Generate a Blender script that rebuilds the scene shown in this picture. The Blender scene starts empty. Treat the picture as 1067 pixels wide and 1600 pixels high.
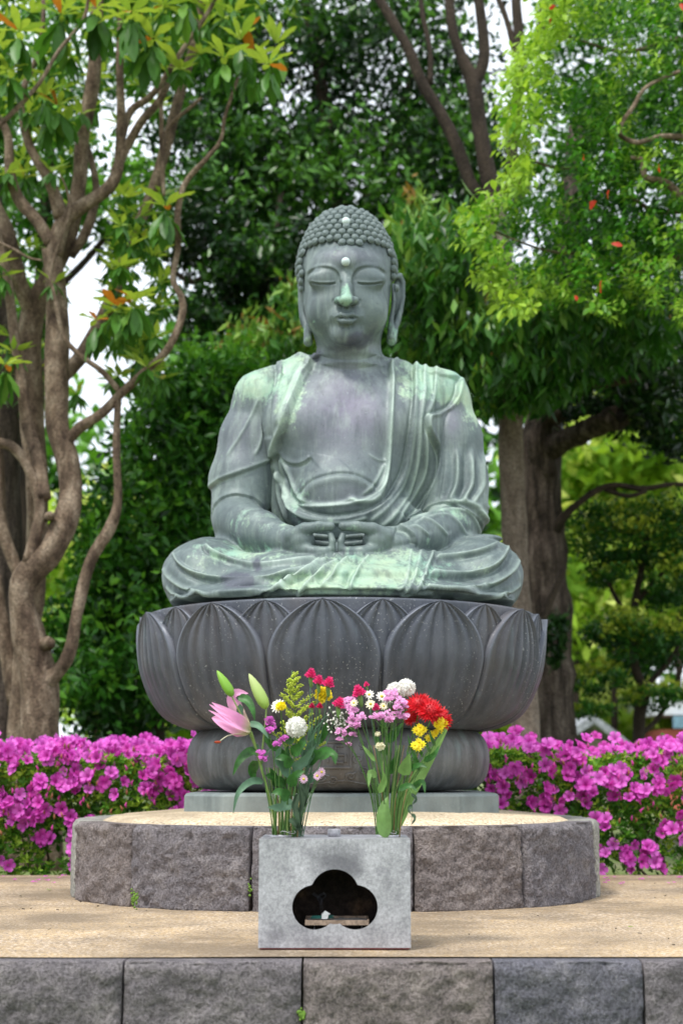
import bpy, bmesh, math, random
import numpy as np
from mathutils import Vector, Matrix, noise as mnoise
sc = bpy.context.scene
COL = sc.collection
PI = math.pi
F = 2400.0            # focal length in photo pixels (photo is 1067 wide)
PITCH = math.atan(410 / F)
EYE = 0.435
# ---------------------------------------------------------------- camera
cd = bpy.data.cameras.new('camera'); cam = bpy.data.objects.new('camera', cd); COL.objects.link(cam)
cam.location = (0, 0, EYE); cam.rotation_euler = (PI / 2 + PITCH, 0, 0)
cd.sensor_fit = 'HORIZONTAL'; cd.sensor_width = 23.5; cd.lens = 23.5 * F / 1067
cd.clip_start = 0.05; cd.clip_end = 900
cd.dof.use_dof = True; cd.dof.focus_distance = 4.65; cd.dof.aperture_fstop = 3.2
sc.camera = cam
# ---------------------------------------------------------------- sky, sun, exposure
SUN_EL, SUN_AZ = math.radians(58), math.radians(155)     # bright overcast, light from above and in front, camera left
w = bpy.data.worlds.new('World'); sc.world = w; w.use_nodes = True
nt = w.node_tree; nt.nodes.clear()
sky = nt.nodes.new('ShaderNodeTexSky'); sky.sky_type = 'NISHITA'; sky.sun_disc = False
sky.sun_elevation = SUN_EL; sky.sun_rotation = math.radians(205); sky.dust_density = 3.0; sky.air_density = 1.0
tc = nt.nodes.new('ShaderNodeTexCoord'); nz = nt.nodes.new('ShaderNodeTexNoise')
nz.inputs['Scale'].default_value = 3.0; nz.inputs['Detail'].default_value = 6
nt.links.new(tc.outputs['Generated'], nz.inputs['Vector'])
rp = nt.nodes.new('ShaderNodeValToRGB'); rp.color_ramp.elements[0].position = 0.3; rp.color_ramp.elements[1].position = 0.7
rp.color_ramp.elements[0].color = (0.72, 0.72, 0.72, 1); rp.color_ramp.elements[1].color = (0.97, 0.97, 0.97, 1)
nt.links.new(nz.outputs['Fac'], rp.inputs['Fac'])
mx = nt.nodes.new('ShaderNodeMix'); mx.data_type = 'RGBA'
nt.links.new(rp.outputs['Color'], mx.inputs[0]); nt.links.new(sky.outputs['Color'], mx.inputs[6])
mx.inputs[7].default_value = (9.6, 10.2, 11.0, 1)        # the bright cloud cover
bgn = nt.nodes.new('ShaderNodeBackground'); bgn.inputs['Strength'].default_value = 0.075
nt.links.new(mx.outputs[2], bgn.inputs['Color'])
wo = nt.nodes.new('ShaderNodeOutputWorld'); nt.links.new(bgn.outputs[0], wo.inputs['Surface'])
sd = bpy.data.lights.new('sun', 'SUN'); sd.energy = 1.5; sd.angle = math.radians(11); sd.color = (1.0, 0.96, 0.9)
sun = bpy.data.objects.new('sun', sd); COL.objects.link(sun)
sdir = Vector((-0.38, -0.50, 1.25)).normalized()         # towards the sun
sun.rotation_euler = sdir.to_track_quat('Z', 'Y').to_euler()
sc.view_settings.view_transform = 'Standard'; sc.view_settings.look = 'None'
sc.view_settings.gamma = 1.0; sc.view_settings.use_curve_mapping = False
sc.view_settings.exposure = 1.2
sc.render.engine = 'CYCLES'
sc.cycles.max_bounces = 8; sc.cycles.transparent_max_bounces = 8; sc.cycles.diffuse_bounces = 3
sc.cycles.glossy_bounces = 2; sc.cycles.transmission_bounces = 3
sc.cycles.use_denoising = True
# ---------------------------------------------------------------- measuring: a place of the photo at a distance
CP, SP = math.cos(PITCH), math.sin(PITCH)
def P(px, py, Y):
    a = (px - 533.5) / F; b = (800 - py) / F
    dx, dy, dz = a, CP - b * SP, SP + b * CP
    t = Y / dy
    return Vector((dx * t, Y, EYE + dz * t))
def M_(Y, py=800):   # metres per photo pixel at depth Y
    b = (800 - py) / F
    return Y / (CP - b * SP) / F
def proj(V):
    x = V[:, 0]; y = V[:, 1]; z = V[:, 2] - EYE
    d = y * CP + z * SP; u = -y * SP + z * CP
    return 533.5 + F * x / d, 800 - F * u / d
# ---------------------------------------------------------------- object helpers
def tag(o, label=None, cat=None, group=None, kind=None):
    if label: o['label'] = label
    if cat: o['category'] = cat
    if group: o['group'] = group
    if kind: o['kind'] = kind
    return o
def empty(name, loc=(0, 0, 0), **k):
    o = bpy.data.objects.new(name, None); COL.objects.link(o); o.location = loc
    return tag(o, **k)
def link(name, me, parent=None, m=None, **k):
    if m is not None and not me.materials:
        for q in (m if isinstance(m, (list, tuple)) else [m]): me.materials.append(q)
    o = bpy.data.objects.new(name, me); COL.objects.link(o)
    if parent is not None:
        o.parent = parent
        o.location = -Vector(parent.location) if parent.parent is None else (0, 0, 0)
    return tag(o, **k)
class MB:
    """collects shapes (world coordinates) into one mesh"""
    def __init__(s): s.v = []; s.f = []; s.mi = []; s.t = []
    def add(s, vs, fs, mi=0, tint=None):
        b = len(s.v); s.v.extend([tuple(q) for q in vs]); s.f.extend([tuple(i + b for i in f) for f in fs]); s.mi.extend([mi] * len(fs))
        s.t.extend([0.5 if tint is None else tint] * len(vs))
    def tube(s, pts, rs, n=8, mi=0, cap=True, tint=None, wob=0, seed=0):
        pts = [Vector(p) for p in pts]
        if not hasattr(rs, '__len__'): rs = [rs] * len(pts)
        vs = []; fs = []; up = Vector((0.13, 0.07, 1)).normalized(); prev = None
        for i, p in enumerate(pts):
            d = (pts[min(i + 1, len(pts) - 1)] - pts[max(i - 1, 0)])
            d = d.normalized() if d.length > 1e-9 else Vector((0, 0, 1))
            if prev is None:
                a = d.cross(Vector((1, 0.1, 0.05)));
                if a.length < 0.1: a = d.cross(Vector((0, 1, 0)))
            else: a = prev - d * prev.dot(d)
            a.normalize(); prev = a; b = d.cross(a)
            for k in range(n):
                t = 2 * PI * k / n; r = rs[i]
                if wob: r *= 1 + wob * mnoise.noise(Vector((p.x * 9 + math.cos(t) * 1.3 + seed, p.y * 9 + math.sin(t) * 1.3, p.z * 5)))
                vs.append(p + (a * math.cos(t) + b * math.sin(t)) * r)
        for i in range(len(pts) - 1):
            for k in range(n):
                fs.append((i * n + k, i * n + (k + 1) % n, (i + 1) * n + (k + 1) % n, (i + 1) * n + k))
        if cap:
            fs.append(tuple(range(n))[::-1]); fs.append(tuple((len(pts) - 1) * n + k for k in range(n)))
        s.add(vs, fs, mi, tint)
    def box(s, lo, hi, mi=0, tint=None):
        x0, y0, z0 = lo; x1, y1, z1 = hi
        vs = [(x0, y0, z0), (x1, y0, z0), (x1, y1, z0), (x0, y1, z0), (x0, y0, z1), (x1, y0, z1), (x1, y1, z1), (x0, y1, z1)]
        s.add(vs, [(0, 3, 2, 1), (4, 5, 6, 7), (0, 1, 5, 4), (1, 2, 6, 5), (2, 3, 7, 6), (3, 0, 4, 7)], mi, tint)
    def ball(s, c, r, nu=8, nv=6, mi=0, tint=None, sc_=(1, 1, 1)):
        c = Vector(c); vs = [c + Vector((0, 0, -r * sc_[2]))]; fs = []
        for j in range(1, nv):
            ph = -PI / 2 + PI * j / nv
            for i in range(nu):
                th = 2 * PI * i / nu
                vs.append(c + Vector((math.cos(th) * math.cos(ph) * r * sc_[0], math.sin(th) * math.cos(ph) * r * sc_[1], math.sin(ph) * r * sc_[2])))
        vs.append(c + Vector((0, 0, r * sc_[2]))); T = len(vs) - 1
        for i in range(nu):
            fs.append((0, 1 + (i + 1) % nu, 1 + i))
            for j in range(nv - 2):
                a = 1 + j * nu; b = a + nu
                fs.append((a + i, a + (i + 1) % nu, b + (i + 1) % nu, b + i))
            a = 1 + (nv - 2) * nu; fs.append((a + i, a + (i + 1) % nu, T))
        s.add(vs, fs, mi, tint)
    def lathe(s, prof, c=(0, 0, 0), n=48, mi=0, tint=None, cap=True):
        vs = []; fs = []; m = len(prof)
        for k in range(n):
            t = 2 * PI * k / n
            for r, z in prof: vs.append((c[0] + r * math.cos(t), c[1] + r * math.sin(t), c[2] + z))
        for k in range(n):
            for j in range(m - 1):
                a = k * m + j; b = ((k + 1) % n) * m + j
                fs.append((a, b, b + 1, a + 1))
        if cap:
            fs.append(tuple(((n - 1 - k) % n) * m for k in range(n))); fs.append(tuple(k * m + m - 1 for k in range(n)))
        s.add(vs, fs, mi, tint)
    def build(s, name, m, parent=None, smooth=True, **k):
        return link(name, s.mesh(name, m, smooth), parent, None, **k)
    def mesh(s, name, m, smooth=True):
        me = bpy.data.meshes.new(name); me.from_pydata(s.v, [], s.f)
        for q in (m if isinstance(m, (list, tuple)) else [m]): me.materials.append(q)
        if any(s.mi): me.polygons.foreach_set('material_index', s.mi)
        if smooth: me.polygons.foreach_set('use_smooth', [True] * len(me.polygons))
        if any(t != 0.5 for t in s.t):
            a = me.attributes.new('tint', 'FLOAT', 'POINT'); a.data.foreach_set('value', s.t)
        me.update(); return me
def spline(pts, n=6):
    """Catmull-Rom through points of any dimension (numpy)"""
    p = np.array([list(q) for q in pts], float)
    if len(p) < 3: return p
    q = np.vstack([2 * p[0] - p[1], p, 2 * p[-1] - p[-2]]); out = []
    for i in range(1, len(q) - 2):
        for k in range(n):
            t = k / n
            out.append(0.5 * ((2 * q[i]) + (-q[i - 1] + q[i + 1]) * t + (2 * q[i - 1] - 5 * q[i] + 4 * q[i + 1] - q[i + 2]) * t * t + (-q[i - 1] + 3 * q[i] - 3 * q[i + 1] + q[i + 2]) * t ** 3))
    out.append(p[-1]); return np.array(out)
# ---------------------------------------------------------------- materials
def newmat(name):
    m = bpy.data.materials.new(name); m.use_nodes = True; nt = m.node_tree
    return m, nt, nt.nodes['Principled BSDF']
def N(nt, t, **k):
    n = nt.nodes.new(t)
    for a, b in k.items():
        if a.startswith('_'): setattr(n, a[1:], b)
        else: n.inputs[a.replace('__', ' ')].default_value = b
    return n
def ramp(nt, stops, src):
    r = nt.nodes.new('ShaderNodeValToRGB'); e = r.color_ramp.elements
    while len(e) < len(stops): e.new(0.5)
    for q, (p, c) in zip(e, stops): q.position = p; q.color = (c[0], c[1], c[2], 1) if hasattr(c, '__len__') else (c, c, c, 1)
    nt.links.new(src, r.inputs['Fac']); return r.outputs['Color']
def mixc(nt, fac, a, b, mode='MIX'):
    m = nt.nodes.new('ShaderNodeMix'); m.data_type = 'RGBA'; m.blend_type = mode
    for s_, v in ((0, fac), (6, a), (7, b)):
        if hasattr(v, 'links'): nt.links.new(v, m.inputs[s_])
        elif hasattr(v, '__len__'): m.inputs[s_].default_value = (v[0], v[1], v[2], 1)
        else: m.inputs[s_].default_value = v
    return m.outputs[2]
def math_(nt, op, a, b=0.0, c=None):
    m = nt.nodes.new('ShaderNodeMath'); m.operation = op
    for i, v in enumerate((a, b) if c is None else (a, b, c)):
        if hasattr(v, 'links'): nt.links.new(v, m.inputs[i])
        else: m.inputs[i].default_value = v
    return m.outputs[0]
def tex(nt, kind, scale, detail=5, vec=None, rough=0.6, stretch=None, **k):
    n = nt.nodes.new({'noise': 'ShaderNodeTexNoise', 'voronoi': 'ShaderNodeTexVoronoi'}[kind]); n.inputs['Scale'].default_value = scale
    if kind == 'noise': n.inputs['Detail'].default_value = detail; n.inputs['Roughness'].default_value = rough
    t = nt.nodes.new('ShaderNodeTexCoord'); src = t.outputs['Object']
    if stretch:
        mp = nt.nodes.new('ShaderNodeMapping'); mp.inputs['Scale'].default_value = stretch; nt.links.new(src, mp.inputs['Vector']); src = mp.outputs['Vector']
    nt.links.new(src, n.inputs['Vector'])
    return n.outputs['Fac'] if kind == 'noise' else n.outputs['Distance']
def bump(nt, bsdf, src, strength=0.3, dist=0.01):
    b = nt.nodes.new('ShaderNodeBump'); b.inputs['Strength'].default_value = strength; b.inputs['Distance'].default_value = dist
    nt.links.new(src, b.inputs['Height'])
    old = bsdf.inputs['Normal'].links
    if old: nt.links.new(old[0].from_socket, b.inputs['Normal'])
    nt.links.new(b.outputs['Normal'], bsdf.inputs['Normal'])
def attr(nt, name):
    a = nt.nodes.new('ShaderNodeAttribute'); a.attribute_name = name; return a.outputs['Fac']
def rocky(name, stops, scale=6, fine=120, bs=0.6, bd=0.006, rough=0.9, speck=None, stretch=None):
    m, nt, b = newmat(name)
    c = ramp(nt, stops, tex(nt, 'noise', scale, 8, stretch=stretch))
    f = tex(nt, 'noise', fine, 4)
    c = mixc(nt, 0.6, c, ramp(nt, [(0.36, 0.25), (0.62, 1.15)], f), 'MULTIPLY')
    if speck:
        v = tex(nt, 'noise', speck[0], 2); s_ = ramp(nt, [(speck[1], 0.0), (speck[1] + 0.04, 1.0)], v); c = mixc(nt, s_, c, speck[2])
    nt.links.new(c, b.inputs['Base Color']); b.inputs['Roughness'].default_value = rough; b.inputs['Specular IOR Level'].default_value = 0.25
    bump(nt, b, tex(nt, 'noise', scale * 5, 8, rough=0.7), bs, bd * 2); bump(nt, b, f, bs, bd * 0.5)
    return m
def plain(name, c, rough=0.5, var=0.25, scale=30, spec=0.4, metal=0.0, bs=0.0, tintcol=None, transl=0.0):
    m, nt, b = newmat(name)
    col = ramp(nt, [(0.3, tuple(x * (1 - var) for x in c)), (0.7, tuple(min(1, x * (1 + var)) for x in c))], tex(nt, 'noise', scale, 3))
    if tintcol: col = mixc(nt, attr(nt, 'tint'), col, tintcol)
    nt.links.new(col, b.inputs['Base Color']); b.inputs['Roughness'].default_value = rough
    b.inputs['Specular IOR Level'].default_value = spec; b.inputs['Metallic'].default_value = metal
    if bs: bump(nt, b, tex(nt, 'noise', scale * 4, 4), bs, 0.003)
    if transl:
        t = nt.nodes.new('ShaderNodeBsdfTranslucent'); nt.links.new(col, t.inputs['Color'])
        a = nt.nodes.new('ShaderNodeMixShader'); a.inputs[0].default_value = transl
        nt.links.new(b.outputs[0], a.inputs[1]); nt.links.new(t.outputs[0], a.inputs[2])
        nt.links.new(a.outputs[0], nt.nodes['Material Output'].inputs['Surface'])
    return m
# ================================================================ ground, terrace, pedestal
rnd = random.Random(4)
GM = rocky('ground_earth', [(0.3, (0.10, 0.085, 0.06)), (0.5, (0.16, 0.22, 0.06)), (0.7, (0.28, 0.25, 0.16))], 0.6, 40, 0.6, 0.02)
def ground_z(x, y):
    if y < 3.9: return -0.42
    if y < 6.2: return -0.42 + 0.3 * min(1, (y - 3.9) / 0.6)
    return -0.10 + 0.05 * mnoise.noise(Vector((x * 0.2, y * 0.2, 0)))
ys = [-300, -60, -10, 0, 2, 3, 3.8, 3.9, 4.1, 4.3, 4.5, 5, 6, 6.5, 7, 8, 9, 10, 12, 14, 17, 20, 25, 30, 40, 60, 100, 200, 500]
xs = [-500, -100, -40, -20, -12, -8, -6, -4, -3, -2, -1, 0, 1, 2, 3, 4, 6, 8, 12, 20, 40, 100, 500]
g = MB(); g.add([(x, y, ground_z(x, y)) for y in ys for x in xs],
                [(j * len(xs) + i, j * len(xs) + i + 1, (j + 1) * len(xs) + i + 1, (j + 1) * len(xs) + i) for j in range(len(ys) - 1) for i in range(len(xs) - 1)])
g.build('ground', GM, kind='structure')

def speck_mat(name, base1, base2, grain, light, scale, bs):
    m, nt, b = newmat(name)
    big = ramp(nt, [(0.32, base1), (0.62, base2)], tex(nt, 'noise', 2.2, 7, rough=0.65))
    v1 = tex(nt, 'noise', scale, 3, rough=0.7)
    c = mixc(nt, ramp(nt, [(0.50, 0.0), (0.60, 0.85)], v1), big, light)
    v2 = tex(nt, 'noise', scale * 1.4, 2)
    c = mixc(nt, ramp(nt, [(0.56, 0.0), (0.63, 0.85)], v2), c, grain)
    stain = ramp(nt, [(0.42, 0.0), (0.60, 0.75)], tex(nt, 'noise', 1.7, 8, rough=0.7))
    c = mixc(nt, stain, c, tuple(x * 0.62 for x in base1))
    nt.links.new(c, b.inputs['Base Color']); b.inputs['Roughness'].default_value = 0.92; b.inputs['Specular IOR Level'].default_value = 0.2
    bump(nt, b, v1, bs, 0.004); bump(nt, b, tex(nt, 'noise', 14, 6), 0.5, 0.01)
    return m
TERR = speck_mat('sandy_concrete', (0.26, 0.20, 0.135), (0.48, 0.345, 0.19), (0.10, 0.085, 0.08), (0.62, 0.52, 0.42), 95, 1.0)
GRAV = speck_mat('washed_pebble_concrete', (0.45, 0.36, 0.25), (0.62, 0.50, 0.33), (0.18, 0.14, 0.10), (0.74, 0.64, 0.48), 75, 1.0)
ST_A = rocky('stone_grey', [(0.25, (0.213, 0.197, 0.209)), (0.5, (0.319, 0.290, 0.305)), (0.78, (0.510, 0.464, 0.460))], 13, 130, 1.0, 0.008, speck=(160, 0.68, (0.45, 0.43, 0.42)))
ST_B = rocky('stone_brown', [(0.25, (0.233, 0.202, 0.196)), (0.5, (0.347, 0.298, 0.287)), (0.78, (0.539, 0.464, 0.432))], 13, 130, 1.0, 0.008, speck=(160, 0.68, (0.45, 0.43, 0.42)))
ST_C = rocky('stone_blue_grey', [(0.25, (0.162, 0.162, 0.196)), (0.5, (0.248, 0.245, 0.287)), (0.78, (0.424, 0.409, 0.439))], 13, 130, 1.0, 0.008, speck=(160, 0.68, (0.45, 0.43, 0.42)))
ST_L = rocky('stone_dressed', [(0.3, (0.22, 0.22, 0.20)), (0.7, (0.34, 0.33, 0.29))], 4, 90, 0.4, 0.004)
MORT = rocky('mortar', [(0.3, (0.12, 0.11, 0.10)), (0.7, (0.22, 0.2, 0.18))], 9, 90, 0.6, 0.005)

def stone_block(curve, s0, s1, z0, z1, thick, seed, amp=0.014, mats=None, name='stone', parent=None, gap=0.004, du=0.0095, flare=0.0, tilt=0.0):
    """curve(s) -> point, outward normal on plan. Rough hewn face, rounded arrises."""
    L = s1 - s0; nu = max(6, int(L / du)); H = z1 - z0; nv = max(5, int(H / du))
    sec = [('f', v / nv) for v in range(nv + 1)]
    rows = []
    rg = 0.008
    for i in range(nu + 1):
        u = i / nu; s_ = s0 + gap + (L - 2 * gap) * u
        p, n = curve(s_)
        e = min(u, 1 - u) * L
        ed = rg * max(0, 1 - e / 0.022) ** 2
        row = []
        for v in range(nv + 1):
            t = v / nv; z = z0 + H * t
            q = Vector((p.x * 3.1 + seed * 7.7, p.y * 3.1, z * 3.1))
            d = amp * (0.8 * mnoise.noise(q * 2.2) + 0.35 * mnoise.noise(q * 7) + 0.42 * mnoise.noise(q * 16 + Vector((mnoise.noise(q * 9), 0, 0))) + 0.34 * mnoise.noise(q * 34))
            d -= max(0, mnoise.noise(q * 11) - 0.1) * amp * 0.5
            et = (1 - t) * H; d -= 0.009 * max(0, 1 - et / 0.016) ** 2
            d -= ed; d += flare * (1 - t)
            wz = -0.5 * amp * abs(mnoise.noise(Vector((s_ * 5, seed, 1)))) * (t ** 6) * 1.2
            row.append(Vector((p.x + n.x * d, p.y + n.y * d, z + wz)))
        zt = row[-1].z
        row.append(Vector((p.x - n.x * (0.012 + ed), p.y - n.y * (0.012 + ed), zt + 0.004 + 0.002 * mnoise.noise(Vector((s_ * 30, seed, 0))))))
        row.append(Vector((p.x - n.x * thick * 0.5, p.y - n.y * thick * 0.5, z1 + 0.003)))
        row.append(Vector((p.x - n.x * thick, p.y - n.y * thick, z1 + 0.0)))
        row.append(Vector((p.x - n.x * thick, p.y - n.y * thick, z0)))
        rows.append(row)
    m = len(rows[0]); vs = [q for r in rows for q in r]; fs = []
    for i in range(nu):
        for j in range(m - 1): fs.append((i * m + j, (i + 1) * m + j, (i + 1) * m + j + 1, i * m + j + 1))
        fs.append((i * m + m - 1, (i + 1) * m + m - 1, (i + 1) * m, i * m))
    fs.append(tuple(range(m))); fs.append(tuple(nu * m + j for j in range(m))[::-1])
    b = MB(); b.add(vs, fs); return b.build(name, mats, parent)

# front kerb of the terrace
YF = 3.713
def front_curve(s_): return Vector((s_, YF + 0.004 * math.sin(s_ * 3), 0)), Vector((0, -1, 0))
def xat(px, Y, py): return P(px, py, Y).x
seams = [-420, -100, 192, 472, 772, 1006, 1290, 1560]
kerb = empty('terrace_kerb', (0, YF, -0.42)); tag(kerb, kind='structure')
for i in range(len(seams) - 1):
    stone_block(front_curve, xat(seams[i], YF, 1505), xat(seams[i + 1], YF, 1505), -0.42, -0.002, 0.12, i + 3, 0.016,
                [ST_A, ST_A, ST_A, ST_B, ST_C, ST_A, ST_B][i], 'stone', kerb, gap=0.0028)
# terrace slab (top at z=0), gently uneven
t = MB(); nx, ny = 60, 40
tx = np.linspace(-2.6, 2.6, nx); ty = np.linspace(YF + 0.095, 6.85, ny)
vs = [(x, y, 0.002 + 0.003 * mnoise.noise(Vector((x * 1.5, y * 1.5, 0)))) for y in ty for x in tx]
fs = [(j * nx + i, j * nx + i + 1, (j + 1) * nx + i + 1, (j + 1) * nx + i) for j in range(ny - 1) for i in range(nx - 1)]
n0 = len(vs); vs += [(x, 6.85, -0.3) for x in tx]; fs += [((ny - 1) * nx + i, (ny - 1) * nx + i + 1, n0 + i + 1, n0 + i) for i in range(nx - 1)]
t.add(vs, fs); t.build('terrace', TERR, kind='structure')

# round stone pedestal: superellipse plan
PX, PY, PR = P(523.5, 1410, 5.6).x, 6.03, 0.0
HW, HD, NE = 0.985, 1.03, 2.35
def se(th):
    c, s_ = math.cos(th), math.sin(th)
    return Vector((PX + HW * math.copysign(abs(c) ** (2 / NE), c), PY + HD * math.copysign(abs(s_) ** (2 / NE), s_), 0))
ths = np.linspace(-PI / 2, 1.5 * PI, 1441); sep = [se(t_) for t_ in ths]
cum = [0.0]
for a, b in zip(sep[:-1], sep[1:]): cum.append(cum[-1] + (b - a).length)
CUM = np.array(cum); SX = np.array([p.x for p in sep]); SY = np.array([p.y for p in sep]); TOT = cum[-1]
def ped_curve(s_):
    s_ = s_ % TOT
    x, y = np.interp(s_, CUM, SX), np.interp(s_, CUM, SY)
    e = 0.004; x2, y2 = np.interp((s_ + e) % TOT, CUM, SX), np.interp((s_ + e) % TOT, CUM, SY)
    d = Vector((x2 - x, y2 - y, 0)).normalized(); return Vector((x, y, 0)), Vector((d.y, -d.x, 0))
def s_at_px(px):
    best = min(range(0, 1441), key=lambda i: abs(533.5 + F * sep[i].x / (sep[i].y * CP - 0.05) - px) + (1e3 if sep[i].y > PY else 0))
    return cum[best]
PEDH = 0.266
ped = empty('stone_pedestal', (PX, PY, 0), label='low round pedestal of rough dark stones topped with sandy pebble concrete, under the lotus base', cat='pedestal')
sm = [s_at_px(v) - TOT if s_at_px(v) > TOT / 2 else s_at_px(v) for v in (203, 392, 648, 820)]
edges = [sm[0] - 0.46] + sm + [sm[3] + 0.55]
rest = np.linspace(edges[-1], edges[0] + TOT, 7)
allb = [(edges[i], edges[i + 1]) for i in range(5)] + [(rest[i], rest[i + 1]) for i in range(6)]
for i, (a, b) in enumerate(allb):
    stone_block(ped_curve, a, b, 0.0, PEDH, 0.15, i + 20, 0.02 if i < 5 else 0.006, [ST_B, ST_A, ST_A, ST_B, ST_A][i] if i < 5 else ST_L, 'stone', ped, gap=0.010 if i < 1 else 0.007 if i < 2 else 0.004)
t = MB(); rings = 14; segs = 120; vs = []; fs = []
for j in range(rings + 1):
    f = 1 - j / rings * 0.999
    for k in range(segs):
        p, n = ped_curve(TOT * k / segs); p = p - n * 0.075
        x = PX + (p.x - PX) * f; y = PY + (p.y - PY) * f
        e = 1 - f; z = PEDH + 0.006 + 0.030 * min(1, e / 0.36) ** 0.8 + 0.003 * mnoise.noise(Vector((x * 6, y * 6, 0))) - (0.02 if j == 0 else 0)
        vs.append((x, y, z))
for j in range(rings):
    for k in range(segs): fs.append((j * segs + k, j * segs + (k + 1) % segs, (j + 1) * segs + (k + 1) % segs, (j + 1) * segs + k))
t.add(vs, fs); t.build('pebble_top', GRAV, ped)
b = MB(); b.lathe([(0.86, 0.0), (0.86, PEDH - 0.01)], (PX, PY, 0.001), 48); b.build('core', MORT, ped)

# ---------------------------------------------------------------- bronze base: slab, cushion, lotus
YC = 6.1; CX = P(533.5, 1000, YC).x
def bronze(name, c0, c1, c2, green=(0.30, 0.42, 0.36), specks=0.5, streak=0.35, rough=0.55, brown=0.0):
    m, nt, b = newmat(name)
    c = ramp(nt, [(0.3, c0), (0.5, c1), (0.72, c2)], tex(nt, 'noise', 3.2, 9, rough=0.7))
    st = ramp(nt, [(0.45, 0.0), (0.75, streak)], tex(nt, 'noise', 5, 6, stretch=(5, 5, 0.5)))
    c = mixc(nt, st, c, tuple(min(1, x * 2.2) for x in c1))
    if brown:
        c = mixc(nt, ramp(nt, [(0.48, 0.0), (0.7, brown)], tex(nt, 'noise', 2.1, 5, stretch=(2, 2, 0.8))), c, (0.105, 0.075, 0.055))
    c = mixc(nt, ramp(nt, [(0.60, 0.0), (0.70, 0.55)], tex(nt, 'noise', 4.5, 8, stretch=(2.2, 2.2, 0.7))), c, green)
    c = mixc(nt, math_(nt, 'MULTIPLY', attr(nt, 'tint'), 0.85), c, tuple(min(1, x * 2.3) for x in c1))
    sp = tex(nt, 'noise', 130, 1.5); mask = ramp(nt, [(0.35, 0.0), (0.6, 1.0)], tex(nt, 'noise', 3, 3))
    spk = mixc(nt, 1.0, ramp(nt, [(0.665, 0.0), (0.71, specks)], sp), mask, 'MULTIPLY')
    c = mixc(nt, spk, c, (0.42, 0.43, 0.43))
    nt.links.new(c, b.inputs['Base Color'])
    b.inputs['Metallic'].default_value = 0.25; b.inputs['Specular IOR Level'].default_value = 0.4
    nt.links.new(ramp(nt, [(0.3, rough - 0.12), (0.7, rough + 0.2)], tex(nt, 'noise', 9, 6)), b.inputs['Roughness'])
    bump(nt, b, tex(nt, 'noise', 60, 6), 0.25, 0.004)
    return m
BR_L = bronze('dark_bronze', (0.032, 0.037, 0.048), (0.064, 0.071, 0.088), (0.115, 0.122, 0.142), green=(0.14, 0.18, 0.20), specks=0.9, streak=0.35, brown=0.35, rough=0.5)
BR_C = bronze('dark_bronze_cushion', (0.05, 0.052, 0.055), (0.095, 0.098, 0.10), (0.16, 0.16, 0.15), green=(0.17, 0.22, 0.21), specks=0.25, streak=0.8, brown=0.5)
SLABM = bronze('weathered_slab', (0.12, 0.145, 0.145), (0.19, 0.22, 0.215), (0.27, 0.30, 0.285), green=(0.22, 0.30, 0.28), specks=0.15, streak=0.2, rough=0.75, brown=0.3)
lot = empty('lotus_pedestal', (CX, YC, PEDH + 0.04), label='dark weathered bronze lotus base with pointed ribbed petals, under the seated buddha', cat='lotus base')
# slab
zb = P(533, 1273, 5.52).z - 0.008; zt = P(533, 1240, 5.52).z
b = MB()
def chf(h, c, z): return [(CX - h, YC - h + c, z), (CX - h + c, YC - h, z), (CX + h - c, YC - h, z), (CX + h, YC - h + c, z), (CX + h, YC + h - c, z), (CX + h - c, YC + h, z), (CX - h + c, YC + h, z), (CX - h, YC + h - c, z)]
lv = [(0.572, zb - 0.02), (0.572, zt - 0.012), (0.566, zt - 0.003), (0.556, zt)]
vs = [q for h, z in lv for q in chf(h, 0.155, z)]; fs = [(j * 8 + k, j * 8 + (k + 1) % 8, (j + 1) * 8 + (k + 1) % 8, (j + 1) * 8 + k) for j in range(3) for k in range(8)]
fs += [tuple(range(24, 32)), tuple(range(8))[::-1]]
b.add(vs, fs); b.build('base_slab', SLABM, lot, smooth=False)
# cushion
cpx = [(196, 1136), (210, 1141), (222, 1149), (230, 1161), (234.5, 1177), (235, 1193), (232, 1209), (226, 1221), (218, 1229), (206, 1234)]
prof = []
for wpx, y in cpx:
    q = P(533.5 + wpx, y, YC); prof.append((q.x - 0.0, q.z))
zc0 = prof[-1][1]
prof = [(0.05, prof[0][1] + 0.02), (0.35, prof[0][1] + 0.02)] + [tuple(q) for q in spline(prof, 4)] + [(0.30, zt + 0.001), (0.05, zt + 0.001)]
prof = prof[::-1]
cx2 = P(528.5, 1185, YC).x
b = MB(); b.lathe(prof, (cx2, YC, 0), 128); cush = b.build('cushion', BR_C, lot)
# raised panel, key fret bars and scrolls cast on the front of the cushion
rr = 0.597
def on_cush(px, py, lift=0.0):
    q = P(px, py, YC - rr); x = max(-0.5, min(0.5, q.x - cx2)); pr = np.array(prof)
    o = np.argsort(pr[2:-2, 1]); r = float(np.interp(q.z, pr[2:-2, 1][o], pr[2:-2, 0][o])) + lift
    return Vector((cx2 + x, YC - math.sqrt(max(0.01, r * r - x * x)), q.z))
b = MB()
for pts in ([(500, 1160), (500, 1200), (548, 1200), (548, 1160), (500, 1160)], [(512, 1166), (512, 1180), (524, 1180)], [(536, 1166), (524, 1166), (524, 1192), (536, 1192)], [(512, 1192), (512, 1186)], [(524, 1180), (540, 1180), (540, 1192)]):
    sp = []
    for i in range(len(pts) - 1):
        for k in range(6): a = k / 6; sp.append((pts[i][0] * (1 - a) + pts[i + 1][0] * a, pts[i][1] * (1 - a) + pts[i + 1][1] * a))
    sp.append(pts[-1]); b.tube([on_cush(x, y, 0.001) for x, y in sp], 0.0058, 6)
b.build('key_fret_relief', BR_C, lot)
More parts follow.
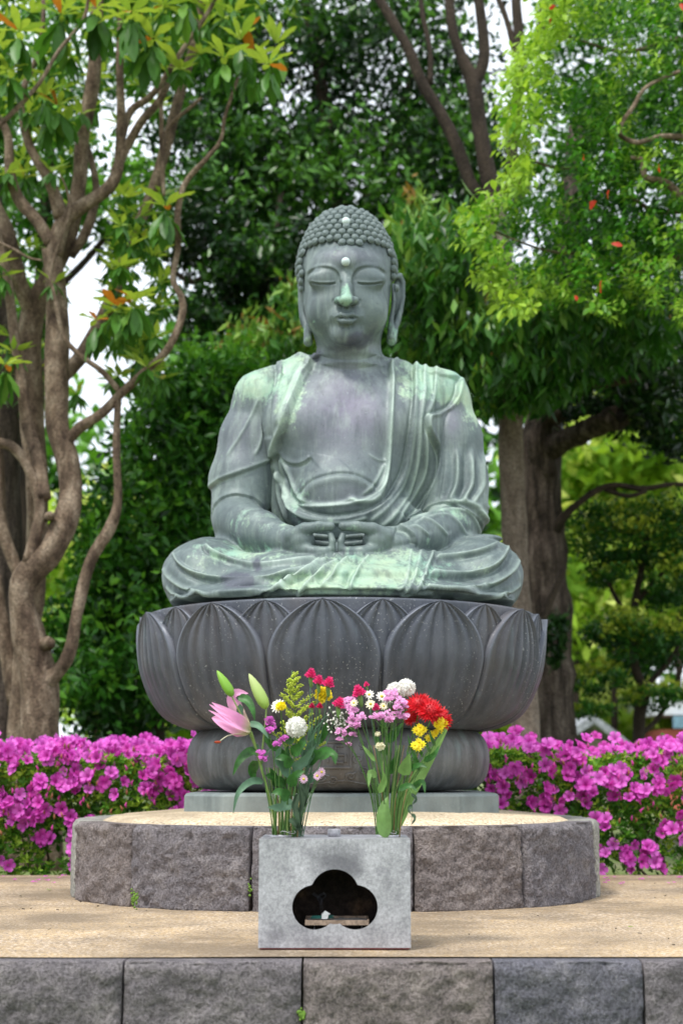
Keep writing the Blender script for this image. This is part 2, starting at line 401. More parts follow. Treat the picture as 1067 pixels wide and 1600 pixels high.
def spiral(cx_, cy_, r0, turns, dirn, a0):
    return [(cx_ + r0 * (1 - t_ * 0.85) * math.cos(a0 + dirn * turns * 2 * PI * t_), cy_ + 0.8 * r0 * (1 - t_ * 0.85) * math.sin(a0 + dirn * turns * 2 * PI * t_)) for t_ in np.linspace(0, 1, 26)]
b = MB()
for c_, y_, r_, d_, a_ in ((500, 1215, 9, 1, 0), (520, 1219, 8, -1, 2.5), (548, 1214, 10, 1, 1), (568, 1205, 8, -1, 0.4), (482, 1211, 8, -1, 0.3), (560, 1186, 9, 1, 2), (566, 1165, 7, -1, 2), (484, 1190, 7, 1, 0), (584, 1218, 7, 1, 2)):
    b.tube([on_cush(x, y, 0.0) for x, y in spiral(c_, y_, r_, 1.4, d_, a_)], 0.0042, 6)
for x0, y0, x1, y1 in ((470, 1222, 596, 1224), (488, 1206, 515, 1211), (533, 1221, 556, 1205)):
    b.tube([on_cush(x0 + (x1 - x0) * t_, y0 + (y1 - y0) * t_ + 2.5 * math.sin(t_ * 9), 0.0) for t_ in np.linspace(0, 1, 18)], 0.0038, 6)
b.build('scroll_relief', BR_C, lot)
# lotus bowl
bpx = [(x_ - 5, y_) for x_, y_ in [(315, 958), (316, 985), (315, 1015), (312, 1044), (306, 1068), (297, 1092), (284, 1115), (268, 1129), (245, 1139), (222, 1144)]]
BP = []
for wpx, y in bpx:
    q = P(533.5 + wpx, y, YC); BP.append((q.x, q.z))
ZR = P(533.5, 931, YC - 0.80).z                       # rim height
BP[0] = (BP[0][0], ZR)
BP = spline(BP, 5); BZ = BP[:, 1][::-1]; BRr = BP[:, 0][::-1]
def bowl_r(z): return float(np.interp(z, BZ, BRr))
b = MB(); inset = 0.020
pr = [(0.05, BZ[0] - 0.0)] + [(r - inset, z) for z, r in zip(BZ, BRr)][:-1] + [(BRr[-1] - inset, ZR - 0.006), (BRr[-1] - inset - 0.006, ZR), (BRr[-1] - 0.10, ZR), (0.02, ZR - 0.01)]
b.lathe(pr, (CX, YC, 0), 144); b.build('bowl', BR_L, lot)
ZB = BZ[0]
def lotus_petal(th0, half, ztip, name, off, w_top=1.0, ribs=7, curl=0.006):
    """a pointed ribbed petal wrapped on the bowl; th0 = direction, half = half angle"""
    nu, nv = 54, 40; vs = []; fs = []; tn = []
    for j in range(nv + 1):
        v = j / nv                                  # 0 bottom, 1 tip
        z = ZB + (ztip - ZB) * v
        # outline: the half width as a share of the slot
        if v < 0.52: wd = 0.93 + 0.07 * math.sin(v / 0.52 * PI / 2)
        else:
            q = (v - 0.52) / 0.48; wd = max(0.0, 1 - q ** 2.0) ** 0.62 if q < 1 else 0.0
        wd *= w_top
        for i in range(nu + 1):
            u = -1 + 2 * i / nu
            th = th0 + half * wd * u
            r = bowl_r(z)
            a = abs(u)
            ridge = abs(math.sin(u * (ribs / 2) * PI * 1.0 + PI / 2)) ** 0.6
            body = off + 0.012 * (1 - a ** 4) * (0.4 + 0.6 * min(1, v * 2))
            rr_ = body - 0.0105 * (1 - ridge) * min(1, 0.15 + v * 1.3) * (1 if v < 0.97 else 0.3)
            if a > 0.86: rr_ = body + 0.009 * (1 if v > 0.3 else v / 0.3)     # raised rolled edge
            if a > 0.97: rr_ = -0.004 + off * 0.3
            rr_ += curl * max(0, (v - 0.86) / 0.14) ** 2 * (1 - 0.6 * a * a)
            R_ = r + rr_
            vs.append((CX + R_ * math.sin(th), YC - R_ * math.cos(th), z + (0.004 * max(0, (v - 0.9) / 0.1))))
            tn.append(0.9 * max(0, 1 - abs(a - 0.93) / 0.06) * min(1, v * 1.5) + 0.35 * max(0, ridge - 0.8) / 0.2 * min(1, v))
    for j in range(nv):
        for i in range(nu): fs.append((j * (nu + 1) + i, j * (nu + 1) + i + 1, (j + 1) * (nu + 1) + i + 1, (j + 1) * (nu + 1) + i))
    # back shell gives thickness towards the bowl
    n1 = len(vs)
    for j in range(nv + 1):
        for i in (0, nu):
            x, y, z = vs[j * (nu + 1) + i]; d = Vector((x - CX, y - YC, 0)).normalized() * 0.022
            vs.append((x - d.x, y - d.y, z))
    for j in range(nv):
        fs.append((n1 + 2 * j, j * (nu + 1), (j + 1) * (nu + 1), n1 + 2 * j + 2))
        fs.append((j * (nu + 1) + nu, n1 + 2 * j + 1, n1 + 2 * j + 3, (j + 1) * (nu + 1) + nu))
    tx_, ty_, tz_ = vs[nv * (nu + 1) + nu // 2]
    b = MB(); b.add(vs, fs); b.t = tn + [0.0] * (len(vs) - len(tn)); return b.build(name, BR_L, lot)
for k in range(12):
    lotus_petal(math.radians(-4.6 + 30 * k), math.radians(15.0), ZR - 0.013, 'petal', 0.006)
for k in range(12):
    lotus_petal(math.radians(10.4 + 30 * k), math.radians(13.0), ZR - 0.012, 'inner_petal', -0.008, 0.95, 5, 0.003)
# ================================================================ the seated bronze buddha
def axis(parts):
    out = [parts[0][0]]
    for a, b, d in parts:
        n = int(math.ceil((b - a) / d)); out += list(a + (b - a) * (np.arange(n) + 1) / n)
    return np.array(out, np.float32)
HX = P(543, 460, YC).x
GX = axis([(-0.80, HX - 0.235, 0.0042), (HX - 0.235, HX + 0.245, 0.0026), (HX + 0.245, 0.80, 0.0042)])
GY = axis([(5.38, 5.82, 0.0062), (5.82, 6.12, 0.0036), (6.12, 6.62, 0.0085)])
zneck = P(543, 560, YC).z
GZ = axis([(ZR - 0.03, zneck - 0.02, 0.0042), (zneck - 0.02, P(543, 318, YC).z + 0.03, 0.0026)])
FLD = np.full((len(GX), len(GY), len(GZ)), 0.3, np.float32)
PRIMS = []
def q3(px, py, Y): return np.array(P(px, py, Y), np.float32)
def sd_prim(p, X, Y, Z):
    if p[0] == 'cap':
        _, a, b, ra, rb = p[:5]
        d = b - a; L2 = float(d @ d) + 1e-9
        t = np.clip(((X - a[0]) * d[0] + (Y - a[1]) * d[1] + (Z - a[2]) * d[2]) / L2, 0, 1)
        r = ra + (rb - ra) * t
        return np.sqrt((X - a[0] - t * d[0]) ** 2 + (Y - a[1] - t * d[1]) ** 2 + (Z - a[2] - t * d[2]) ** 2) - r
    _, c, r, rot = p[:4]
    x, y, z = X - c[0], Y - c[1], Z - c[2]
    if rot is not None:
        R_ = np.array(Matrix.Rotation(rot[1], 3, rot[0]).transposed(), np.float32)
        x, y, z = (R_[0, 0] * x + R_[0, 1] * y + R_[0, 2] * z, R_[1, 0] * x + R_[1, 1] * y + R_[1, 2] * z, R_[2, 0] * x + R_[2, 1] * y + R_[2, 2] * z)
    k0 = np.sqrt((x / r[0]) ** 2 + (y / r[1]) ** 2 + (z / r[2]) ** 2)
    k1 = np.sqrt((x / r[0] ** 2) ** 2 + (y / r[1] ** 2) ** 2 + (z / r[2] ** 2) ** 2) + 1e-6
    return k0 * (k0 - 1) / k1
def put(p, k, group, sub=False):
    if p[0] == 'cap':
        m = max(p[3], p[4]); lo = np.minimum(p[1], p[2]) - m; hi = np.maximum(p[1], p[2]) + m
    else:
        m = max(p[2]) if p[3] is not None else np.array(p[2]); lo = p[1] - m; hi = p[1] + m
    e = k + 0.012; i = [slice(max(0, np.searchsorted(g_, a - e) - 1), np.searchsorted(g_, b + e) + 1) for g_, a, b in zip((GX, GY, GZ), lo, hi)]
    A = FLD[i[0], i[1], i[2]]
    if A.size == 0: return
    d = sd_prim(p, GX[i[0]][:, None, None], GY[i[1]][None, :, None], GZ[i[2]][None, None, :]).astype(np.float32)
    if sub:
        h = np.maximum(k - np.abs(A + d), 0) / max(k, 1e-6); FLD[i[0], i[1], i[2]] = np.maximum(A, -d) + h * h * k * 0.25
    else:
        h = np.maximum(k - np.abs(A - d), 0) / max(k, 1e-6); FLD[i[0], i[1], i[2]] = np.minimum(A, d) - h * h * k * 0.25
        PRIMS.append((group, p))
def cap(a, b, ra, rb, k, g, sub=False):
    """a, b are (px, py, depth); radii in photo pixels"""
    put(('cap', q3(*a), q3(*b), ra * M_(a[2], a[1]), rb * M_(b[2], b[1])), k, g, sub)
def ell(c, r, k, g, rot=None, sub=False):
    """c = (px, py, depth); r = (px, depth metres, px)"""
    s_ = M_(c[2], c[1]); put(('ell', q3(*c), (r[0] * s_, r[1], r[2] * s_), rot), k, g, sub)
def chain(pts, k, g):
    for a, b in zip(pts[:-1], pts[1:]): cap(a[:3], b[:3], a[3], b[3], k, g)
# --- torso
ell((541, 770, 6.18), (108, 0.24, 100), 0.05, 'torso')
ell((543, 665, 6.20), (128, 0.225, 98), 0.07, 'torso')
ell((537, 780, 6.02), (84, 0.165, 68), 0.06, 'torso')           # belly
ell((486, 668, 6.07), (57, 0.125, 50), 0.05, 'torso')           # chest
ell((597, 668, 6.07), (57, 0.125, 50), 0.05, 'torso')
cap((440, 618, 6.22), (645, 618, 6.22), 38, 38, 0.06, 'torso')  # shoulder girdle
ell((655, 752, 6.20), (44, 0.15, 92), 0.05, 'torso')
ell((652, 675, 6.13), (40, 0.15, 75), 0.06, 'torso'); ell((440, 668, 6.16), (26, 0.13, 60), 0.06, 'torso')
ell((545, 720, 6.10), (110, 0.17, 90), 0.06, 'torso')
ell((450, 770, 6.22), (30, 0.13, 85), 0.05, 'torso')
ell((560, 812, 6.02), (100, 0.15, 40), 0.05, 'torso')
cap((478, 592, 6.22), (606, 592, 6.22), 34, 34, 0.05, 'torso')
# --- arms
chain([(416, 630, 6.20, 42), (396, 690, 6.20, 46), (380, 755, 6.17, 46), (374, 806, 6.12, 43)], 0.03, 'armL')
cap((440, 606, 6.22), (416, 628, 6.20), 28, 42, 0.05, 'armL')
chain([(372, 816, 6.06, 40), (408, 833, 5.90, 33), (446, 844, 5.76, 23)], 0.03, 'foreL')
chain([(684, 626, 6.20, 44), (698, 690, 6.20, 52), (706, 755, 6.17, 53), (712, 800, 6.12, 50)], 0.035, 'armR')
cap((646, 604, 6.22), (686, 626, 6.20), 30, 43, 0.05, 'armR')
chain([(708, 826, 6.08, 42), (668, 836, 5.90, 32), (636, 842, 5.78, 24)], 0.03, 'foreR')
chain([(640, 846, 5.76, 15), (618, 848, 5.70, 17)], 0.01, 'handR')
# --- legs, one folded over the other, and the cloth over them
chain([(470, 896, 6.25, 46), (380, 893, 6.12, 48), (322, 893, 5.98, 50)], 0.05, 'legL')
ell((322, 900, 5.93), (69, 0.24, 56), 0.04, 'legL')
chain([(325, 900, 5.88, 44), (430, 908, 5.72, 40), (560, 912, 5.66, 36)], 0.04, 'legL')
chain([(600, 896, 6.25, 46), (690, 893, 6.12, 48), (748, 893, 5.98, 50)], 0.05, 'legR')
ell((750, 899, 5.93), (67, 0.24, 57), 0.04, 'legR')
chain([(748, 900, 5.88, 44), (640, 906, 5.72, 40), (500, 912, 5.66, 34)], 0.04, 'legR')
ell((540, 906, 5.74), (190, 0.19, 40), 0.05, 'lap')
ell((534, 928, 5.80), (246, 0.375, 20), 0.03, 'lap')
ell((534, 915, 5.80), (200, 0.36, 30), 0.03, 'lap')
ell((534, 940, 5.82), (268, 0.44, 20), 0.02, 'lap')
ell((535, 900, 6.05), (170, 0.35, 50), 0.05, 'lap')
ell((326, 920, 5.92), (64, 0.26, 44), 0.03, 'legL'); ell((746, 920, 5.92), (64, 0.26, 44), 0.03, 'legR')
# feet soles just peeping out beside the knees
ell((334, 849, 5.95), (26, 0.05, 9), 0.008, 'legL', (Vector((0, 1, 0)), 0.12))
ell((755, 842, 5.95), (30, 0.05, 7), 0.008, 'legR')
# --- hands in the lap: thumbs meet, forefingers curled up back to back
def hand(sx, g):
    X = lambda x: 525.5 + sx * (525.5 - x) * (-1.0 if sx < 0 else 1.0) if False else 525.5 - sx * (525.5 - x)
    f = lambda x, y, Y, r: (X(x), y, Y, r)
    yb = 5.66
    chain([f(446, 843, 5.76, 21), f(470, 845, yb + 0.03, 22)], 0.02, g)
    ell((X(464), 846, yb + 0.035), (23 * abs(sx), 0.035, 19), 0.015, g)
    chain([f(456, 838, yb + 0.02, 13), f(476, 827, yb, 10.5), f(498, 822.5, yb - 0.012, 8.2), f(516.5, 822.5, yb - 0.015, 7.4)], 0.006, g)     # thumb
    chain([f(470, 857, yb + 0.01, 12), f(490, 862, yb - 0.015, 8.6), f(508, 862, yb - 0.02, 7.4), f(518.5, 858, yb - 0.018, 6.0)], 0.008, g)  # forefinger
    chain([f(518.5, 857, yb - 0.018, 6.0), f(519.5, 846, yb - 0.02, 5.4), f(516.5, 836, yb - 0.012, 5.2)], 0.003, g)                          # its raised tip
    for (y0, y1, dy) in ((836, 840, 0.052), (846, 851, 0.044)):   # the other fingers seen through the opening
        chain([f(470, y0, yb + dy + 0.01, 4.8), f(494, (y0 + y1) / 2, yb + dy, 4.6), f(519, y1, yb + dy, 4.2)], 0.001, g)
hand(1.0, 'handL'); hand(-1.14, 'handR')
# --- neck, head
cap((546, 600, 6.20), (545, 540, 6.17), 57, 50, 0.03, 'torso')
for yy, rr_, k_ in ((579, 60, 0.02), (563, 56, 0.016)): ell((546, yy, 6.185), (rr_, 0.148, 12), k_, 'torso')
YH = 6.13
ell((542, 448, YH + 0.04), (68.5, 0.20, 84), 0.02, 'head')        # skull
ell((542, 485, YH - 0.005), (64, 0.185, 67), 0.03, 'head')       # cheeks and jaw
ell((542, 522, YH - 0.060), (36, 0.110, 30), 0.06, 'head')        # chin
ell((541, 426, YH - 0.02), (60, 0.175, 42), 0.03, 'head')         # brow
ell((506, 488, YH - 0.105), (26, 0.055, 30), 0.05, 'head'); ell((578, 488, YH - 0.105), (26, 0.055, 30), 0.05, 'head')
YFc = YH - 0.185                                                  # face plane
for ex in (505.5, 578.5):                                         # closed eyes: bulging lids
    ell((ex, 436, YFc + 0.040), (25, 0.034, 15), 0.045, 'head')
chain([(541.5, 432, YFc + 0.012, 7.5), (541.5, 452, YFc - 0.018, 8.5), (541.5, 468, YFc - 0.038, 11)], 0.018, 'head')   # nose
ell((541.5, 469, YFc - 0.045), (12.5, 0.026, 7.5), 0.008, 'head')
ell((530, 469.5, YFc - 0.022), (8.3, 0.024, 6.8), 0.006, 'head'); ell((553, 469.5, YFc - 0.022), (8.3, 0.024, 6.8), 0.006, 'head')
ell((541, 494, YFc + 0.006), (22, 0.028, 12), 0.03, 'head')      # mouth mound
chain([(523, 495.5, YFc - 0.004, 2.0), (533, 491.5, YFc - 0.025, 4.0), (541, 493, YFc - 0.031, 4.0), (550, 491.5, YFc - 0.025, 4.0), (561, 495.5, YFc - 0.002, 1.5)], 0.004, 'lips')
chain([(529, 499.5, YFc - 0.010, 2.2), (536, 501.5, YFc - 0.026, 4.2), (547, 501.5, YFc - 0.026, 4.2), (555, 499.5, YFc - 0.008, 1.8)], 0.004, 'lips')
ell((541, 524, YFc + 0.030), (20, 0.030, 14), 0.04, 'head')
# hair cap and crown bump
ell((542, 419, YH + 0.065), (73.5, 0.208, 68), 0.012, 'hair')
ell((541, 380, YH + 0.07), (55, 0.165, 50), 0.06, 'hair')
# ears with long lobes
for e, e2, c in (([(471, 434, 6.19, 4), (469, 446, 6.20, 4.5), (470.5, 470, 6.20, 4.5), (474, 492, 6.19, 4.5), (479, 512, 6.16, 5), (481.5, 534, 6.14, 7.5)], [(477, 445, 6.14, 3), (477, 475, 6.13, 3), (482, 502, 6.13, 4), (482, 530, 6.13, 6)], (475, 474)),
                 ([(618, 432, 6.17, 4), (625, 430, 6.19, 4), (629, 442, 6.20, 4.5), (629, 464, 6.20, 4.2), (625.5, 486, 6.19, 4.2), (618, 508, 6.16, 5), (612, 532, 6.14, 8)], [(614, 445, 6.14, 3), (616, 470, 6.13, 3), (611, 498, 6.13, 4), (611, 528, 6.13, 7)], (620, 474))):
    chain(e, 0.004, 'ear'); chain(e2, 0.004, 'ear'); ell((c[0], c[1], 6.20), (9.5, 0.012, 42), 0.006, 'ear')
# --- surface nets
def surface_nets():
    f = FLD; ins = f < 0
    c = np.zeros(tuple(s_ - 1 for s_ in f.shape), np.uint8)
    off = [(a, b, d) for a in (0, 1) for b in (0, 1) for d in (0, 1)]
    nx, ny, nz = c.shape
    for a, b, d in off: c += ins[a:a + nx, b:b + ny, d:d + nz]
    act = np.argwhere((c > 0) & (c < 8)); del c
    idx = -np.ones((nx, ny, nz), np.int32); idx[act[:, 0], act[:, 1], act[:, 2]] = np.arange(len(act))
    i, j, k = act.T
    v = {o: f[i + o[0], j + o[1], k + o[2]] for o in off}
    pos = np.zeros((len(act), 3)); cnt = np.zeros(len(act)); gx, gy, gz = GX.astype(float), GY.astype(float), GZ.astype(float)
    for o in off:
        for ax in range(3):
            if o[ax]: continue
            o2 = tuple(o[q] + (q == ax) for q in range(3)); va, vb = v[o], v[o2]; m = (va < 0) != (vb < 0)
            t = np.where(m, va / np.where(m, va - vb, 1), 0)
            for q, (gg, base) in enumerate(((gx, i), (gy, j), (gz, k))):
                p0 = gg[base + o[q]]; p1 = gg[base + o2[q]]; pos[:, q] += np.where(m, p0 + (p1 - p0) * t, 0)
            cnt += m
    pos /= cnt[:, None]
    faces = []
    for ax in range(3):
        sl0 = [slice(1, s_ - 1) for s_ in f.shape]; sl1 = list(sl0); sl0[ax] = slice(0, f.shape[ax] - 1); sl1[ax] = slice(1, f.shape[ax])
        A, B = ins[tuple(sl0)], ins[tuple(sl1)]; e = np.argwhere(A != B); flip = A[e[:, 0], e[:, 1], e[:, 2]]
        for q in range(3):
            if q != ax: e[:, q] += 1
        b_, c_ = [(1, 2), (2, 0), (0, 1)][ax]
        def at(db, dc):
            g_ = e.copy(); g_[:, b_] += db; g_[:, c_] += dc; return idx[g_[:, 0], g_[:, 1], g_[:, 2]]
        qd = np.stack([at(-1, -1), at(0, -1), at(0, 0), at(-1, 0)], 1)
        qd[~flip] = qd[~flip][:, ::-1]; faces.append(qd)
    fc = np.vstack(faces); return pos, fc[(fc >= 0).all(1)]
BV, BF = surface_nets()
GROUPS = ['torso', 'armL', 'foreL', 'armR', 'foreR', 'handL', 'handR', 'legL', 'legR', 'lap', 'head', 'lips', 'hair', 'ear']
best = np.full(len(BV), 9.0); lab = np.zeros(len(BV), np.int8)
for gname, p in PRIMS:
    d = sd_prim(p, BV[:, 0], BV[:, 1], BV[:, 2]); m = d < best; best[m] = d[m]; lab[m] = GROUPS.index(gname)
def field_at(pt):
    """signed distance to the whole figure's primitives, for placing curls"""
    return FLD[np.searchsorted(GX, pt[0]), np.searchsorted(GY, pt[1]), np.searchsorted(GZ, pt[2])]
def grads():
    n = np.zeros_like(BV); i = [np.clip(np.searchsorted(g_, BV[:, q]), 2, len(g_) - 3) for q, g_ in enumerate((GX, GY, GZ))]
    for q, g_ in enumerate((GX, GY, GZ)):
        a = list(i); b = list(i); a[q] = i[q] + 1; b[q] = i[q] - 1
        n[:, q] = (FLD[tuple(a)] - FLD[tuple(b)]) / (g_[a[q]] - g_[b[q]])
    return n / (np.linalg.norm(n, axis=1)[:, None] + 1e-9)
BN = grads()
UPX, UPY = proj(BV)
FRONT = np.clip((-0.02 - BN[:, 1]) / 0.42, 0, 1)
DISP = np.zeros(len(BV)); WEAR = np.zeros(len(BV))
def sel(groups): return np.isin(lab, [GROUPS.index(g_) for g_ in groups])
def polydist(pts, idx):
    """signed distance (px) from vertices idx to the polyline, share along it, end distance"""
    x, y = UPX[idx], UPY[idx]; bd = np.full(len(idx), 1e9); sg = np.zeros(len(idx)); tt = np.zeros(len(idx))
    seg = np.hypot(*(pts[1:] - pts[:-1]).T); cum_ = np.concatenate([[0], np.cumsum(seg)])
    for i in range(len(pts) - 1):
        a, b = pts[i], pts[i + 1]; d = b - a; L = d @ d + 1e-9
        t = np.clip(((x - a[0]) * d[0] + (y - a[1]) * d[1]) / L, 0, 1)
        ex, ey = x - a[0] - t * d[0], y - a[1] - t * d[1]; r = np.hypot(ex, ey); m = r < bd
        bd[m] = r[m]; sg[m] = np.sign(d[0] * ey - d[1] * ex)[m]; tt[m] = (cum_[i] + t * seg[i])[m]
    return bd, sg, tt, cum_[-1]
def fold(pts, groups, kind='ridge', a=0.008, w=4.0, taper=(12, 12), wear=0.5, dec=14):
    pts = spline(pts, 5); idx = np.nonzero(sel(groups) & (FRONT > 0))[0]
    mg = max(w * 3, dec * 3); lo = pts.min(0) - mg; hi = pts.max(0) + mg
    idx = idx[(UPX[idx] > lo[0]) & (UPX[idx] < hi[0]) & (UPY[idx] > lo[1]) & (UPY[idx] < hi[1])]
    if len(idx) == 0: return
    d, s_, t, L = polydist(pts, idx)
    end = np.clip(t / max(taper[0], 0.1), 0, 1) * np.clip((L - t) / max(taper[1], 0.1), 0, 1); end = end * end * (3 - 2 * end)
    sd_ = d * s_
    a = a * 1.1
    if kind == 'ridge': v = np.exp(-(d / w) ** 2)
    elif kind == 'groove': v = -np.exp(-(d / w) ** 2)
    elif kind == 'step':      # raised on the left-hand side (+), sharp edge, fading over dec
        v = np.where(sd_ >= 0, np.exp(-sd_ / dec), np.clip(1 + sd_ / 1.6, 0, 1) - 0.35 * np.exp(-((sd_ + 3.5) / 3.0) ** 2)) + 0.35 * np.exp(-((sd_ - 2.2) / 2.2) ** 2)
    elif kind == 'wave':      # a rounded fold with a hollow on the + side
        w = w * 0.8; v = np.exp(-(d / w) ** 2) - 0.7 * np.exp(-((sd_ - 2.5 * w) / (1.9 * w)) ** 2)
    DISP[idx] += a * v * end * FRONT[idx]
    WEAR[idx] += wear * np.exp(-((sd_ - (2 if kind == 'step' else 0)) / (w * 0.75)) ** 2) * end
def inpoly(poly, X, Y):
    r = np.zeros(len(X), bool); j = len(poly) - 1
    for i in range(len(poly)):
        (xi, yi), (xj, yj) = poly[i], poly[j]
        c = ((yi > Y) != (yj > Y)) & (X < (xj - xi) * (Y - yi) / (yj - yi + 1e-9) + xi); r ^= c; j = i
    return r
def layer(poly, groups, a, soft=1.3, inv=False, roll=0.3, wear=0.25):
    """cloth lying on top: everything inside the outline is raised by a, with a rolled edge"""
    pts = spline(list(poly) + [poly[0]], 4); idx = np.nonzero(sel(groups) & (FRONT > 0))[0]
    d, s_, t, L = polydist(pts, idx); ins = inpoly(pts[:-1], UPX[idx], UPY[idx])
    if inv: ins = ~ins
    sd_ = np.where(ins, d, -d)
    DISP[idx] += a * (np.clip(0.5 + sd_ / (2 * soft), 0, 1) + roll * np.exp(-((sd_ - 2.6) / 2.2) ** 2)) * FRONT[idx]
    WEAR[idx] += wear * np.exp(-((sd_ - 2) / 2.5) ** 2)
T = ['torso']; TA = ['torso', 'armR', 'armL']; LEG = ['legL', 'legR', 'lap']
# bare chest: the cloth around it lies higher
chest = [(492, 566), (480, 590), (462, 628), (450, 662), (436, 690), (431, 712), (434, 735), (447, 765), (462, 785), (500, 789), (545, 785), (575, 776), (597, 757), (603, 730), (606, 690), (610, 640), (611, 600), (610, 566), (640, 545), (640, 500), (450, 500), (450, 545)]
layer(chest, ['torso', 'armL', 'armR'], 0.012, inv=True, roll=0.3, wear=0.6)
# pectoral creases, belly line, navel cloth roll
fold([(434, 708), (447, 722), (462, 726), (476, 722), (487, 713)], T, 'step', -0.008, 3, (4, 6), 0.35, 10)
fold([(434, 708), (447, 722), (462, 726), (476, 722), (487, 713)], T, 'ridge', 0.005, 2.2, (4, 6), 0.4)
fold([(574, 706), (584, 714), (594, 718), (604, 719)], T, 'ridge', 0.004, 2.2, (8, 3), 0.35)
fold([(462, 778), (470, 765), (488, 749), (515, 741), (536, 739), (560, 742), (580, 752), (592, 762)], T, 'groove', 0.008, 2.4, (5, 5), 0)
fold([(466, 784), (474, 771), (490, 757), (515, 749), (536, 747), (560, 750), (576, 758), (586, 768)], T, 'ridge', 0.006, 7, (6, 6), 0.15)
fold([(464, 782), (490, 787), (520, 787), (545, 782), (560, 779)], T, 'ridge', 0.005, 3.0, (10, 10), 0.7)
# collar roll: the big U that runs down the right lapel and turns at the waist
fold([(611, 565), (612, 600), (611, 650), (608, 700), (603, 740), (596, 768), (583, 782), (566, 784), (551, 780), (538, 779)], T + ['armR'], 'ridge', 0.012, 4.4, (3, 18), 0.9)
fold([(602, 722), (592, 745), (580, 762), (562, 776)], T, 'ridge', 0.006, 2.8, (8, 16), 0.6)
# lapels at the right side
fold([(645, 568), (646, 600), (643, 650), (637, 700), (628, 740), (610, 772), (590, 790), (560, 802), (520, 807), (480, 800), (455, 783), (441, 760), (436, 730)], T + ['armR'], 'step', -0.013, 3.2, (3, 20), 0.2, 22)
fold([(650, 568), (651, 610), (650, 660), (645, 700), (636, 740), (620, 775), (600, 798), (575, 815)], T + ['armR'], 'ridge', 0.006, 3.2, (3, 8), 0.45)
fold([(664, 572), (663, 610), (658, 660), (655, 700), (648, 740), (634, 780), (612, 808), (590, 822)], T + ['armR'], 'ridge', 0.010, 3.6, (3, 8), 0.9)
fold([(682, 574), (680, 610), (672, 640), (668, 660), (667, 700), (664, 740), (650, 770), (630, 800), (612, 825)], T + ['armR'], 'ridge', 0.009, 3.4, (3, 10), 0.8)
# falling edge of the robe: S curve from shoulder down to the sleeve
fold([(717, 590), (713, 615), (702, 634), (688, 643), (672, 647), (665, 653), (666, 668), (676, 688), (684, 706), (684, 730), (674, 760), (655, 792), (636, 814)], T + ['armR'], 'step', -0.017, 3.2, (3, 3), 0.7, 60)
fold([(700, 640), (692, 670), (690, 700), (692, 730), (688, 765), (684, 785)], ['armR', 'torso'], 'groove', 0.006, 2.6, (5, 8), 0)
fold([(712, 690), (714, 730), (712, 760), (703, 785)], ['armR'], 'wave', 0.011, 4, (40, 6), 0.6)
fold([(733, 690), (735, 730), (734, 760), (722, 786)], ['armR'], 'wave', 0.012, 4, (40, 6), 0.7)
fold([(750, 690), (751, 730), (750, 762), (737, 788)], ['armR'], 'wave', 0.011, 3.6, (40, 6), 0.6)
fold([(724, 690), (725, 730), (723, 765), (714, 786)], ['armR'], 'groove', 0.006, 4, (30, 6), 0)
# left robe: shoulder piece, its seam, two long creases, the hem over the upper arm
fold([(487, 562), (475, 585), (460, 622), (446, 655), (435, 685), (424, 712), (400, 735), (370, 750), (345, 757), (325, 768)], ['armL', 'torso'], 'step', 0.0, 3, (3, 3), 0.4, 60)
hem = [(500, 553), (478, 586), (462, 625), (448, 660), (437, 690), (432, 712), (404, 729), (375, 742), (348, 753), (322, 772), (300, 770), (300, 600), (400, 540)]
layer(hem, ['armL', 'torso'], 0.014, roll=0.2, wear=0.3)
fold([(434, 568), (432, 590), (430, 625), (429, 660), (431, 685)], ['armL', 'torso'], 'step', -0.007, 2, (3, 6), 0.25, 14)
fold([(444, 567), (439, 590), (436, 600)], ['armL', 'torso'], 'ridge', 0.004, 2, (3, 6), 0.3)
fold([(476, 572), (462, 600), (450, 635), (437, 668)], ['armL', 'torso'], 'ridge', 0.008, 5, (3, 12), 0.5)
fold([(408, 620), (393, 655), (375, 690), (357, 722)], ['armL'], 'ridge', 0.006, 2.2, (14, 14), 0.55)
fold([(425, 635), (413, 668), (402, 700), (392, 720)], ['armL'], 'ridge', 0.006, 2.2, (14, 14), 0.55)
# cloth hanging between arm and belly, left
for k_, pts in enumerate(([(436, 712), (441, 750), (452, 785), (470, 806), (500, 818)], [(443, 745), (450, 780), (470, 803), (500, 812), (540, 815), (575, 808)], [(434, 730), (436, 770), (446, 800), (462, 825)], [(428, 720), (428, 760), (431, 800), (440, 826)], [(438, 712), (450, 742), (462, 772), (476, 786)])):
    fold(pts, T, 'wave' if k_ < 4 else 'ridge', 0.010, 3.2, (10, 8), 0.65)
# forearm in its sleeve, right
for pts in ([(765, 825), (752, 800), (735, 788), (712, 785), (690, 790), (665, 800), (640, 812), (622, 820)], ):
    fold(pts, ['foreR', 'armR'], 'ridge', 0.008, 4, (4, 4), 0.8)
for pts in ([(752, 838), (742, 812), (725, 798), (700, 795), (680, 799)], [(730, 838), (715, 815), (697, 804), (672, 806), (655, 812)], [(700, 838), (686, 822), (668, 811), (645, 816)], [(764, 838), (757, 812), (742, 795)], [(672, 838), (655, 824), (640, 820)]):
    fold(pts, ['foreR', 'armR'], 'wave', 0.008, 3.0, (6, 8), 0.6)
fold([(618, 822), (632, 826), (645, 838), (648, 852)], ['foreR', 'handR'], 'step', -0.012, 2.5, (2, 2), 0.5, 20)
fold([(760, 815), (768, 800), (758, 792)], ['armR', 'foreR'], 'step', 0.008, 3, (3, 3), 0.3, 10)
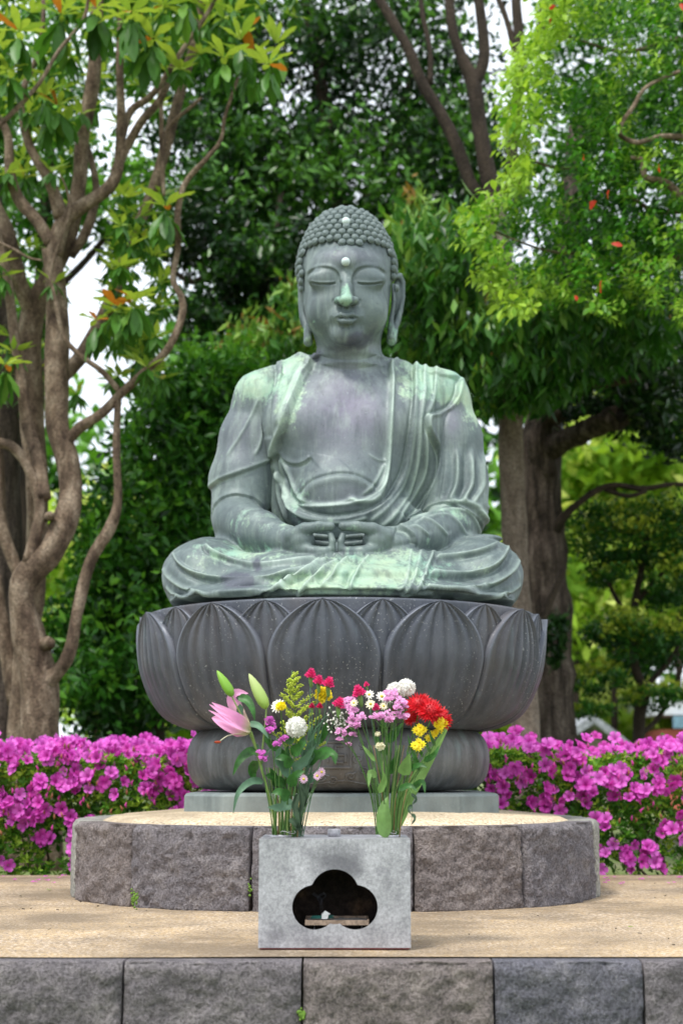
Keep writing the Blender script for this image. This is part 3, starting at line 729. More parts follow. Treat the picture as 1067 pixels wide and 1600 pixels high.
# --- lap folds, left knee
for pts, a_, w_ in (([(318, 850), (332, 862), (360, 874), (395, 882), (430, 880), (470, 874), (498, 868)], 0.009, 3.0),
                    ([(308, 850), (318, 868), (345, 884), (385, 898), (420, 899), (455, 892), (488, 876), (505, 869)], 0.0, 3.0),
                    ([(270, 862), (280, 880), (305, 896), (345, 904), (390, 906), (430, 899), (465, 886), (505, 870)], 0.010, 3.2),
                    ([(256, 885), (265, 903), (290, 920), (330, 930), (375, 930), (410, 925), (440, 912), (470, 892), (500, 874)], 0.011, 3.6),
                    ([(258, 915), (275, 930), (305, 940), (340, 944)], 0.009, 3.4)):
    if a_: fold(pts, LEG, 'wave', a_ * 1.5, w_, (6, 10), 0.75)
fold([(310, 850), (322, 866), (350, 878), (385, 886)], LEG, 'ridge', 0.006, 2.2, (4, 14), 0.4)
for pts in ([(512, 870), (485, 885), (455, 905), (425, 925), (410, 934)], [(530, 871), (505, 888), (482, 910), (462, 932)], [(545, 871), (528, 885), (515, 905), (500, 918)], [(578, 868), (563, 885), (552, 905), (545, 925)]):
    fold(pts, LEG, 'wave', 0.015, 4.0, (5, 6), 0.7)
fold([(643, 852), (640, 875), (637, 900), (630, 918), (618, 924)], LEG, 'ridge', 0.006, 3, (4, 6), 0.6)
band = [(660, 846), (688, 846), (678, 868), (668, 895), (660, 915), (648, 927), (625, 930), (640, 915), (648, 890), (654, 865)]
layer(band, LEG, 0.010, roll=0.5, wear=0.5)
for pts, a_, w_ in (([(680, 870), (710, 868), (745, 862), (770, 853), (780, 846)], 0.009, 3.0), ([(672, 893), (700, 897), (735, 896), (765, 888), (785, 872), (796, 850)], 0.011, 3.6),
                    ([(664, 916), (695, 921), (735, 920), (770, 912), (798, 895), (812, 872)], 0.011, 3.6), ([(705, 936), (745, 938), (785, 930), (815, 912)], 0.010, 3.6), ([(676, 862), (660, 905), (655, 925)], 0.005, 3)):
    fold(pts, LEG, 'wave', a_ * 1.5, w_, (6, 8), 0.75)
# layered hem along the front of the seat
for pts in ([(395, 934), (440, 929), (500, 926), (560, 927), (620, 928), (680, 928)], [(370, 940), (430, 934), (500, 932), (600, 933), (690, 934)]):
    fold(pts, LEG, 'step', 0.010, 2.2, (10, 6), 0.7, 10)
# --- hands: separations, wrist
for sx, g in ((1, 'handL'), (-1.14, 'handR')):
    X = lambda x: 525.5 - sx * (525.5 - x)
    for px_ in (490, 497, 503): fold([(X(px_), 818), (X(px_ - 1), 826)], [g], 'groove', 0.0015, 1.2, (2, 2), 0)
# --- face
for sx in (-1, 1):
    m = lambda x: 541.5 + sx * (x - 541.5) if sx > 0 else 541.5 - (x - 541.5)
    ex = 1.0
    brow = [(m(552), 441), (m(551), 434), (m(554), 426), (m(562), 419), (m(574), 416), (m(587), 417), (m(598), 422), (m(605), 430)]
    fold(brow, ['head'], 'step', 0.004 if sx < 0 else -0.004, 2.0, (5, 8), 0.1, 7)
    fold([(m(558), 441.5), (m(568), 443.5), (m(584), 443.5), (m(599), 441)], ['head'], 'groove', 0.007, 1.2, (2, 4), 0)
    fold([(m(559), 440), (m(570), 440.5), (m(584), 440.5), (m(599), 438)], ['head'], 'ridge', 0.003, 1.6, (3, 4), 0.05)
    fold([(m(561), 466), (m(563), 472), (m(558), 478)], ['head'], 'groove', 0.003, 2.0, (3, 3), 0)
    fold([(m(560), 494), (m(567), 493), (m(568), 500), (m(565), 507), (m(567), 516), (m(563), 523)], ['head'], 'ridge', 0.0012, 1.2, (3, 3), 0.0)
fold([(523, 496), (532, 496), (541, 497.5), (550, 496), (560, 496)], ['lips', 'head'], 'groove', 0.0035, 1.5, (2, 2), 0)
fold([(541.5, 480), (541.5, 488)], ['head'], 'groove', 0.003, 2.2, (2, 2), 0)
fold([(528, 507), (541, 510), (555, 507)], ['head'], 'groove', 0.005, 3.5, (5, 5), 0)
for nx_ in (535.5, 548): fold([(nx_ - 2.5, 475.8), (nx_ + 2.5, 475.8)], ['head'], 'groove', 0.008, 1.8, (1, 1), 0)
fold([(541, 510), (545, 508), (547, 512), (543, 516), (539, 518)], ['head'], 'ridge', 0.0014, 1.0, (1, 1), 0)
fold([(492, 566), (512, 573), (545, 577), (580, 573), (600, 566)], ['torso'], 'groove', 0.003, 2.0, (14, 14), 0)
fold([(492, 552), (515, 560), (545, 562), (575, 560), (600, 550)], ['torso'], 'groove', 0.003, 1.8, (14, 14), 0)
BV += BN * DISP[:, None]
# smooth the stair steps a little
def relax(V, Fq, it, w_):
    n = len(V); a = Fq[:, [0, 1, 2, 3]].ravel(); b = Fq[:, [1, 2, 3, 0]].ravel()
    for _ in range(it):
        s_ = np.zeros_like(V); c = np.bincount(a, minlength=n).astype(float) + np.bincount(b, minlength=n)
        for q in range(3): s_[:, q] = np.bincount(a, V[b, q], n) + np.bincount(b, V[a, q], n)
        V = V + w_ * (s_ / np.maximum(c, 1)[:, None] - V)
    return V
BV = relax(BV, BF, 1, 0.6)
# --- patina regions: verdigris and dark stains, as they lie on the metal
def blobs(lst):
    r = np.zeros(len(BV))
    for x, y, rx, ry, a_ in lst: r += a_ * np.exp(-((UPX - x) / rx) ** 2 - ((UPY - y) / ry) ** 2)
    return r
GREEN = blobs([(400, 600, 34, 34, 1.1), (460, 592, 18, 44, 1.1), (447, 640, 14, 40, 0.5), (352, 690, 12, 50, 0.3), (700, 598, 40, 34, 1.4), (738, 625, 12, 45, 1.1), (640, 590, 30, 35, 0.7),
               (590, 892, 95, 34, 1.05), (490, 912, 70, 18, 0.9), (390, 862, 80, 16, 0.6), (330, 880, 60, 30, 0.3), (700, 800, 60, 26, 0.4), (740, 880, 60, 26, 0.15), (390, 815, 50, 18, 0.35),
               (541, 462, 8, 22, 0.6), (541, 470, 17, 7, 0.6), (541, 350, 70, 35, 0.35), (470, 760, 20, 30, 0.35), (455, 790, 30, 30, 0.3), (500, 825, 60, 10, 0.3), (482, 530, 12, 25, 0.7), (612, 525, 12, 30, 0.5), (545, 575, 50, 6, 0.1)])
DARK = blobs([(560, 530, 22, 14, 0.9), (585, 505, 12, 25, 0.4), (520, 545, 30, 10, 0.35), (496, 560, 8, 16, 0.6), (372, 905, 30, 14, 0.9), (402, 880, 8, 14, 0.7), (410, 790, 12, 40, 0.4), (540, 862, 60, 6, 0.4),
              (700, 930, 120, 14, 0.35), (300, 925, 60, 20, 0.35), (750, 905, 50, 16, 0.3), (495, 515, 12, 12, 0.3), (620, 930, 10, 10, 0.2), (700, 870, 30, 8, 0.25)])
PURP = blobs([(540, 640, 75, 70, 1.0), (380, 690, 35, 50, 0.45), (541, 400, 50, 12, 0.5), (530, 775, 50, 20, 0.4), (705, 660, 15, 30, 0.7), (560, 540, 30, 10, 0.5)])
body_me = bpy.data.meshes.new('body')
body_me.vertices.add(len(BV)); body_me.vertices.foreach_set('co', BV.ravel())
body_me.loops.add(len(BF) * 4); body_me.loops.foreach_set('vertex_index', BF.ravel().astype(np.int32))
body_me.polygons.add(len(BF)); body_me.polygons.foreach_set('loop_start', np.arange(len(BF), dtype=np.int32) * 4)
body_me.polygons.foreach_set('use_smooth', np.ones(len(BF), bool))
body_me.update(calc_edges=True)
for nm, arr in (('green', GREEN), ('dark', DARK), ('purple', PURP), ('wear', np.clip(WEAR, 0, 1.2))):
    a = body_me.attributes.new(nm, 'FLOAT', 'POINT'); a.data.foreach_set('value', arr.astype(np.float32))
def patina(name, use_attr=True):
    m, nt, b = newmat(name)
    n1 = tex(nt, 'noise', 4.0, 9, rough=0.68); n2 = tex(nt, 'noise', 13, 8, rough=0.7); n3 = tex(nt, 'noise', 70, 4)
    st = tex(nt, 'noise', 14, 5, stretch=(1.6, 1.6, 0.22))
    c = ramp(nt, [(0.28, (0.070, 0.096, 0.103)), (0.5, (0.122, 0.160, 0.160)), (0.72, (0.205, 0.26, 0.240))], n1)
    if use_attr:
        pm = math_(nt, 'MULTIPLY', attr(nt, 'purple'), ramp(nt, [(0.3, 0.45), (0.6, 1.0)], n2))
        c = mixc(nt, math_(nt, 'MULTIPLY', pm, 0.9), c, (0.21, 0.195, 0.265))
    g0 = math_(nt, 'ADD', math_(nt, 'MULTIPLY', attr(nt, 'green'), 1.0) if use_attr else 0.15, math_(nt, 'ADD', math_(nt, 'MULTIPLY', math_(nt, 'SUBTRACT', n2, 0.5), 2.0), math_(nt, 'MULTIPLY', math_(nt, 'SUBTRACT', tex(nt, 'noise', 34, 8, rough=0.75, stretch=(1, 1, 0.45)), 0.5), 1.6)))
    gm = ramp(nt, [(0.38, 0.0), (0.70, 0.88)], g0)
    c = mixc(nt, gm, c, ramp(nt, [(0.35, (0.24, 0.44, 0.35)), (0.65, (0.42, 0.53, 0.36))], n1))
    c = mixc(nt, ramp(nt, [(0.5, 0.0), (0.72, 0.5)], st), c, (0.31, 0.38, 0.34))
    c = mixc(nt, ramp(nt, [(0.5, 0.0), (0.68, 0.5)], tex(nt, 'noise', 19, 5, stretch=(1.5, 1.5, 0.14))), c, (0.07, 0.085, 0.095))
    if use_attr:
        wm = math_(nt, 'MULTIPLY', attr(nt, 'wear'), ramp(nt, [(0.3, 0.35), (0.6, 0.85)], n2))
        c = mixc(nt, wm, c, (0.40, 0.50, 0.44))
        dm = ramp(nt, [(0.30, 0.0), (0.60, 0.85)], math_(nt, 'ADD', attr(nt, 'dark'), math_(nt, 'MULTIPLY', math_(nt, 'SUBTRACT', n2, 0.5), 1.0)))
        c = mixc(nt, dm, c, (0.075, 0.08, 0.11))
    c = mixc(nt, 0.35, c, ramp(nt, [(0.3, 0.62), (0.7, 1.0)], n3), 'MULTIPLY')
    c = mixc(nt, ramp(nt, [(0.60, 0.0), (0.68, 0.6)], tex(nt, 'noise', 38, 7, rough=0.8)), c, (0.075, 0.085, 0.09))
    c = mixc(nt, ramp(nt, [(0.63, 0.0), (0.69, 0.6)], tex(nt, 'noise', 52, 6, rough=0.8)), c, (0.38, 0.46, 0.42))
    nt.links.new(c, b.inputs['Base Color']); b.inputs['Metallic'].default_value = 0.15; b.inputs['Specular IOR Level'].default_value = 0.4
    nt.links.new(ramp(nt, [(0.3, 0.42), (0.7, 0.68)], n2), b.inputs['Roughness'])
    bump(nt, b, n3, 0.22, 0.0022); bump(nt, b, n2, 0.25, 0.004)
    return m
PAT = patina('bronze_patina'); PATC = patina('bronze_patina_curl', False)
bud = empty('buddha_statue', (CX, YC, ZR), label='large seated green bronze buddha, hands in its lap, on the lotus base', cat='statue')
link('body', body_me, bud, PAT)
# hair curls: snail shell knobs in rows
cb = MB()
for j in range(8): pass
def curl_mesh():
    vs = []; fs = []; nr, ns = 7, 14
    for j in range(nr + 1):
        a = j / nr
        for i in range(ns):
            t = 2 * PI * i / ns
            ph = a * PI / 2; r = math.cos(ph)
            tw = (t + a * 2 * PI * 1.0)
            rr_ = r * (1 + 0.05 * math.sin(t + a * 13)); h = math.sin(ph) * 0.95 + 0.05 * math.sin(t + a * 13) * (1 if j < nr else 0)
            vs.append((rr_ * math.cos(t), rr_ * math.sin(t), h))
    for j in range(nr):
        for i in range(ns): fs.append((j * ns + i, j * ns + (i + 1) % ns, (j + 1) * ns + (i + 1) % ns, (j + 1) * ns + i))
    b = MB(); b.add(vs, fs); return b.mesh('hair_curl', PATC)
CURL = curl_mesh()
hc = P(541, 420, YH + 0.06)
def surf_point(d0, org):
    """march from outside towards org"""
    d0 = Vector(d0).normalized(); t = 0.5
    for _ in range(400):
        p = org + d0 * t; i = (np.searchsorted(GX, p.x), np.searchsorted(GY, p.y), np.searchsorted(GZ, p.z))
        if all(2 < q < n - 3 for q, n in zip(i, FLD.shape)) and FLD[i] < 0:
            nrm = Vector([float(FLD[tuple(i[k] + (k == q) * 2 for k in range(3))] - FLD[tuple(i[k] - (k == q) * 2 for k in range(3))]) / (4 * [0.0026, 0.0036, 0.0026][q]) for q in range(3)])
            return p, nrm.normalized()
        t -= 0.0025
        if t < 0: break
    return None
hair_root = MB(); hair_root.ball(hc, 0.05); hairo = hair_root.build('hair', PATC, bud)
ncurl = 0; rc = 0.0174
zlist = [P(541, y, YFc + 0.03).z for y in (431, 420.5, 410, 399.5, 389, 378.5)]
zz = zlist[-1]
for _ in range(11): zz += 0.0255; zlist.append(zz)
for ri, zr in enumerate(zlist):
    # radius of the ring at this height: march horizontally
    th = 0.0 if ri % 2 else 0.5; org = Vector((hc.x, hc.y, zr))
    test = surf_point((0, -1, 0), org)
    if test is None: continue
    # walk round the head in equal steps
    a = 0; pts_ = []
    for sgn in (1, -1):
        ang = (0.5 if ri % 2 else 0.0) * rc * 1.93 / max(0.02, (test[0] - org).length) * sgn
        if sgn == -1 and ri % 2 == 0: ang = -rc * 1.93 / max(0.02, (test[0] - org).length)
        while abs(ang) < 2.35:
            s_ = surf_point((math.sin(ang), -math.cos(ang), 0), org)
            if s_ is None: break
            pts_.append(s_); R_ = (s_[0] - org).length; ang += sgn * rc * 1.93 / max(0.02, R_)
    for p, n in pts_:
        px_, py_ = proj(np.array([[p.x, p.y, p.z]])); px_, py_ = px_[0], py_[0]
        hl = 381 + 22 * (abs(px_ - 542) / 68) ** 6
        if p.y < 6.20 and abs(px_ - 542) < 67 and py_ > hl: continue
        if abs(px_ - 542) > 79 or (py_ > 437 and p.y > 6.16): continue
        if ncurl >= 298: break
        o = bpy.data.objects.new('hair_curl', CURL); COL.objects.link(o); o.parent = hairo
        o.matrix_local = Matrix.Translation(p + n * 0.006) @ n.to_track_quat('Z', 'X').to_matrix().to_4x4() @ Matrix.Rotation(ncurl * 1.7, 4, 'Z') @ Matrix.Diagonal((rc, rc, rc * 0.92, 1))
        ncurl += 1
for s_ in (surf_point((math.sin(a) * e, -math.cos(a) * e, 1), hc) for e in (0, 0.22, 0.42) for a in np.arange(0, 2 * PI - 0.1, 2 * PI / max(1, round(e * 26)))):
    if s_ and ncurl < 299 and s_[0].z > zlist[-1] + 0.002:
        o = bpy.data.objects.new('hair_curl', CURL); COL.objects.link(o); o.parent = hairo
        o.matrix_local = Matrix.Translation(s_[0] + s_[1] * 0.006) @ s_[1].to_track_quat('Z', 'X').to_matrix().to_4x4() @ Matrix.Diagonal((rc, rc, rc * 0.9, 1)); ncurl += 1
# pale bosses on brow and crown
PALE = plain('pale_boss', (0.52, 0.62, 0.60), 0.45, 0.12, 40)
for px_, py_, r_, nm in ((540, 408.5, 7.3, 'brow_boss'), (540.5, 346, 7.8, 'crown_jewel')):
    tgt = P(px_, py_, YFc); org = P(px_, py_, YH + 0.02)
    d0 = (Vector((0, 0, EYE)) - org).normalized(); s_ = surf_point(d0, org)
    b = MB(); pt = s_[0] + d0 * (0.002 if r_ < 7.5 else 0.012); b.ball(pt, r_ * 0.00245, 16, 12); b.build(nm, PALE, bud)
del FLD
# ================================================================ incense burner
YB0, YB1 = 3.95, 4.23
bx0, bx1 = P(404, 1400, YB0).x, P(641.5, 1400, YB0).x
bz1 = P(523, 1311.5, YB0).z; BZF = 0.008
def burner_mat():
    m, nt, b = newmat('galvanised_steel')
    g = tex(nt, 'noise', 150, 5, rough=0.8); big = tex(nt, 'noise', 9, 7, rough=0.65)
    c = mixc(nt, 0.6, ramp(nt, [(0.3, (0.40, 0.40, 0.43)), (0.7, (0.66, 0.66, 0.70))], big), ramp(nt, [(0.38, 0.30), (0.62, 1.0)], g), 'MULTIPLY')
    # soot above the mouth: a stain with a shape of its own
    geo = nt.nodes.new('ShaderNodeTexCoord'); mp = nt.nodes.new('ShaderNodeMapping'); q = P(523, 1352, YB0)
    k = 1 / 0.085; mp.inputs['Scale'].default_value = (k * 0.85, 0.3, k * 1.15); mp.inputs['Location'].default_value = (-q.x * k * 0.85, -YB0 * 0.3, -q.z * k * 1.15)
    nt.links.new(geo.outputs['Object'], mp.inputs['Vector']); ln = nt.nodes.new('ShaderNodeVectorMath'); ln.operation = 'LENGTH'; nt.links.new(mp.outputs['Vector'], ln.inputs[0])
    soot = ramp(nt, [(0.25, 0.65), (1.1, 0.0)], math_(nt, 'ADD', ln.outputs['Value'], math_(nt, 'MULTIPLY', math_(nt, 'SUBTRACT', big, 0.5), 0.9)))
    c = mixc(nt, soot, c, (0.06, 0.06, 0.075))
    c = mixc(nt, ramp(nt, [(0.50, 0.0), (0.70, 0.6)], tex(nt, 'noise', 16, 7, rough=0.7)), c, (0.15, 0.145, 0.17))
    nt.links.new(c, b.inputs['Base Color']); b.inputs['Metallic'].default_value = 0.55
    nt.links.new(ramp(nt, [(0.3, 0.38), (0.7, 0.6)], big), b.inputs['Roughness']); bump(nt, b, g, 0.15, 0.001)
    return m
GALV = burner_mat()
SOOT = rocky('soot', [(0.3, (0.02, 0.018, 0.018)), (0.55, (0.05, 0.035, 0.028)), (0.7, (0.14, 0.085, 0.05))], 12, 80, 0.4, 0.003)
burn = empty('incense_burner', ((bx0 + bx1) / 2, YB0, 0.0), label='grey metal incense box with sooty cloud-shaped opening on the front of the terrace', cat='incense burner')
def px2(px, py): q = P(px, py, YB0); return q.x, q.z
circ = [((523, 1397), 38), ((491.5, 1418.5), 35), ((555, 1418.5), 35)]
hole = []
for k in range(120):
    a = 2 * PI * k / 120; dx, dz = math.cos(a), math.sin(a); r_ = 0
    for (cx_, cy_), R_ in circ:
        ox, oy = 523 - cx_, 1415 - cy_
        bq = ox * dx + oy * dz; cq = ox * ox + oy * oy - R_ * R_; D = bq * bq - cq
        if D >= 0: r_ = max(r_, -bq + math.sqrt(D))
    py_ = 1415 + r_ * dz
    if dz > 0.6 and abs(dx) < 0.6: r_ = max(r_, 30.0 + 0.0 * dx)
    hole.append(px2(523 + r_ * dx, 1415 + r_ * dz))
bm = bmesh.new(); rc_ = 0.003
outer = [(bx0, BZF), (bx1, BZF), (bx1, bz1), (bx0, bz1)]
def ring(pts, y): v = [bm.verts.new((x, y, z)) for x, z in pts]; return v, [bm.edges.new((v[i], v[(i + 1) % len(v)])) for i in range(len(v))]
o_, oe = ring(outer, YB0); h_, he = ring(hole, YB0)
bmesh.ops.triangle_fill(bm, use_beauty=True, edges=oe + he)
ex = bmesh.ops.extrude_face_region(bm, geom=bm.faces[:]); bmesh.ops.translate(bm, vec=(0, 0.004, 0), verts=[g_ for g_ in ex['geom'] if isinstance(g_, bmesh.types.BMVert)])
bmesh.ops.recalc_face_normals(bm, faces=bm.faces[:])
me = bpy.data.meshes.new('front_plate'); bm.to_mesh(me); bm.free(); link('front_plate', me, burn, GALV)
yb0 = YB0 + 0.0045; e_ = 0.003
b = MB(); b.box((bx0, yb0, bz1 - e_), (bx1, YB1, bz1)); b.build('top_plate', GALV, burn, smooth=False)
for x0_, x1_ in ((bx0, bx0 + e_), (bx1 - e_, bx1)):
    b = MB(); b.box((x0_, yb0, BZF), (x1_, YB1, bz1 - e_ - 0.0005)); b.build('side_plate', GALV, burn, smooth=False)
b = MB(); b.box((bx0 + e_ + 0.0005, YB1 - e_, BZF), (bx1 - e_ - 0.0005, YB1, bz1 - e_ - 0.0005)); b.build('back_plate', SOOT, burn, smooth=False)
b = MB(); b.box((bx0 + 0.004, YB0 + 0.006, 0.004), (bx1 - 0.004, YB1 - 0.004, 0.0075)); b.build('base_plate', plain('red_oxide', (0.22, 0.03, 0.03), 0.6), burn, smooth=False)
# sooty inner chamber
b = MB(); ix0, ix1 = bx0 + 0.07, bx1 - 0.07
b.box((ix0, YB1 - 0.05, 0.012), (ix1, YB1 - 0.046, bz1 - 0.03)); b.box((ix0, YB0 + 0.006, 0.012), (ix0 + 0.003, YB1 - 0.052, bz1 - 0.03))
b.box((ix1 - 0.003, YB0 + 0.006, 0.012), (ix1, YB1 - 0.052, bz1 - 0.03)); b.box((ix0 + 0.004, YB0 + 0.006, bz1 - 0.034), (ix1 - 0.004, YB1 - 0.052, bz1 - 0.031)); b.box((ix0 + 0.004, YB0 + 0.006, 0.0085), (ix1 - 0.004, YB1 - 0.052, 0.011))
b.build('chamber', SOOT, burn, smooth=False)
b = MB(); q = P(522, 1303, 4.09); b.lathe([(0.0165, 0), (0.0165, 0.018), (0.0155, 0.0195), (0.012, 0.0195), (0.012, 0.01), (0.001, 0.01)], (q.x, 4.09, bz1 + 0.0005), 24); b.build('top_vent', GALV, burn)
for px_ in (440, 607):
    q = P(px_, 1306, 4.09); b = MB(); b.lathe([(0.033, 0), (0.033, 0.005), (0.030, 0.005), (0.030, 0.001)], (q.x, 4.09, bz1 + 0.0006), 24, cap=False); b.build('flower_socket', GALV, burn)
# tray with ash, on two rods
tz = P(526, 1437, YB0 + 0.05).z; tx0, tx1 = P(477, 1437, YB0 + 0.05).x, P(576, 1437, YB0 + 0.05).x
TRAY = rocky('scorched_clay', [(0.3, (0.24, 0.17, 0.12)), (0.7, (0.42, 0.32, 0.25))], 14, 90, 0.3, 0.002)
tray = MB(); tray.box((tx0, YB0 + 0.02, tz - 0.012), (tx1, YB0 + 0.024, tz)); tray.box((tx0, YB0 + 0.13, tz - 0.012), (tx1, YB0 + 0.134, tz + 0.001)); tray.box((tx0, YB0 + 0.0245, tz - 0.012), (tx0 + 0.004, YB0 + 0.1295, tz)); tray.box((tx1 - 0.004, YB0 + 0.0245, tz - 0.012), (tx1, YB0 + 0.1295, tz)); tray.box((tx0 + 0.0045, YB0 + 0.0245, tz - 0.0115), (tx1 - 0.0045, YB0 + 0.1295, tz - 0.009))
tr = tray.build('ash_tray', TRAY, None, smooth=False); tag(tr, 'scorched clay ash tray on two wire legs inside the metal box opening', 'tray')
b = MB(); 
for px_ in (491, 565): x_ = P(px_, 1440, YB0 + 0.05).x; b.tube([(x_, YB0 + 0.05, 0.011), (x_, YB0 + 0.05, tz - 0.0125)], 0.0013, 6)
b.build('wire_leg', GALV, tr)
b = MB(); nn = 16; rr = random.Random(3)
vs = [(tx0 + 0.005 + (tx1 - tx0 - 0.01) * i / nn, YB0 + 0.026 + 0.103 * j / 6, tz - 0.0045 + 0.005 * mnoise.noise(Vector((i * 0.6, j * 0.7, 0)))) for j in range(7) for i in range(nn + 1)]
b.add(vs, [(j * (nn + 1) + i, j * (nn + 1) + i + 1, (j + 1) * (nn + 1) + i + 1, (j + 1) * (nn + 1) + i) for j in range(6) for i in range(nn)])
b.build('ash', rocky('ash', [(0.3, (0.3, 0.29, 0.28)), (0.7, (0.55, 0.53, 0.51))], 40, 200, 0.5, 0.002), tr)
# bundle of green incense sticks with its crumpled white wrapper
inc = empty('incense_bundle', tuple(P(505, 1433, YB0 + 0.06)), label='bundle of green incense sticks in a crumpled white paper band on the ash tray', cat='incense', group=None)
INC = plain('incense_green', (0.03, 0.16, 0.13), 0.7)
for i in range(9):
    y_ = YB0 + 0.05 + 0.0016 * i; x_ = P(487 + rr.uniform(-2, 2), 1430, y_).x; b = MB()
    b.tube([(x_, y_, tz + 0.002 + 0.0022 * (i % 3)), (P(519 + rr.uniform(-4, 4), 1430, y_).x, y_ + 0.01, tz + 0.0028 + 0.002 * (i % 3))], 0.0011, 6); b.build('incense_stick', INC, inc)
b = MB(); x0_ = P(502.5, 1430, YB0 + 0.05).x; x1_ = P(512, 1430, YB0 + 0.05).x; zt_ = tz + 0.011
vs = [(x0_, YB0 + 0.046, tz + 0.0005), (x1_, YB0 + 0.046, tz + 0.001), (x1_ + 0.001, YB0 + 0.045, tz + 0.010), (x0_ + 0.001, YB0 + 0.044, tz + 0.011), (x1_ + 0.007, YB0 + 0.052, tz + 0.0125), (x0_ + 0.009, YB0 + 0.05, tz + 0.021), (x0_ - 0.001, YB0 + 0.07, tz + 0.012), (x1_ + 0.004, YB0 + 0.072, tz + 0.011), (x0_, YB0 + 0.072, tz + 0.001), (x1_, YB0 + 0.072, tz + 0.001)]
b.add(vs, [(0, 1, 2, 3), (3, 2, 4), (3, 4, 5), (5, 4, 7, 6), (3, 5, 6), (6, 7, 9, 8), (0, 3, 6, 8), (1, 9, 7, 2), (2, 7, 4)])
b.build('paper_band', plain('white_paper', (0.75, 0.75, 0.74), 0.8, 0.05), inc, smooth=False)
# thread of incense smoke
def smoke_mat():
    m = bpy.data.materials.new('smoke'); m.use_nodes = True; nt = m.node_tree; nt.nodes.clear()
    o = nt.nodes.new('ShaderNodeOutputMaterial'); v = nt.nodes.new('ShaderNodeVolumePrincipled'); v.inputs['Color'].default_value = (0.75, 0.82, 1, 1)
    v.inputs['Density'].default_value = 7.0; v.inputs['Anisotropy'].default_value = 0.2; nt.links.new(v.outputs[0], o.inputs['Volume']); return m
b = MB(); SM = smoke_mat()
for s0, rr0 in ((0, 0.0028), (2.1, 0.0024), (4.0, 0.002)):
    pts = [P(503 + 7 * math.sin(t_ * 5 + s0) * t_ + 4 * math.sin(t_ * 11 + s0) * t_ - 3 * t_, 1430 - 34 * t_, YB0 + 0.055 + 0.006 * math.sin(t_ * 6 + s0)) for t_ in np.linspace(0, 1, 24)]
    b.tube(pts, [rr0 * (0.5 + 1.2 * t_) for t_ in np.linspace(0, 1, 24)], 8)
sm = b.build('incense_smoke', SM, None); tag(sm, 'thin wisp of bluish smoke rising from the incense sticks', 'smoke', kind='stuff')

# ================================================================ offering flowers
STEM = plain('stem_green', (0.09, 0.20, 0.045), 0.5, 0.35, 25, transl=0.1); STEMY = plain('stem_pale', (0.20, 0.30, 0.08), 0.5, 0.3, 25, transl=0.1); STEMB = plain('stem_brown', (0.22, 0.16, 0.06), 0.6, 0.3, 25)
LEAFD = plain('leaf_dark', (0.035, 0.13, 0.022), 0.45, 0.5, 45, tintcol=(0.06, 0.20, 0.05), transl=0.25, spec=0.45); LEAFG = plain('leaf_bluish', (0.10, 0.20, 0.12), 0.55, 0.3, 30, transl=0.2); LEAFL = plain('leaf_light', (0.20, 0.36, 0.10), 0.5, 0.25, 30, transl=0.3)
WITH = plain('leaf_withered', (0.03, 0.06, 0.03), 0.8, 0.4, 30)
WHITEP = plain('petal_white', (0.88, 0.87, 0.82), 0.6, 0.08, 40, transl=0.25); YEL = plain('petal_yellow', (0.92, 0.74, 0.02), 0.5, 0.15, 40, transl=0.25); YEL2 = plain('petal_gold', (0.88, 0.58, 0.01), 0.5, 0.2, 40, transl=0.25)
REDP = plain('petal_red', (0.62, 0.012, 0.022), 0.5, 0.3, 40, transl=0.2); PINK = plain('petal_carnation', (0.78, 0.04, 0.22), 0.5, 0.25, 60, transl=0.25); MAG = plain('petal_crimson', (0.55, 0.01, 0.10), 0.5, 0.25, 60, transl=0.2)
STAT = plain('statice_pink', (0.80, 0.40, 0.68), 0.6, 0.2, 60, transl=0.3); STATP = plain('statice_purple', (0.60, 0.13, 0.52), 0.6, 0.25, 60, transl=0.3); PALEP = plain('petal_pale_pink', (0.75, 0.50, 0.66), 0.6, 0.12, 60, transl=0.3)
CREAM = plain('petal_cream', (0.80, 0.76, 0.55), 0.6, 0.08, 60, transl=0.2); SOLID = plain('goldenrod', (0.48, 0.58, 0.06), 0.6, 0.25, 60, transl=0.2); CENT = plain('daisy_centre', (0.55, 0.45, 0.04), 0.7)
ANTH = plain('anther_rust', (0.30, 0.04, 0.01), 0.8)
def lily_mat(name, a, b_, green):
    m, nt, b = newmat(name); c = mixc(nt, attr(nt, 'tint'), a, b_); nt.links.new(c, b.inputs['Base Color']); b.inputs['Roughness'].default_value = 0.45
    t = nt.nodes.new('ShaderNodeBsdfTranslucent'); nt.links.new(c, t.inputs['Color']); x = nt.nodes.new('ShaderNodeMixShader'); x.inputs[0].default_value = 0.3
    nt.links.new(b.outputs[0], x.inputs[1]); nt.links.new(t.outputs[0], x.inputs[2]); nt.links.new(x.outputs[0], nt.nodes['Material Output'].inputs['Surface']); return m
LILY = lily_mat('lily_petal', (0.78, 0.36, 0.60), (0.50, 0.58, 0.22), 0); BUDM = lily_mat('lily_bud', (0.55, 0.62, 0.28), (0.36, 0.56, 0.10), 0); BUDG = lily_mat('lily_bud_green', (0.28, 0.52, 0.06), (0.20, 0.42, 0.04), 0)
fr = random.Random(21)
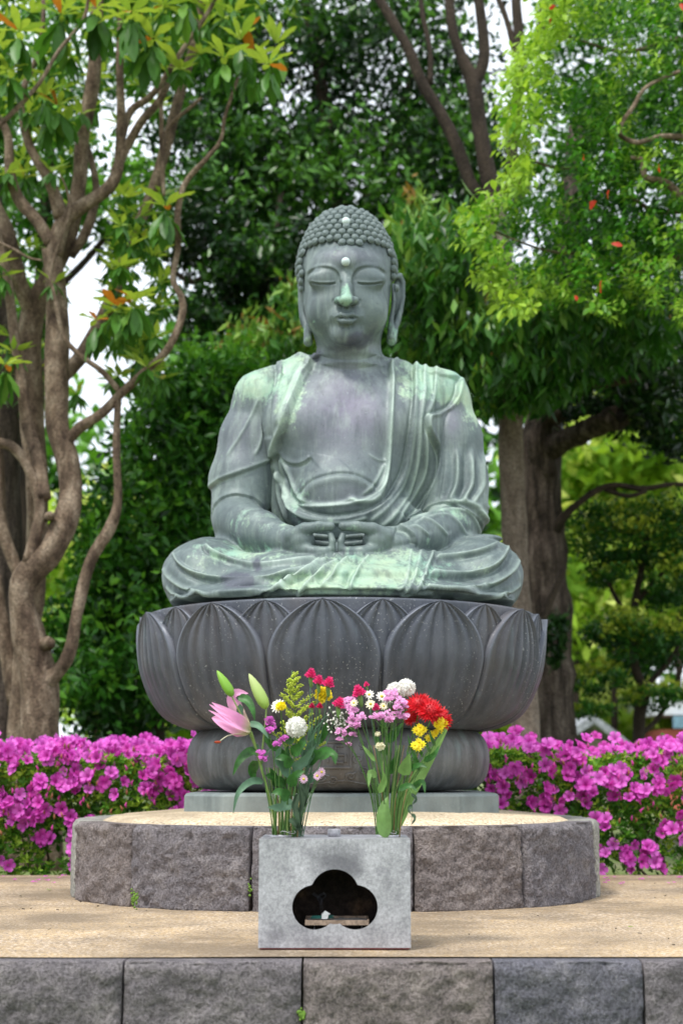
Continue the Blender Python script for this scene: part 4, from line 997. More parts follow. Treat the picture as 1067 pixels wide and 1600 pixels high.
def blade(mb, line, width, fold=0.25, mi=0, nw=4, lobes=0, shape=0.5, tint=None, side=None, tints=None):
    """leaf or petal along a 3D centre line"""
    c = [Vector(p) for p in spline(line, 4)]; n = len(c); vs = []; fs = []
    nrm0 = side
    for i, p in enumerate(c):
        t = i / (n - 1); d = (c[min(i + 1, n - 1)] - c[max(i - 1, 0)]).normalized()
        sd_ = d.cross(nrm0 if nrm0 is not None else Vector((0.15, -1, 0.3))).normalized(); up = sd_.cross(d).normalized()
        wd = width * 0.5 * (math.sin(PI * min(1, t ** shape * 0.98 + 0.02)) ** 0.75 if 0 < t < 1 else 0.04)
        if lobes: wd *= 0.72 + 0.38 * abs(math.sin(t * PI * lobes))
        for j in range(nw + 1):
            u = -1 + 2 * j / nw
            vs.append(p + sd_ * wd * u + up * (fold * wd * abs(u)))
    for i in range(n - 1):
        for j in range(nw): fs.append((i * (nw + 1) + j, i * (nw + 1) + j + 1, (i + 1) * (nw + 1) + j + 1, (i + 1) * (nw + 1) + j))
    if tints is not None:
        b0 = len(mb.v); mb.add(vs, fs, mi)
        for i in range(n):
            for j in range(nw + 1): mb.t[b0 + i * (nw + 1) + j] = tints(i / (n - 1))
    else: mb.add(vs, fs, mi, tint)
def fpt(px, py, Y=4.08): return P(px, py, Y)
def flower_thing(name, label, cat, base, group=None): return empty(name, tuple(base), label=label, cat=cat, group=group)
def stem_part(th, pts, r0=0.0022, r1=0.0014, m=None, name='stem', n=7):
    c = spline(pts, 5); b = MB(); b.tube([Vector(p) for p in c], list(np.linspace(r0, r1, len(c))), n); b.build(name, m or STEM, th); return c
def leaf_part(th, pts, width, m=None, **k):
    width *= 0.82; b = MB(); blade(b, [fpt(*p) for p in pts], width, **k); return b.build('leaf', m or LEAFD, th)
def sph_dirs(n):
    out = []
    for i in range(n):
        z = 1 - 2 * (i + 0.5) / n; r_ = math.sqrt(1 - z * z); a = i * 2.399963; out.append(Vector((r_ * math.cos(a), r_ * math.sin(a), z)))
    return out
def pompon(th, c, r, m, n=170, petal=0.34, axis_=Vector((0, -0.5, 0.8)), flat=1.0, name='flower_head', spiky=False, th_min=-0.75, m2=None):
    ax = axis_.normalized(); b = MB(); c = Vector(c); rot = Vector((0, 0, 1)).rotation_difference(ax)
    b.ball(c, r * (0.84 if petal < 0.25 and not spiky else 0.62), 14, 10)
    for d in sph_dirs(n):
        if d.z < th_min: continue
        dl = Vector((d.x, d.y, d.z * flat)); d3 = rot @ dl; L = r * fr.uniform(0.88, 1.08)
        side = d3.cross(Vector((fr.uniform(-1, 1), fr.uniform(-1, 1), fr.uniform(-1, 1)))).normalized(); upv = side.cross(d3.normalized())
        w_ = r * petal * fr.uniform(0.8, 1.1)
        p0 = c + d3 * L * (0.45 if petal >= 0.25 or spiky else 0.72); p1 = c + d3 * L * (0.8 if petal >= 0.25 or spiky else 0.9) + upv * w_ * 0.1; p2 = c + d3 * L + upv * w_ * (0.55 if not spiky else 0.2)
        if spiky: vs = [p0 - side * w_ * 0.35, p0 + side * w_ * 0.35, p1 + side * w_ * 0.5, p2 + d3 * L * 0.12, p1 - side * w_ * 0.5]; fs = [(0, 1, 2, 4), (4, 2, 3)]
        else: vs = [p0 - side * w_ * 0.4, p0 + side * w_ * 0.4, p1 + side * w_ * 0.55, p2 + side * w_ * 0.3, p2 - side * w_ * 0.3, p1 - side * w_ * 0.55]; fs = [(0, 1, 2, 5), (5, 2, 3, 4)]
        b.add(vs, fs)
    return b.build(name, m, th, smooth=spiky)
def carnation(th, c, r, m, ax=Vector((0, -0.3, 1)), name='bloom', calyx=None):
    b = MB(); c = Vector(c); rot = Vector((0, 0, 1)).rotation_difference(ax.normalized())
    for layer_ in range(4):
        n_ = 6; R_ = r * (1.0 - 0.2 * layer_); h0 = r * 0.28 * layer_
        for k in range(n_):
            a = 2 * PI * (k + layer_ * 0.37) / n_; vs = []; fs = []; nn_ = 7
            for i in range(4):
                for j in range(nn_):
                    t = i / 3; u = (j / (nn_ - 1) - 0.5) * 1.25
                    rr_ = R_ * (0.1 + 0.9 * t) * (1 + (0.10 * ((j % 2) - 0.5) if i == 3 else 0)); hh = h0 + r * 0.5 * t * (0.45 + 0.2 * layer_) + r * 0.16 * math.sin(j * 2.2 + k + layer_) * t
                    vs.append(c + rot @ Vector((rr_ * math.cos(a + u), rr_ * math.sin(a + u), hh)))
            for i in range(3):
                for j in range(nn_ - 1): fs.append((i * nn_ + j, i * nn_ + j + 1, (i + 1) * nn_ + j + 1, (i + 1) * nn_ + j))
            b.add(vs, fs)
    o = b.build(name, m, th)
    if calyx:
        b = MB(); d = (Vector(calyx) - c).normalized(); b.tube([c + d * r * 0.0, c + d * r * 0.5, c + d * r * 1.5, c + d * r * 1.75], [r * 0.30, r * 0.36, r * 0.28, r * 0.1], 8); b.build('calyx', LEAFL, th)
    return o
def daisy(th, c, r, m, n=14, ax=Vector((0, -0.8, 0.5)), cent=None, name='bloom', layers=2):
    b = MB(); c = Vector(c); rot = Vector((0, 0, 1)).rotation_difference(ax.normalized())
    for l_ in range(layers):
        for k in range(n):
            a = 2 * PI * (k + 0.5 * l_) / n + fr.uniform(-.06, .06); d = rot @ Vector((math.cos(a), math.sin(a), 0.12 + 0.28 * l_)); s_ = rot @ Vector((-math.sin(a), math.cos(a), 0)); w_ = r * 2.4 / n
            L = r * (1 - 0.22 * l_) * fr.uniform(0.92, 1.05)
            p0, p1, p2 = c + d * L * 0.15, c + d * L * 0.65, c + d * L + (rot @ Vector((0, 0, -0.08 * r)))
            b.add([p0 - s_ * w_ * .3, p0 + s_ * w_ * .3, p1 + s_ * w_ * .6, p2 + s_ * w_ * .35, p2 - s_ * w_ * .35, p1 - s_ * w_ * .6], [(0, 1, 2, 5), (5, 2, 3, 4)])
    b.build(name, m, th)
    if cent is not None:
        b = MB(); b.ball(c + rot @ Vector((0, 0, r * 0.12)), r * 0.3, 8, 6, sc_=(1, 1, 0.8)); b.build('disc', cent, th)
def floret(b, c, r, ax, mi=0, n=5):
    rot = Vector((0, 0, 1)).rotation_difference(ax.normalized())
    for k in range(n):
        a = 2 * PI * k / n + fr.random(); u = 0.62
        f = lambda rr_, aa, h: c + rot @ Vector((rr_ * math.cos(aa), rr_ * math.sin(aa), h))
        b.add([f(r * .15, a, 0), f(r, a - u, r * .5), f(r * 1.1, a, r * .35), f(r, a + u, r * .5)], [(0, 1, 2), (0, 2, 3)], mi)
def statice(base, way, heads, m, label, group, rad=0.011):
    """a stem with flat-topped clusters of papery cups; heads = (px, py, Y, width px)"""
    th = flower_thing('statice_stem', label, 'flower', base, group)
    c = stem_part(th, [base] + way, 0.0018, 0.0012)
    for (px_, py_, Y_, wpx) in heads:
        hc_ = fpt(px_, py_, Y_); b = MB(); W = wpx * 0.00165; k_ = max(7, int(wpx * 0.8))
        for i in range(k_):
            p = hc_ + Vector((fr.uniform(-.5, .5) * W, fr.uniform(-.35, .35) * W, fr.uniform(-.2, .2) * W - 0.15 * abs(fr.uniform(-1, 1)) * W)); floret(b, p, rad * 0.55 * fr.uniform(.8, 1.2), Vector((fr.uniform(-.7, .7), -0.6 + fr.uniform(-.4, .3), 0.8)))
        b.build('flower_cluster', m, th, smooth=False)
        b = MB(); e = Vector(c[-1]) if (Vector(c[-1]) - hc_).length < 0.12 else Vector(c[-3]); b.tube([e, e.lerp(hc_, 0.5) + Vector((0, 0, -0.006)), hc_ - Vector((0, 0, W * 0.2))], 0.0010, 5)
        for i in range(5): p = hc_ + Vector((fr.uniform(-.4, .4) * W, 0, -W * 0.22)); b.tube([hc_ - Vector((0, 0, W * 0.5)), p], 0.0008, 4)
        b.build('twig', STEM, th)
    return th
BL = lambda px_, dy=0.0: fpt(px_, 1322, 4.09 + dy)    # foot of a left or right stem, inside its socket
# ---- left bunch: the lily
th = flower_thing('lily_stem', 'pink lily with one half open bloom and two green buds, leftmost in the left bunch', 'flower', BL(434))
c_ = stem_part(th, [BL(434), fpt(428, 1280, 4.06), fpt(418, 1235, 4.05), fpt(405, 1190, 4.04), fpt(398, 1162, 4.03), fpt(392, 1143, 4.02)], 0.0036, 0.0028, STEMY, n=9)
stem_part(th, [fpt(402, 1176, 4.035), fpt(385, 1135, 4.03), fpt(372, 1108, 4.02), fpt(361, 1086, 4.02)], 0.0022, 0.0020, STEMY)
stem_part(th, [fpt(408, 1196, 4.045), fpt(412, 1150, 4.04), fpt(415, 1125, 4.04), fpt(416, 1104, 4.04)], 0.0024, 0.0022, STEMY)
def budm(th, a, bq, r_, m, name='bud'):
    a, bq = Vector(a), Vector(bq); b = MB(); prof_ = [(0, .35), (.06, .7), (.2, .98), (.4, 1), (.6, .86), (.8, .58), (.93, .3), (1, .06)]
    n_ = 12; vs = []; fs = []; d = (bq - a).normalized(); s1 = d.cross(Vector((0, 1, 0.1))).normalized(); s2 = d.cross(s1)
    for t, w_ in prof_:
        for k in range(n_):
            aa = 2 * PI * k / n_; q = w_ * r_ * (1 - 0.10 * (1 if k % 4 == 0 else 0)); vs.append(a + (bq - a) * t + (s1 * math.cos(aa) + s2 * math.sin(aa)) * q)
    for i in range(len(prof_) - 1):
        for k in range(n_): fs.append((i * n_ + k, i * n_ + (k + 1) % n_, (i + 1) * n_ + (k + 1) % n_, (i + 1) * n_ + k))
    fs += [tuple(range(n_))[::-1], tuple((len(prof_) - 1) * n_ + k for k in range(n_))]
    b.add(vs, fs)
    for i in range(len(prof_)):
        for k in range(n_): b.t[i * n_ + k] = 1 - prof_[i][0]
    b.build(name, m, th)
budm(th, fpt(363, 1088, 4.02), fpt(339, 1048, 4.03), 0.0135, BUDG)
budm(th, fpt(416, 1107, 4.04), fpt(389, 1053, 4.05), 0.0165, BUDM)
A0 = (392, 1143)
for k, (mid, tip, w_, Yo) in enumerate((((362, 1118), (331, 1098), 0.030, 4.00), ((362, 1124), (327, 1101), 0.028, 3.985), ((366, 1131), (326, 1110), 0.024, 3.98), ((352, 1128), (331, 1122), 0.058, 4.03), ((366, 1140), (340, 1120), 0.042, 4.035), ((380, 1112), (362, 1090), 0.036, 4.05))):
    b = MB(); pts = [fpt(A0[0], A0[1], 4.02), fpt((A0[0] * .5 + mid[0] * .5), (A0[1] * .5 + mid[1] * .5), (4.02 + Yo) / 2 - 0.006), fpt(mid[0], mid[1], Yo - 0.006), fpt(tip[0], tip[1], Yo)]
    if k == 5: pts = [fpt(392, 1143, 4.03), fpt(374, 1118, 4.06), fpt(364, 1096, 4.07), fpt(370, 1084, 4.06), fpt(388, 1084, 4.04)]
    blade(b, pts, w_, fold=0.5, nw=6, shape=0.8, tints=lambda t: max(0, 1 - t * 2.2)); b.build('petal', LILY, th)
b = MB(); b.tube([Vector(p) for p in spline([fpt(384, 1146, 4.01), fpt(372, 1147, 4.0), fpt(356, 1150, 3.99), fpt(344, 1158, 3.985)], 4)], 0.0011, 6); b.build('filament', CREAM, th)
b = MB(); b.ball(fpt(340, 1160, 3.985), 0.0035, 8, 6, sc_=(2.6, 1, 1)); b.build('anther', ANTH, th)
for pts, w_, m in (([(372, 1090, 4.04), (385, 1094, 4.03), (394, 1108, 4.02), (398, 1127, 4.02)], 0.030, LEAFD), ([(375, 1100, 4.05), (376, 1120, 4.05), (390, 1132, 4.05)], 0.022, LEAFG), ([(388, 1131, 4.02), (402, 1134, 4.01), (412, 1143, 4.0), (420, 1155, 4.0)], 0.022, LEAFG),
                   ([(400, 1172, 4.03), (385, 1178, 4.01), (372, 1192, 4.0), (364, 1212, 4.0)], 0.030, LEAFD), ([(412, 1222, 4.05), (392, 1222, 4.02), (372, 1240, 4.0), (364, 1272, 4.0)], 0.024, LEAFG), ([(404, 1190, 4.05), (394, 1205, 4.08), (400, 1225, 4.09)], 0.034, LEAFD), ([(398, 1160, 4.05), (404, 1180, 4.06), (425, 1170, 4.07)], 0.022, LEAFG)):
    leaf_part(th, pts, w_, m, fold=0.3)
# ---- left bunch: the rest
LB = [424, 430, 437, 443, 449, 455, 460, 446]
def mum(name, label, head, r_, m, foot, mids, group=None, n=150, petal=0.36, leafpts=(), stemm=None, **k):
    th = flower_thing(name, label, 'flower', foot, group); pts = [foot] + [fpt(*q) for q in mids] + [fpt(*head)]
    stem_part(th, pts, 0.0022, 0.0016, stemm or STEM); pompon(th, fpt(*head), r_, m, n, petal, **k)
    for q in leafpts: leaf_part(th, q[0], q[1], q[2] if len(q) > 2 else LEAFD, lobes=q[3] if len(q) > 3 else 0)
    return th
th = mum('pompon_mum', 'white ball chrysanthemum at the front of the left bunch', (463, 1137, 4.01), 0.0275, WHITEP, BL(446), [(452, 1270, 4.06), (458, 1200, 4.04), (462, 1160, 4.02)], n=480, petal=0.17,
    leafpts=[([(456, 1215, 4.04), (440, 1196, 4.02), (434, 1180, 4.01), (440, 1165, 4.0)], 0.034, LEAFG, 3), ([(456, 1250, 4.04), (440, 1262, 4.02), (418, 1262, 4.0)], 0.040, LEAFG, 2), ([(457, 1205, 4.04), (475, 1190, 4.03), (492, 1165, 4.02)], 0.036, LEAFG, 3)])
th = mum('yellow_mum', 'golden yellow chrysanthemum with white outer petals, right of the tall lily bud', (439, 1105, 4.03), 0.0150, YEL, BL(440), [(446, 1270, 4.08), (446, 1180, 4.07), (440, 1125, 4.05)], n=90, petal=0.4, th_min=-0.3,
    leafpts=[([(446, 1190, 4.06), (432, 1170, 4.04), (420, 1160, 4.03)], 0.03, LEAFD, 2), ([(445, 1160, 4.06), (456, 1150, 4.05), (450, 1135, 4.04)], 0.036, LEAFD, 2), ([(446, 1230, 4.06), (430, 1215, 4.05), (422, 1200, 4.04)], 0.03, LEAFD, 2)])
daisy(th, fpt(434, 1104, 4.045), 0.021, WHITEP, 12, Vector((-0.3, -0.7, 0.4)))
th = mum('yellow_mum', 'round yellow chrysanthemum below the pink carnations, at the right top of the left bunch', (505, 1087, 4.06), 0.0235, YEL, BL(458), [(466, 1260, 4.1), (484, 1170, 4.1), (500, 1110, 4.08)], n=120, petal=0.45, th_min=-0.4,
    leafpts=[([(488, 1160, 4.09), (505, 1150, 4.06), (510, 1125, 4.05)], 0.036, LEAFD, 2), ([(478, 1190, 4.08), (498, 1180, 4.05), (520, 1178, 4.03), (524, 1195, 4.02)], 0.046, LEAFD, 3), ([(474, 1215, 4.08), (460, 1210, 4.05), (452, 1225, 4.03)], 0.036, LEAFD, 2)])
# goldenrod
th = flower_thing('goldenrod_stem', 'feathery yellow-green goldenrod spray rising highest in the left bunch', 'flower', BL(452)); c_ = stem_part(th, [BL(452), fpt(460, 1260, 4.1), fpt(466, 1180, 4.1), fpt(461, 1110, 4.09), fpt(456, 1048, 4.08)], 0.0020, 0.0008)
for k in range(34):
    t = 0.44 + 0.54 * k / 34; q = Vector(c_[int(t * (len(c_) - 1))]); sd_ = 1 if k % 2 else -1; L = (0.085 * (1.02 - t) / 0.56 + 0.010) * fr.uniform(0.7, 1.1)
    ang_ = fr.uniform(0.35, 0.95); sy_ = fr.uniform(-.5, .3); b = MB(); pts = [q + Vector((sd_ * L * a_ * ang_, sy_ * L * a_ - 0.1 * L, L * (0.95 * a_ - 0.25 * a_ * a_))) for a_ in np.linspace(0, 1, 8)]; b.tube(pts, 0.0007, 4)
    for p in pts[1:]:
        for _ in range(7): b.ball(p + Vector((fr.uniform(-1, 1), fr.uniform(-1, 1), fr.uniform(0, 1.2))) * 0.0058, 0.0021 * fr.uniform(.7, 1.3), 5, 4)
    b.build('spray', SOLID, th)
# carnations
for i, (x, y, Y_, r_, m, fx, w_, lab) in enumerate(((485, 1058, 4.05, .016, PINK, 462, 470, 'deep pink carnation highest of the three above the yellow chrysanthemum'), (497, 1068, 4.03, .015, PINK, 464, 476, 'deep pink carnation in the middle of the three above the yellow chrysanthemum'),
                                    (512, 1072, 4.02, .017, PINK, 466, 482, 'deep pink carnation lowest and rightmost of the three above the yellow chrysanthemum'), (528, 1104, 4.0, .017, PINK, 470, 492, 'deep pink carnation leaning into the gap between the two bunches'),
                                    (487, 1106, 4.03, .0085, MAG, 466, 478, 'small crimson carnation bud just left of another below the yellow chrysanthemum'), (499, 1106, 4.025, .009, MAG, 468, 484, 'small crimson carnation bud just right of another below the yellow chrysanthemum'))):
    th = flower_thing('carnation', lab, 'flower', BL(fx, 0.002 * i), 'carnations in the left bunch'); top = fpt(x + 0.5, y + 7, Y_)
    stem_part(th, [BL(fx, 0.002 * i), fpt(w_, 1220, 4.05 + 0.01 * (i % 3)), fpt((x + w_) / 2 + 4, 1150, 4.05), top], 0.0016, 0.0013, LEAFG); carnation(th, fpt(x, y, Y_), r_, m, Vector(((x - w_) * 0.01, -0.35, 1)), calyx=fpt(x + 1, y + 12, Y_))
    if i < 4: leaf_part(th, [(w_ + 4, 1190 - 12 * i, 4.05), (w_ + 10, 1165 - 12 * i, 4.04), (w_ + 22, 1150 - 12 * i, 4.03)], 0.007, LEAFG)
# purple statice in the left bunch
statice(BL(430), [fpt(432, 1260, 4.05), fpt(428, 1190, 4.04), fpt(422, 1150, 4.03)], [(419, 1124, 4.02, 13), (424, 1130, 4.025, 12), (421, 1140, 4.01, 17)], STATP, 'purple statice with its cluster just right of the lily bloom', 'statice in the left bunch')
statice(BL(438), [fpt(440, 1270, 4.06), fpt(436, 1220, 4.04), fpt(436, 1180, 4.02)], [(443, 1154, 4.01, 10), (432, 1163, 4.0, 11)], STATP, 'purple statice with two small clusters below the white ball chrysanthemum', 'statice in the left bunch')
statice(BL(427), [fpt(424, 1280, 4.04), fpt(415, 1230, 4.01), fpt(409, 1195, 4.0)], [(408, 1177, 3.995, 11), (410, 1186, 3.99, 12)], STATP, 'purple statice with its cluster lowest on the lily stem', 'statice in the left bunch')
for (x, y, Y_, fx, lab) in ((502, 1207, 4.0, 456, 'pale pink aster drooping at the right of the left bunch'), (496, 1213, 4.0, 457, 'pale pink aster drooping just under its twin'), (474, 1218, 3.99, 452, 'near white pink aster low in the middle of the left bunch')):
    th = flower_thing('aster', lab, 'flower', BL(fx)); stem_part(th, [BL(fx), fpt((fx + x) / 2 - 4, 1268, 4.05), fpt(x - 5, y + 14, 4.02), fpt(x, y, Y_ + 0.01)], 0.0014, 0.001); daisy(th, fpt(x, y, Y_), 0.0125, PALEP, 13, Vector((fr.uniform(-.4, .5), -0.9, 0.1)), CENT)
# bare foliage stems in the left bunch
for i, (fx, pts, leaves, m) in enumerate(((446, [(450, 1240, 4.02), (456, 1170, 4.03)], [([(452, 1230, 4.02), (462, 1212, 4.0), (476, 1205, 4.0)], .034), ([(454, 1200, 4.02), (444, 1185, 4.0), (430, 1186, 4.0)], .034), ([(455, 1180, 4.02), (470, 1165, 4.0), (476, 1150, 4.0)], .036), ([(451, 1250, 4.02), (438, 1238, 4.0), (424, 1240, 4.0)], .036)], LEAFD),
                                          (434, [(438, 1240, 4.1), (432, 1150, 4.11)], [([(437, 1230, 4.09), (426, 1215, 4.07), (414, 1212, 4.06)], .034), ([(436, 1200, 4.1), (446, 1185, 4.08), (450, 1165, 4.08)], .036), ([(434, 1170, 4.1), (420, 1160, 4.08), (412, 1145, 4.08)], .034), ([(438, 1255, 4.09), (452, 1240, 4.07), (462, 1245, 4.06)], .034)], LEAFD),
                                          (460, [(474, 1230, 4.08), (500, 1150, 4.07), (522, 1095, 4.06)], [([(478, 1222, 4.07), (492, 1212, 4.05), (500, 1200, 4.05)], .028), ([(485, 1200, 4.07), (476, 1180, 4.05), (470, 1170, 4.05)], .034), ([(490, 1180, 4.07), (486, 1150, 4.05), (488, 1130, 4.05)], .022)], LEAFG))):
    th = flower_thing('leafy_stem', ['dark leafy stem in the middle of the left bunch', 'dark leafy stem at the back left of the left bunch', 'grey-green stem leaning right out of the left bunch'][i], 'leafy stem', BL(fx)); stem_part(th, [BL(fx)] + [fpt(*q) for q in pts], 0.0024, 0.0012, STEM if i < 2 else LEAFG)
    for q in leaves: leaf_part(th, q[0], q[1], m, lobes=2 if i < 2 else 0)
th = flower_thing('withered_sprig', 'withered dark crinkled leaves hanging at the right foot of the left bunch', 'leafy stem', BL(463)); stem_part(th, [BL(463), fpt(464, 1270, 4.0), fpt(468, 1225, 4.02)], .0018, .001, WITH)
for q in ([(468, 1225, 4.0), (472, 1250, 3.99), (468, 1280, 3.99), (474, 1300, 4.0)], [(466, 1240, 4.0), (460, 1262, 3.99), (466, 1285, 3.98), (462, 1300, 4.0)], [(470, 1218, 4.0), (478, 1240, 3.99), (476, 1262, 4.0)], [(452, 1280, 4.0), (464, 1292, 3.99), (472, 1308, 4.0)]): leaf_part(th, q, 0.02, WITH, lobes=5, fold=0.9)
th = flower_thing('stem_bundle', 'cluster of plain cut green stems at the foot of the left bunch', 'stems', BL(440))
for i in range(16): x0_ = 426 + i * 2.5; stem_part(th, [BL(x0_, 0.012 * math.sin(i * 2)), fpt(x0_ + fr.uniform(-2, 3), 1270, 4.06 + 0.03 * math.sin(i * 2)), fpt(440 + (x0_ - 440) * 1.3 + fr.uniform(-6, 6), 1200, 4.08)], 0.0026, 0.0018, [STEM, STEMY, STEM, STEMB][i % 4])
# ---- right bunch
RB = lambda px_, dy=0.0: fpt(px_, 1322, 4.09 + dy)
mum('pompon_mum', 'white ball chrysanthemum, rear and left of the pair topping the right bunch', (617, 1080, 4.08), 0.0235, WHITEP, RB(604), [(606, 1260, 4.1), (612, 1160, 4.1)], 'white ball mums topping the right bunch', n=480, petal=0.17)
mum('pompon_mum', 'white ball chrysanthemum, front and right of the pair topping the right bunch', (635, 1075, 4.05), 0.0235, WHITEP, RB(610), [(612, 1260, 4.1), (626, 1160, 4.09)], 'white ball mums topping the right bunch', n=480, petal=0.17)
for i, (x, y, Y_, r_, lab, ax) in enumerate(((654, 1102, 4.03, .036, 'large red spider chrysanthemum nearest the white balls, upper left of the three', (-.25, -.6, .75)), (672, 1112, 4.0, .036, 'large red spider chrysanthemum in the middle of the three', (.1, -.7, .6)), (688, 1122, 4.05, .034, 'large red spider chrysanthemum outermost right of the three', (.55, -.5, .5)), (645, 1120, 4.07, .026, 'red spider chrysanthemum tucked low behind the pink statice', (-.5, -.5, .3)))):
    mum('red_mum', lab, (x, y, Y_), r_, REDP, RB(612 + 2 * i), [(618, 1260, 4.09), (636 + 5 * i, 1180, 4.07), (x - 2, y + 20, Y_ + 0.02)], 'red mums in the right bunch', n=200, petal=0.17, axis_=Vector(ax), spiky=True, th_min=-0.25, flat=0.75)
yl = [((655, 1146, 4.0), 'small yellow mum cluster directly above the front yellow one'), ((653, 1169, 3.98), 'small yellow mum, lowest and foremost of the yellow ones'), ((688, 1136, 4.02), 'small yellow mum under the right edge of the red chrysanthemums'), ((669, 1154, 4.03), 'small yellow mum half hidden behind the front yellow ones'), ((680, 1146, 4.05), 'small yellow mum at the back under the red chrysanthemums')]
for i, (h, lab) in enumerate(yl):
    th = flower_thing('small_yellow_mum', lab, 'flower', RB(614 + i), 'small yellow mums in the right bunch'); stem_part(th, [RB(614 + i), fpt(622 + i, 1250, 4.07), fpt((h[0] + 630) / 2, 1200, 4.04), fpt(h[0], h[1] + 6, h[2] + 0.01)], 0.0015, 0.0011, STEM)
    for dx_, dy_ in ((0, 0), (6, -5), (-5, -4), (1, -9))[: 4 if i < 3 else 2]: daisy(th, fpt(h[0] + dx_, h[1] + dy_, h[2] + 0.002 * dx_), 0.0118, YEL, 9, Vector((fr.uniform(-.5, .5), -0.8, 0.3)), YEL2)
    leaf_part(th, [(h[0] - 8, h[1] + 30, h[2] + .02), (h[0] - 14, h[1] + 18, h[2]), (h[0] - 18, h[1] + 2, h[2])], 0.012, LEAFD)
for i, (x, y, Y_, r_, m, fx, lab) in enumerate(((562, 1086, 4.04, .0185, PINK, 596, 'deep pink carnation at the upper left of the right bunch'), (588, 1109, 4.0, .011, PINK, 600, 'small deep pink carnation among the white daisies'), (617, 1110, 4.03, .010, MAG, 605, 'small crimson carnation behind the pink statice'), (573, 1072, 4.09, .008, PINK, 601, 'small pink carnation bud at the top of the right bunch'))):
    th = flower_thing('carnation', lab, 'flower', RB(fx), 'carnations in the right bunch'); stem_part(th, [RB(fx), fpt(fx - 2, 1250, 4.08), fpt((x + fx) / 2, 1170, 4.06), fpt(x + 1, y + 8, Y_ + .005)], 0.0016, 0.0012, LEAFG); carnation(th, fpt(x, y, Y_), r_, m, Vector(((x - fx) * .01, -.4, 1)), calyx=fpt(x + 2, y + 13, Y_))
for i, (x, y, Y_, r_, cm) in enumerate(((577, 1086, 4.05, .014, WHITEP), (596, 1089, 4.03, .016, WHITEP), (579, 1101, 4.0, .014, CREAM), (553, 1099, 4.0, .011, CREAM), (599, 1104, 4.0, .012, CREAM), (606, 1095, 4.04, .014, WHITEP))):
    lab = ['white daisy between the deep pink carnation and the other white ones', 'largest white daisy, left of the white balls', 'cream daisy facing forward above the small pink carnation', 'small cream daisy left of the others over the pink statice', 'cream daisy half closed right of the small pink carnation', 'white daisy just below the rear white ball'][i]
    th = flower_thing('daisy', lab, 'flower', RB(594 + 2 * i), 'white and cream daisies in the right bunch'); stem_part(th, [RB(594 + 2 * i), fpt(596 + 2 * i, 1240, 4.06), fpt((x + 598) / 2, 1160, 4.05), fpt(x, y + 2, Y_ + .01)], 0.0013, 0.001); daisy(th, fpt(x, y, Y_), r_, cm, 10, Vector((fr.uniform(-.3, .3), -.9, .45)), CENT)
for i, (fx, way, heads, lab) in enumerate(((592, [(585, 1250, 4.06), (572, 1180, 4.03), (556, 1130, 4.01)], [(546, 1094, 4.03, 20), (541, 1104, 4.01, 12), (549, 1110, 4.0, 20)], 'pink statice spray at the upper left of the right bunch'), (594, [(588, 1250, 4.05), (575, 1190, 4.01), (560, 1150, 4.0)], [(558, 1119, 3.99, 26), (552, 1132, 3.985, 20), (549, 1127, 4.0, 14)], 'pink statice spray in the middle of the left side of the right bunch'),
                                       (590, [(580, 1240, 4.05), (560, 1190, 4.02), (545, 1165, 4.0)], [(533, 1142, 3.99, 16), (539, 1148, 3.99, 8), (531, 1156, 3.99, 7), (551, 1148, 4.0, 10), (545, 1164, 4.01, 6)], 'pink statice spray hanging lowest left of the right bunch'), (600, [(604, 1240, 4.03), (606, 1180, 4.0), (604, 1140, 3.98)], [(596, 1118, 3.97, 24), (584, 1120, 3.975, 12), (609, 1124, 3.97, 12)], 'pink statice spray at the front centre of the right bunch'),
                                       (606, [(612, 1240, 4.04), (618, 1170, 4.0), (618, 1130, 3.99)], [(618, 1116, 3.98, 22), (630, 1119, 3.98, 14), (624, 1096, 3.98, 20), (622, 1105, 3.975, 14), (632, 1105, 3.99, 12)], 'pink statice spray just left of the red chrysanthemums'), (603, [(606, 1240, 4.07), (610, 1150, 4.05), (612, 1110, 4.02)], [(611, 1082, 4.01, 20), (607, 1092, 4.0, 16), (617, 1088, 4.0, 16)], 'pink statice spray in front of the white balls'))):
    statice(RB(fx, 0.004 * i), [fpt(*q) for q in way], heads, STAT, lab, 'pink statice in the right bunch')
for i, (x, y) in enumerate(((590, 1148), (594, 1167))):
    th = flower_thing('cream_mum', ['small cream mum bud, upper one among the stems of the right bunch', 'small cream mum, lower one among the stems of the right bunch'][i], 'flower', RB(598 + i)); stem_part(th, [RB(598 + i), fpt(600, 1240, 4.0), fpt(x, y + 5, 3.98)], .0015, .0011); pompon(th, fpt(x, y, 3.975), [.008, .0125][i], CREAM, 60, 0.5, th_min=-0.4)
th = flower_thing('babys_breath', "airy spray of tiny white baby's breath between the two bunches", 'flower', RB(592)); stem_part(th, [RB(592), fpt(578, 1240, 4.08), fpt(556, 1180, 4.06), fpt(535, 1145, 4.03)], .0013, .0007)
bb = MB(); bt = MB()
for i in range(85):
    x, y = fr.gauss(528, 13), fr.gauss(1128, 10); p = fpt(x, y, 4.02 + fr.uniform(-.03, .03)); bb.ball(p, fr.uniform(.0016, .0030), 6, 5)
    if i % 3 == 0: q = fpt(542 + (x - 528) * .3, 1152, 4.03); bt.tube([q, q.lerp(p, .5) + Vector((fr.uniform(-.004, .004), 0, 0)), p], .0005, 4)
bb.build('tiny_blooms', WHITEP, th, kind='stuff'); bt.build('twigs', STEM, th)
th = flower_thing('broad_leaf', 'long broad pale-edged green leaf rising along the right side of the right bunch', 'leaf', RB(618)); b = MB(); blade(b, [fpt(612, 1300, 4.1), fpt(632, 1250, 4.12), fpt(668, 1190, 4.13), fpt(704, 1128, 4.12)], 0.045, fold=0.5, nw=6); b.build('leaf_blade', LEAFL, th)
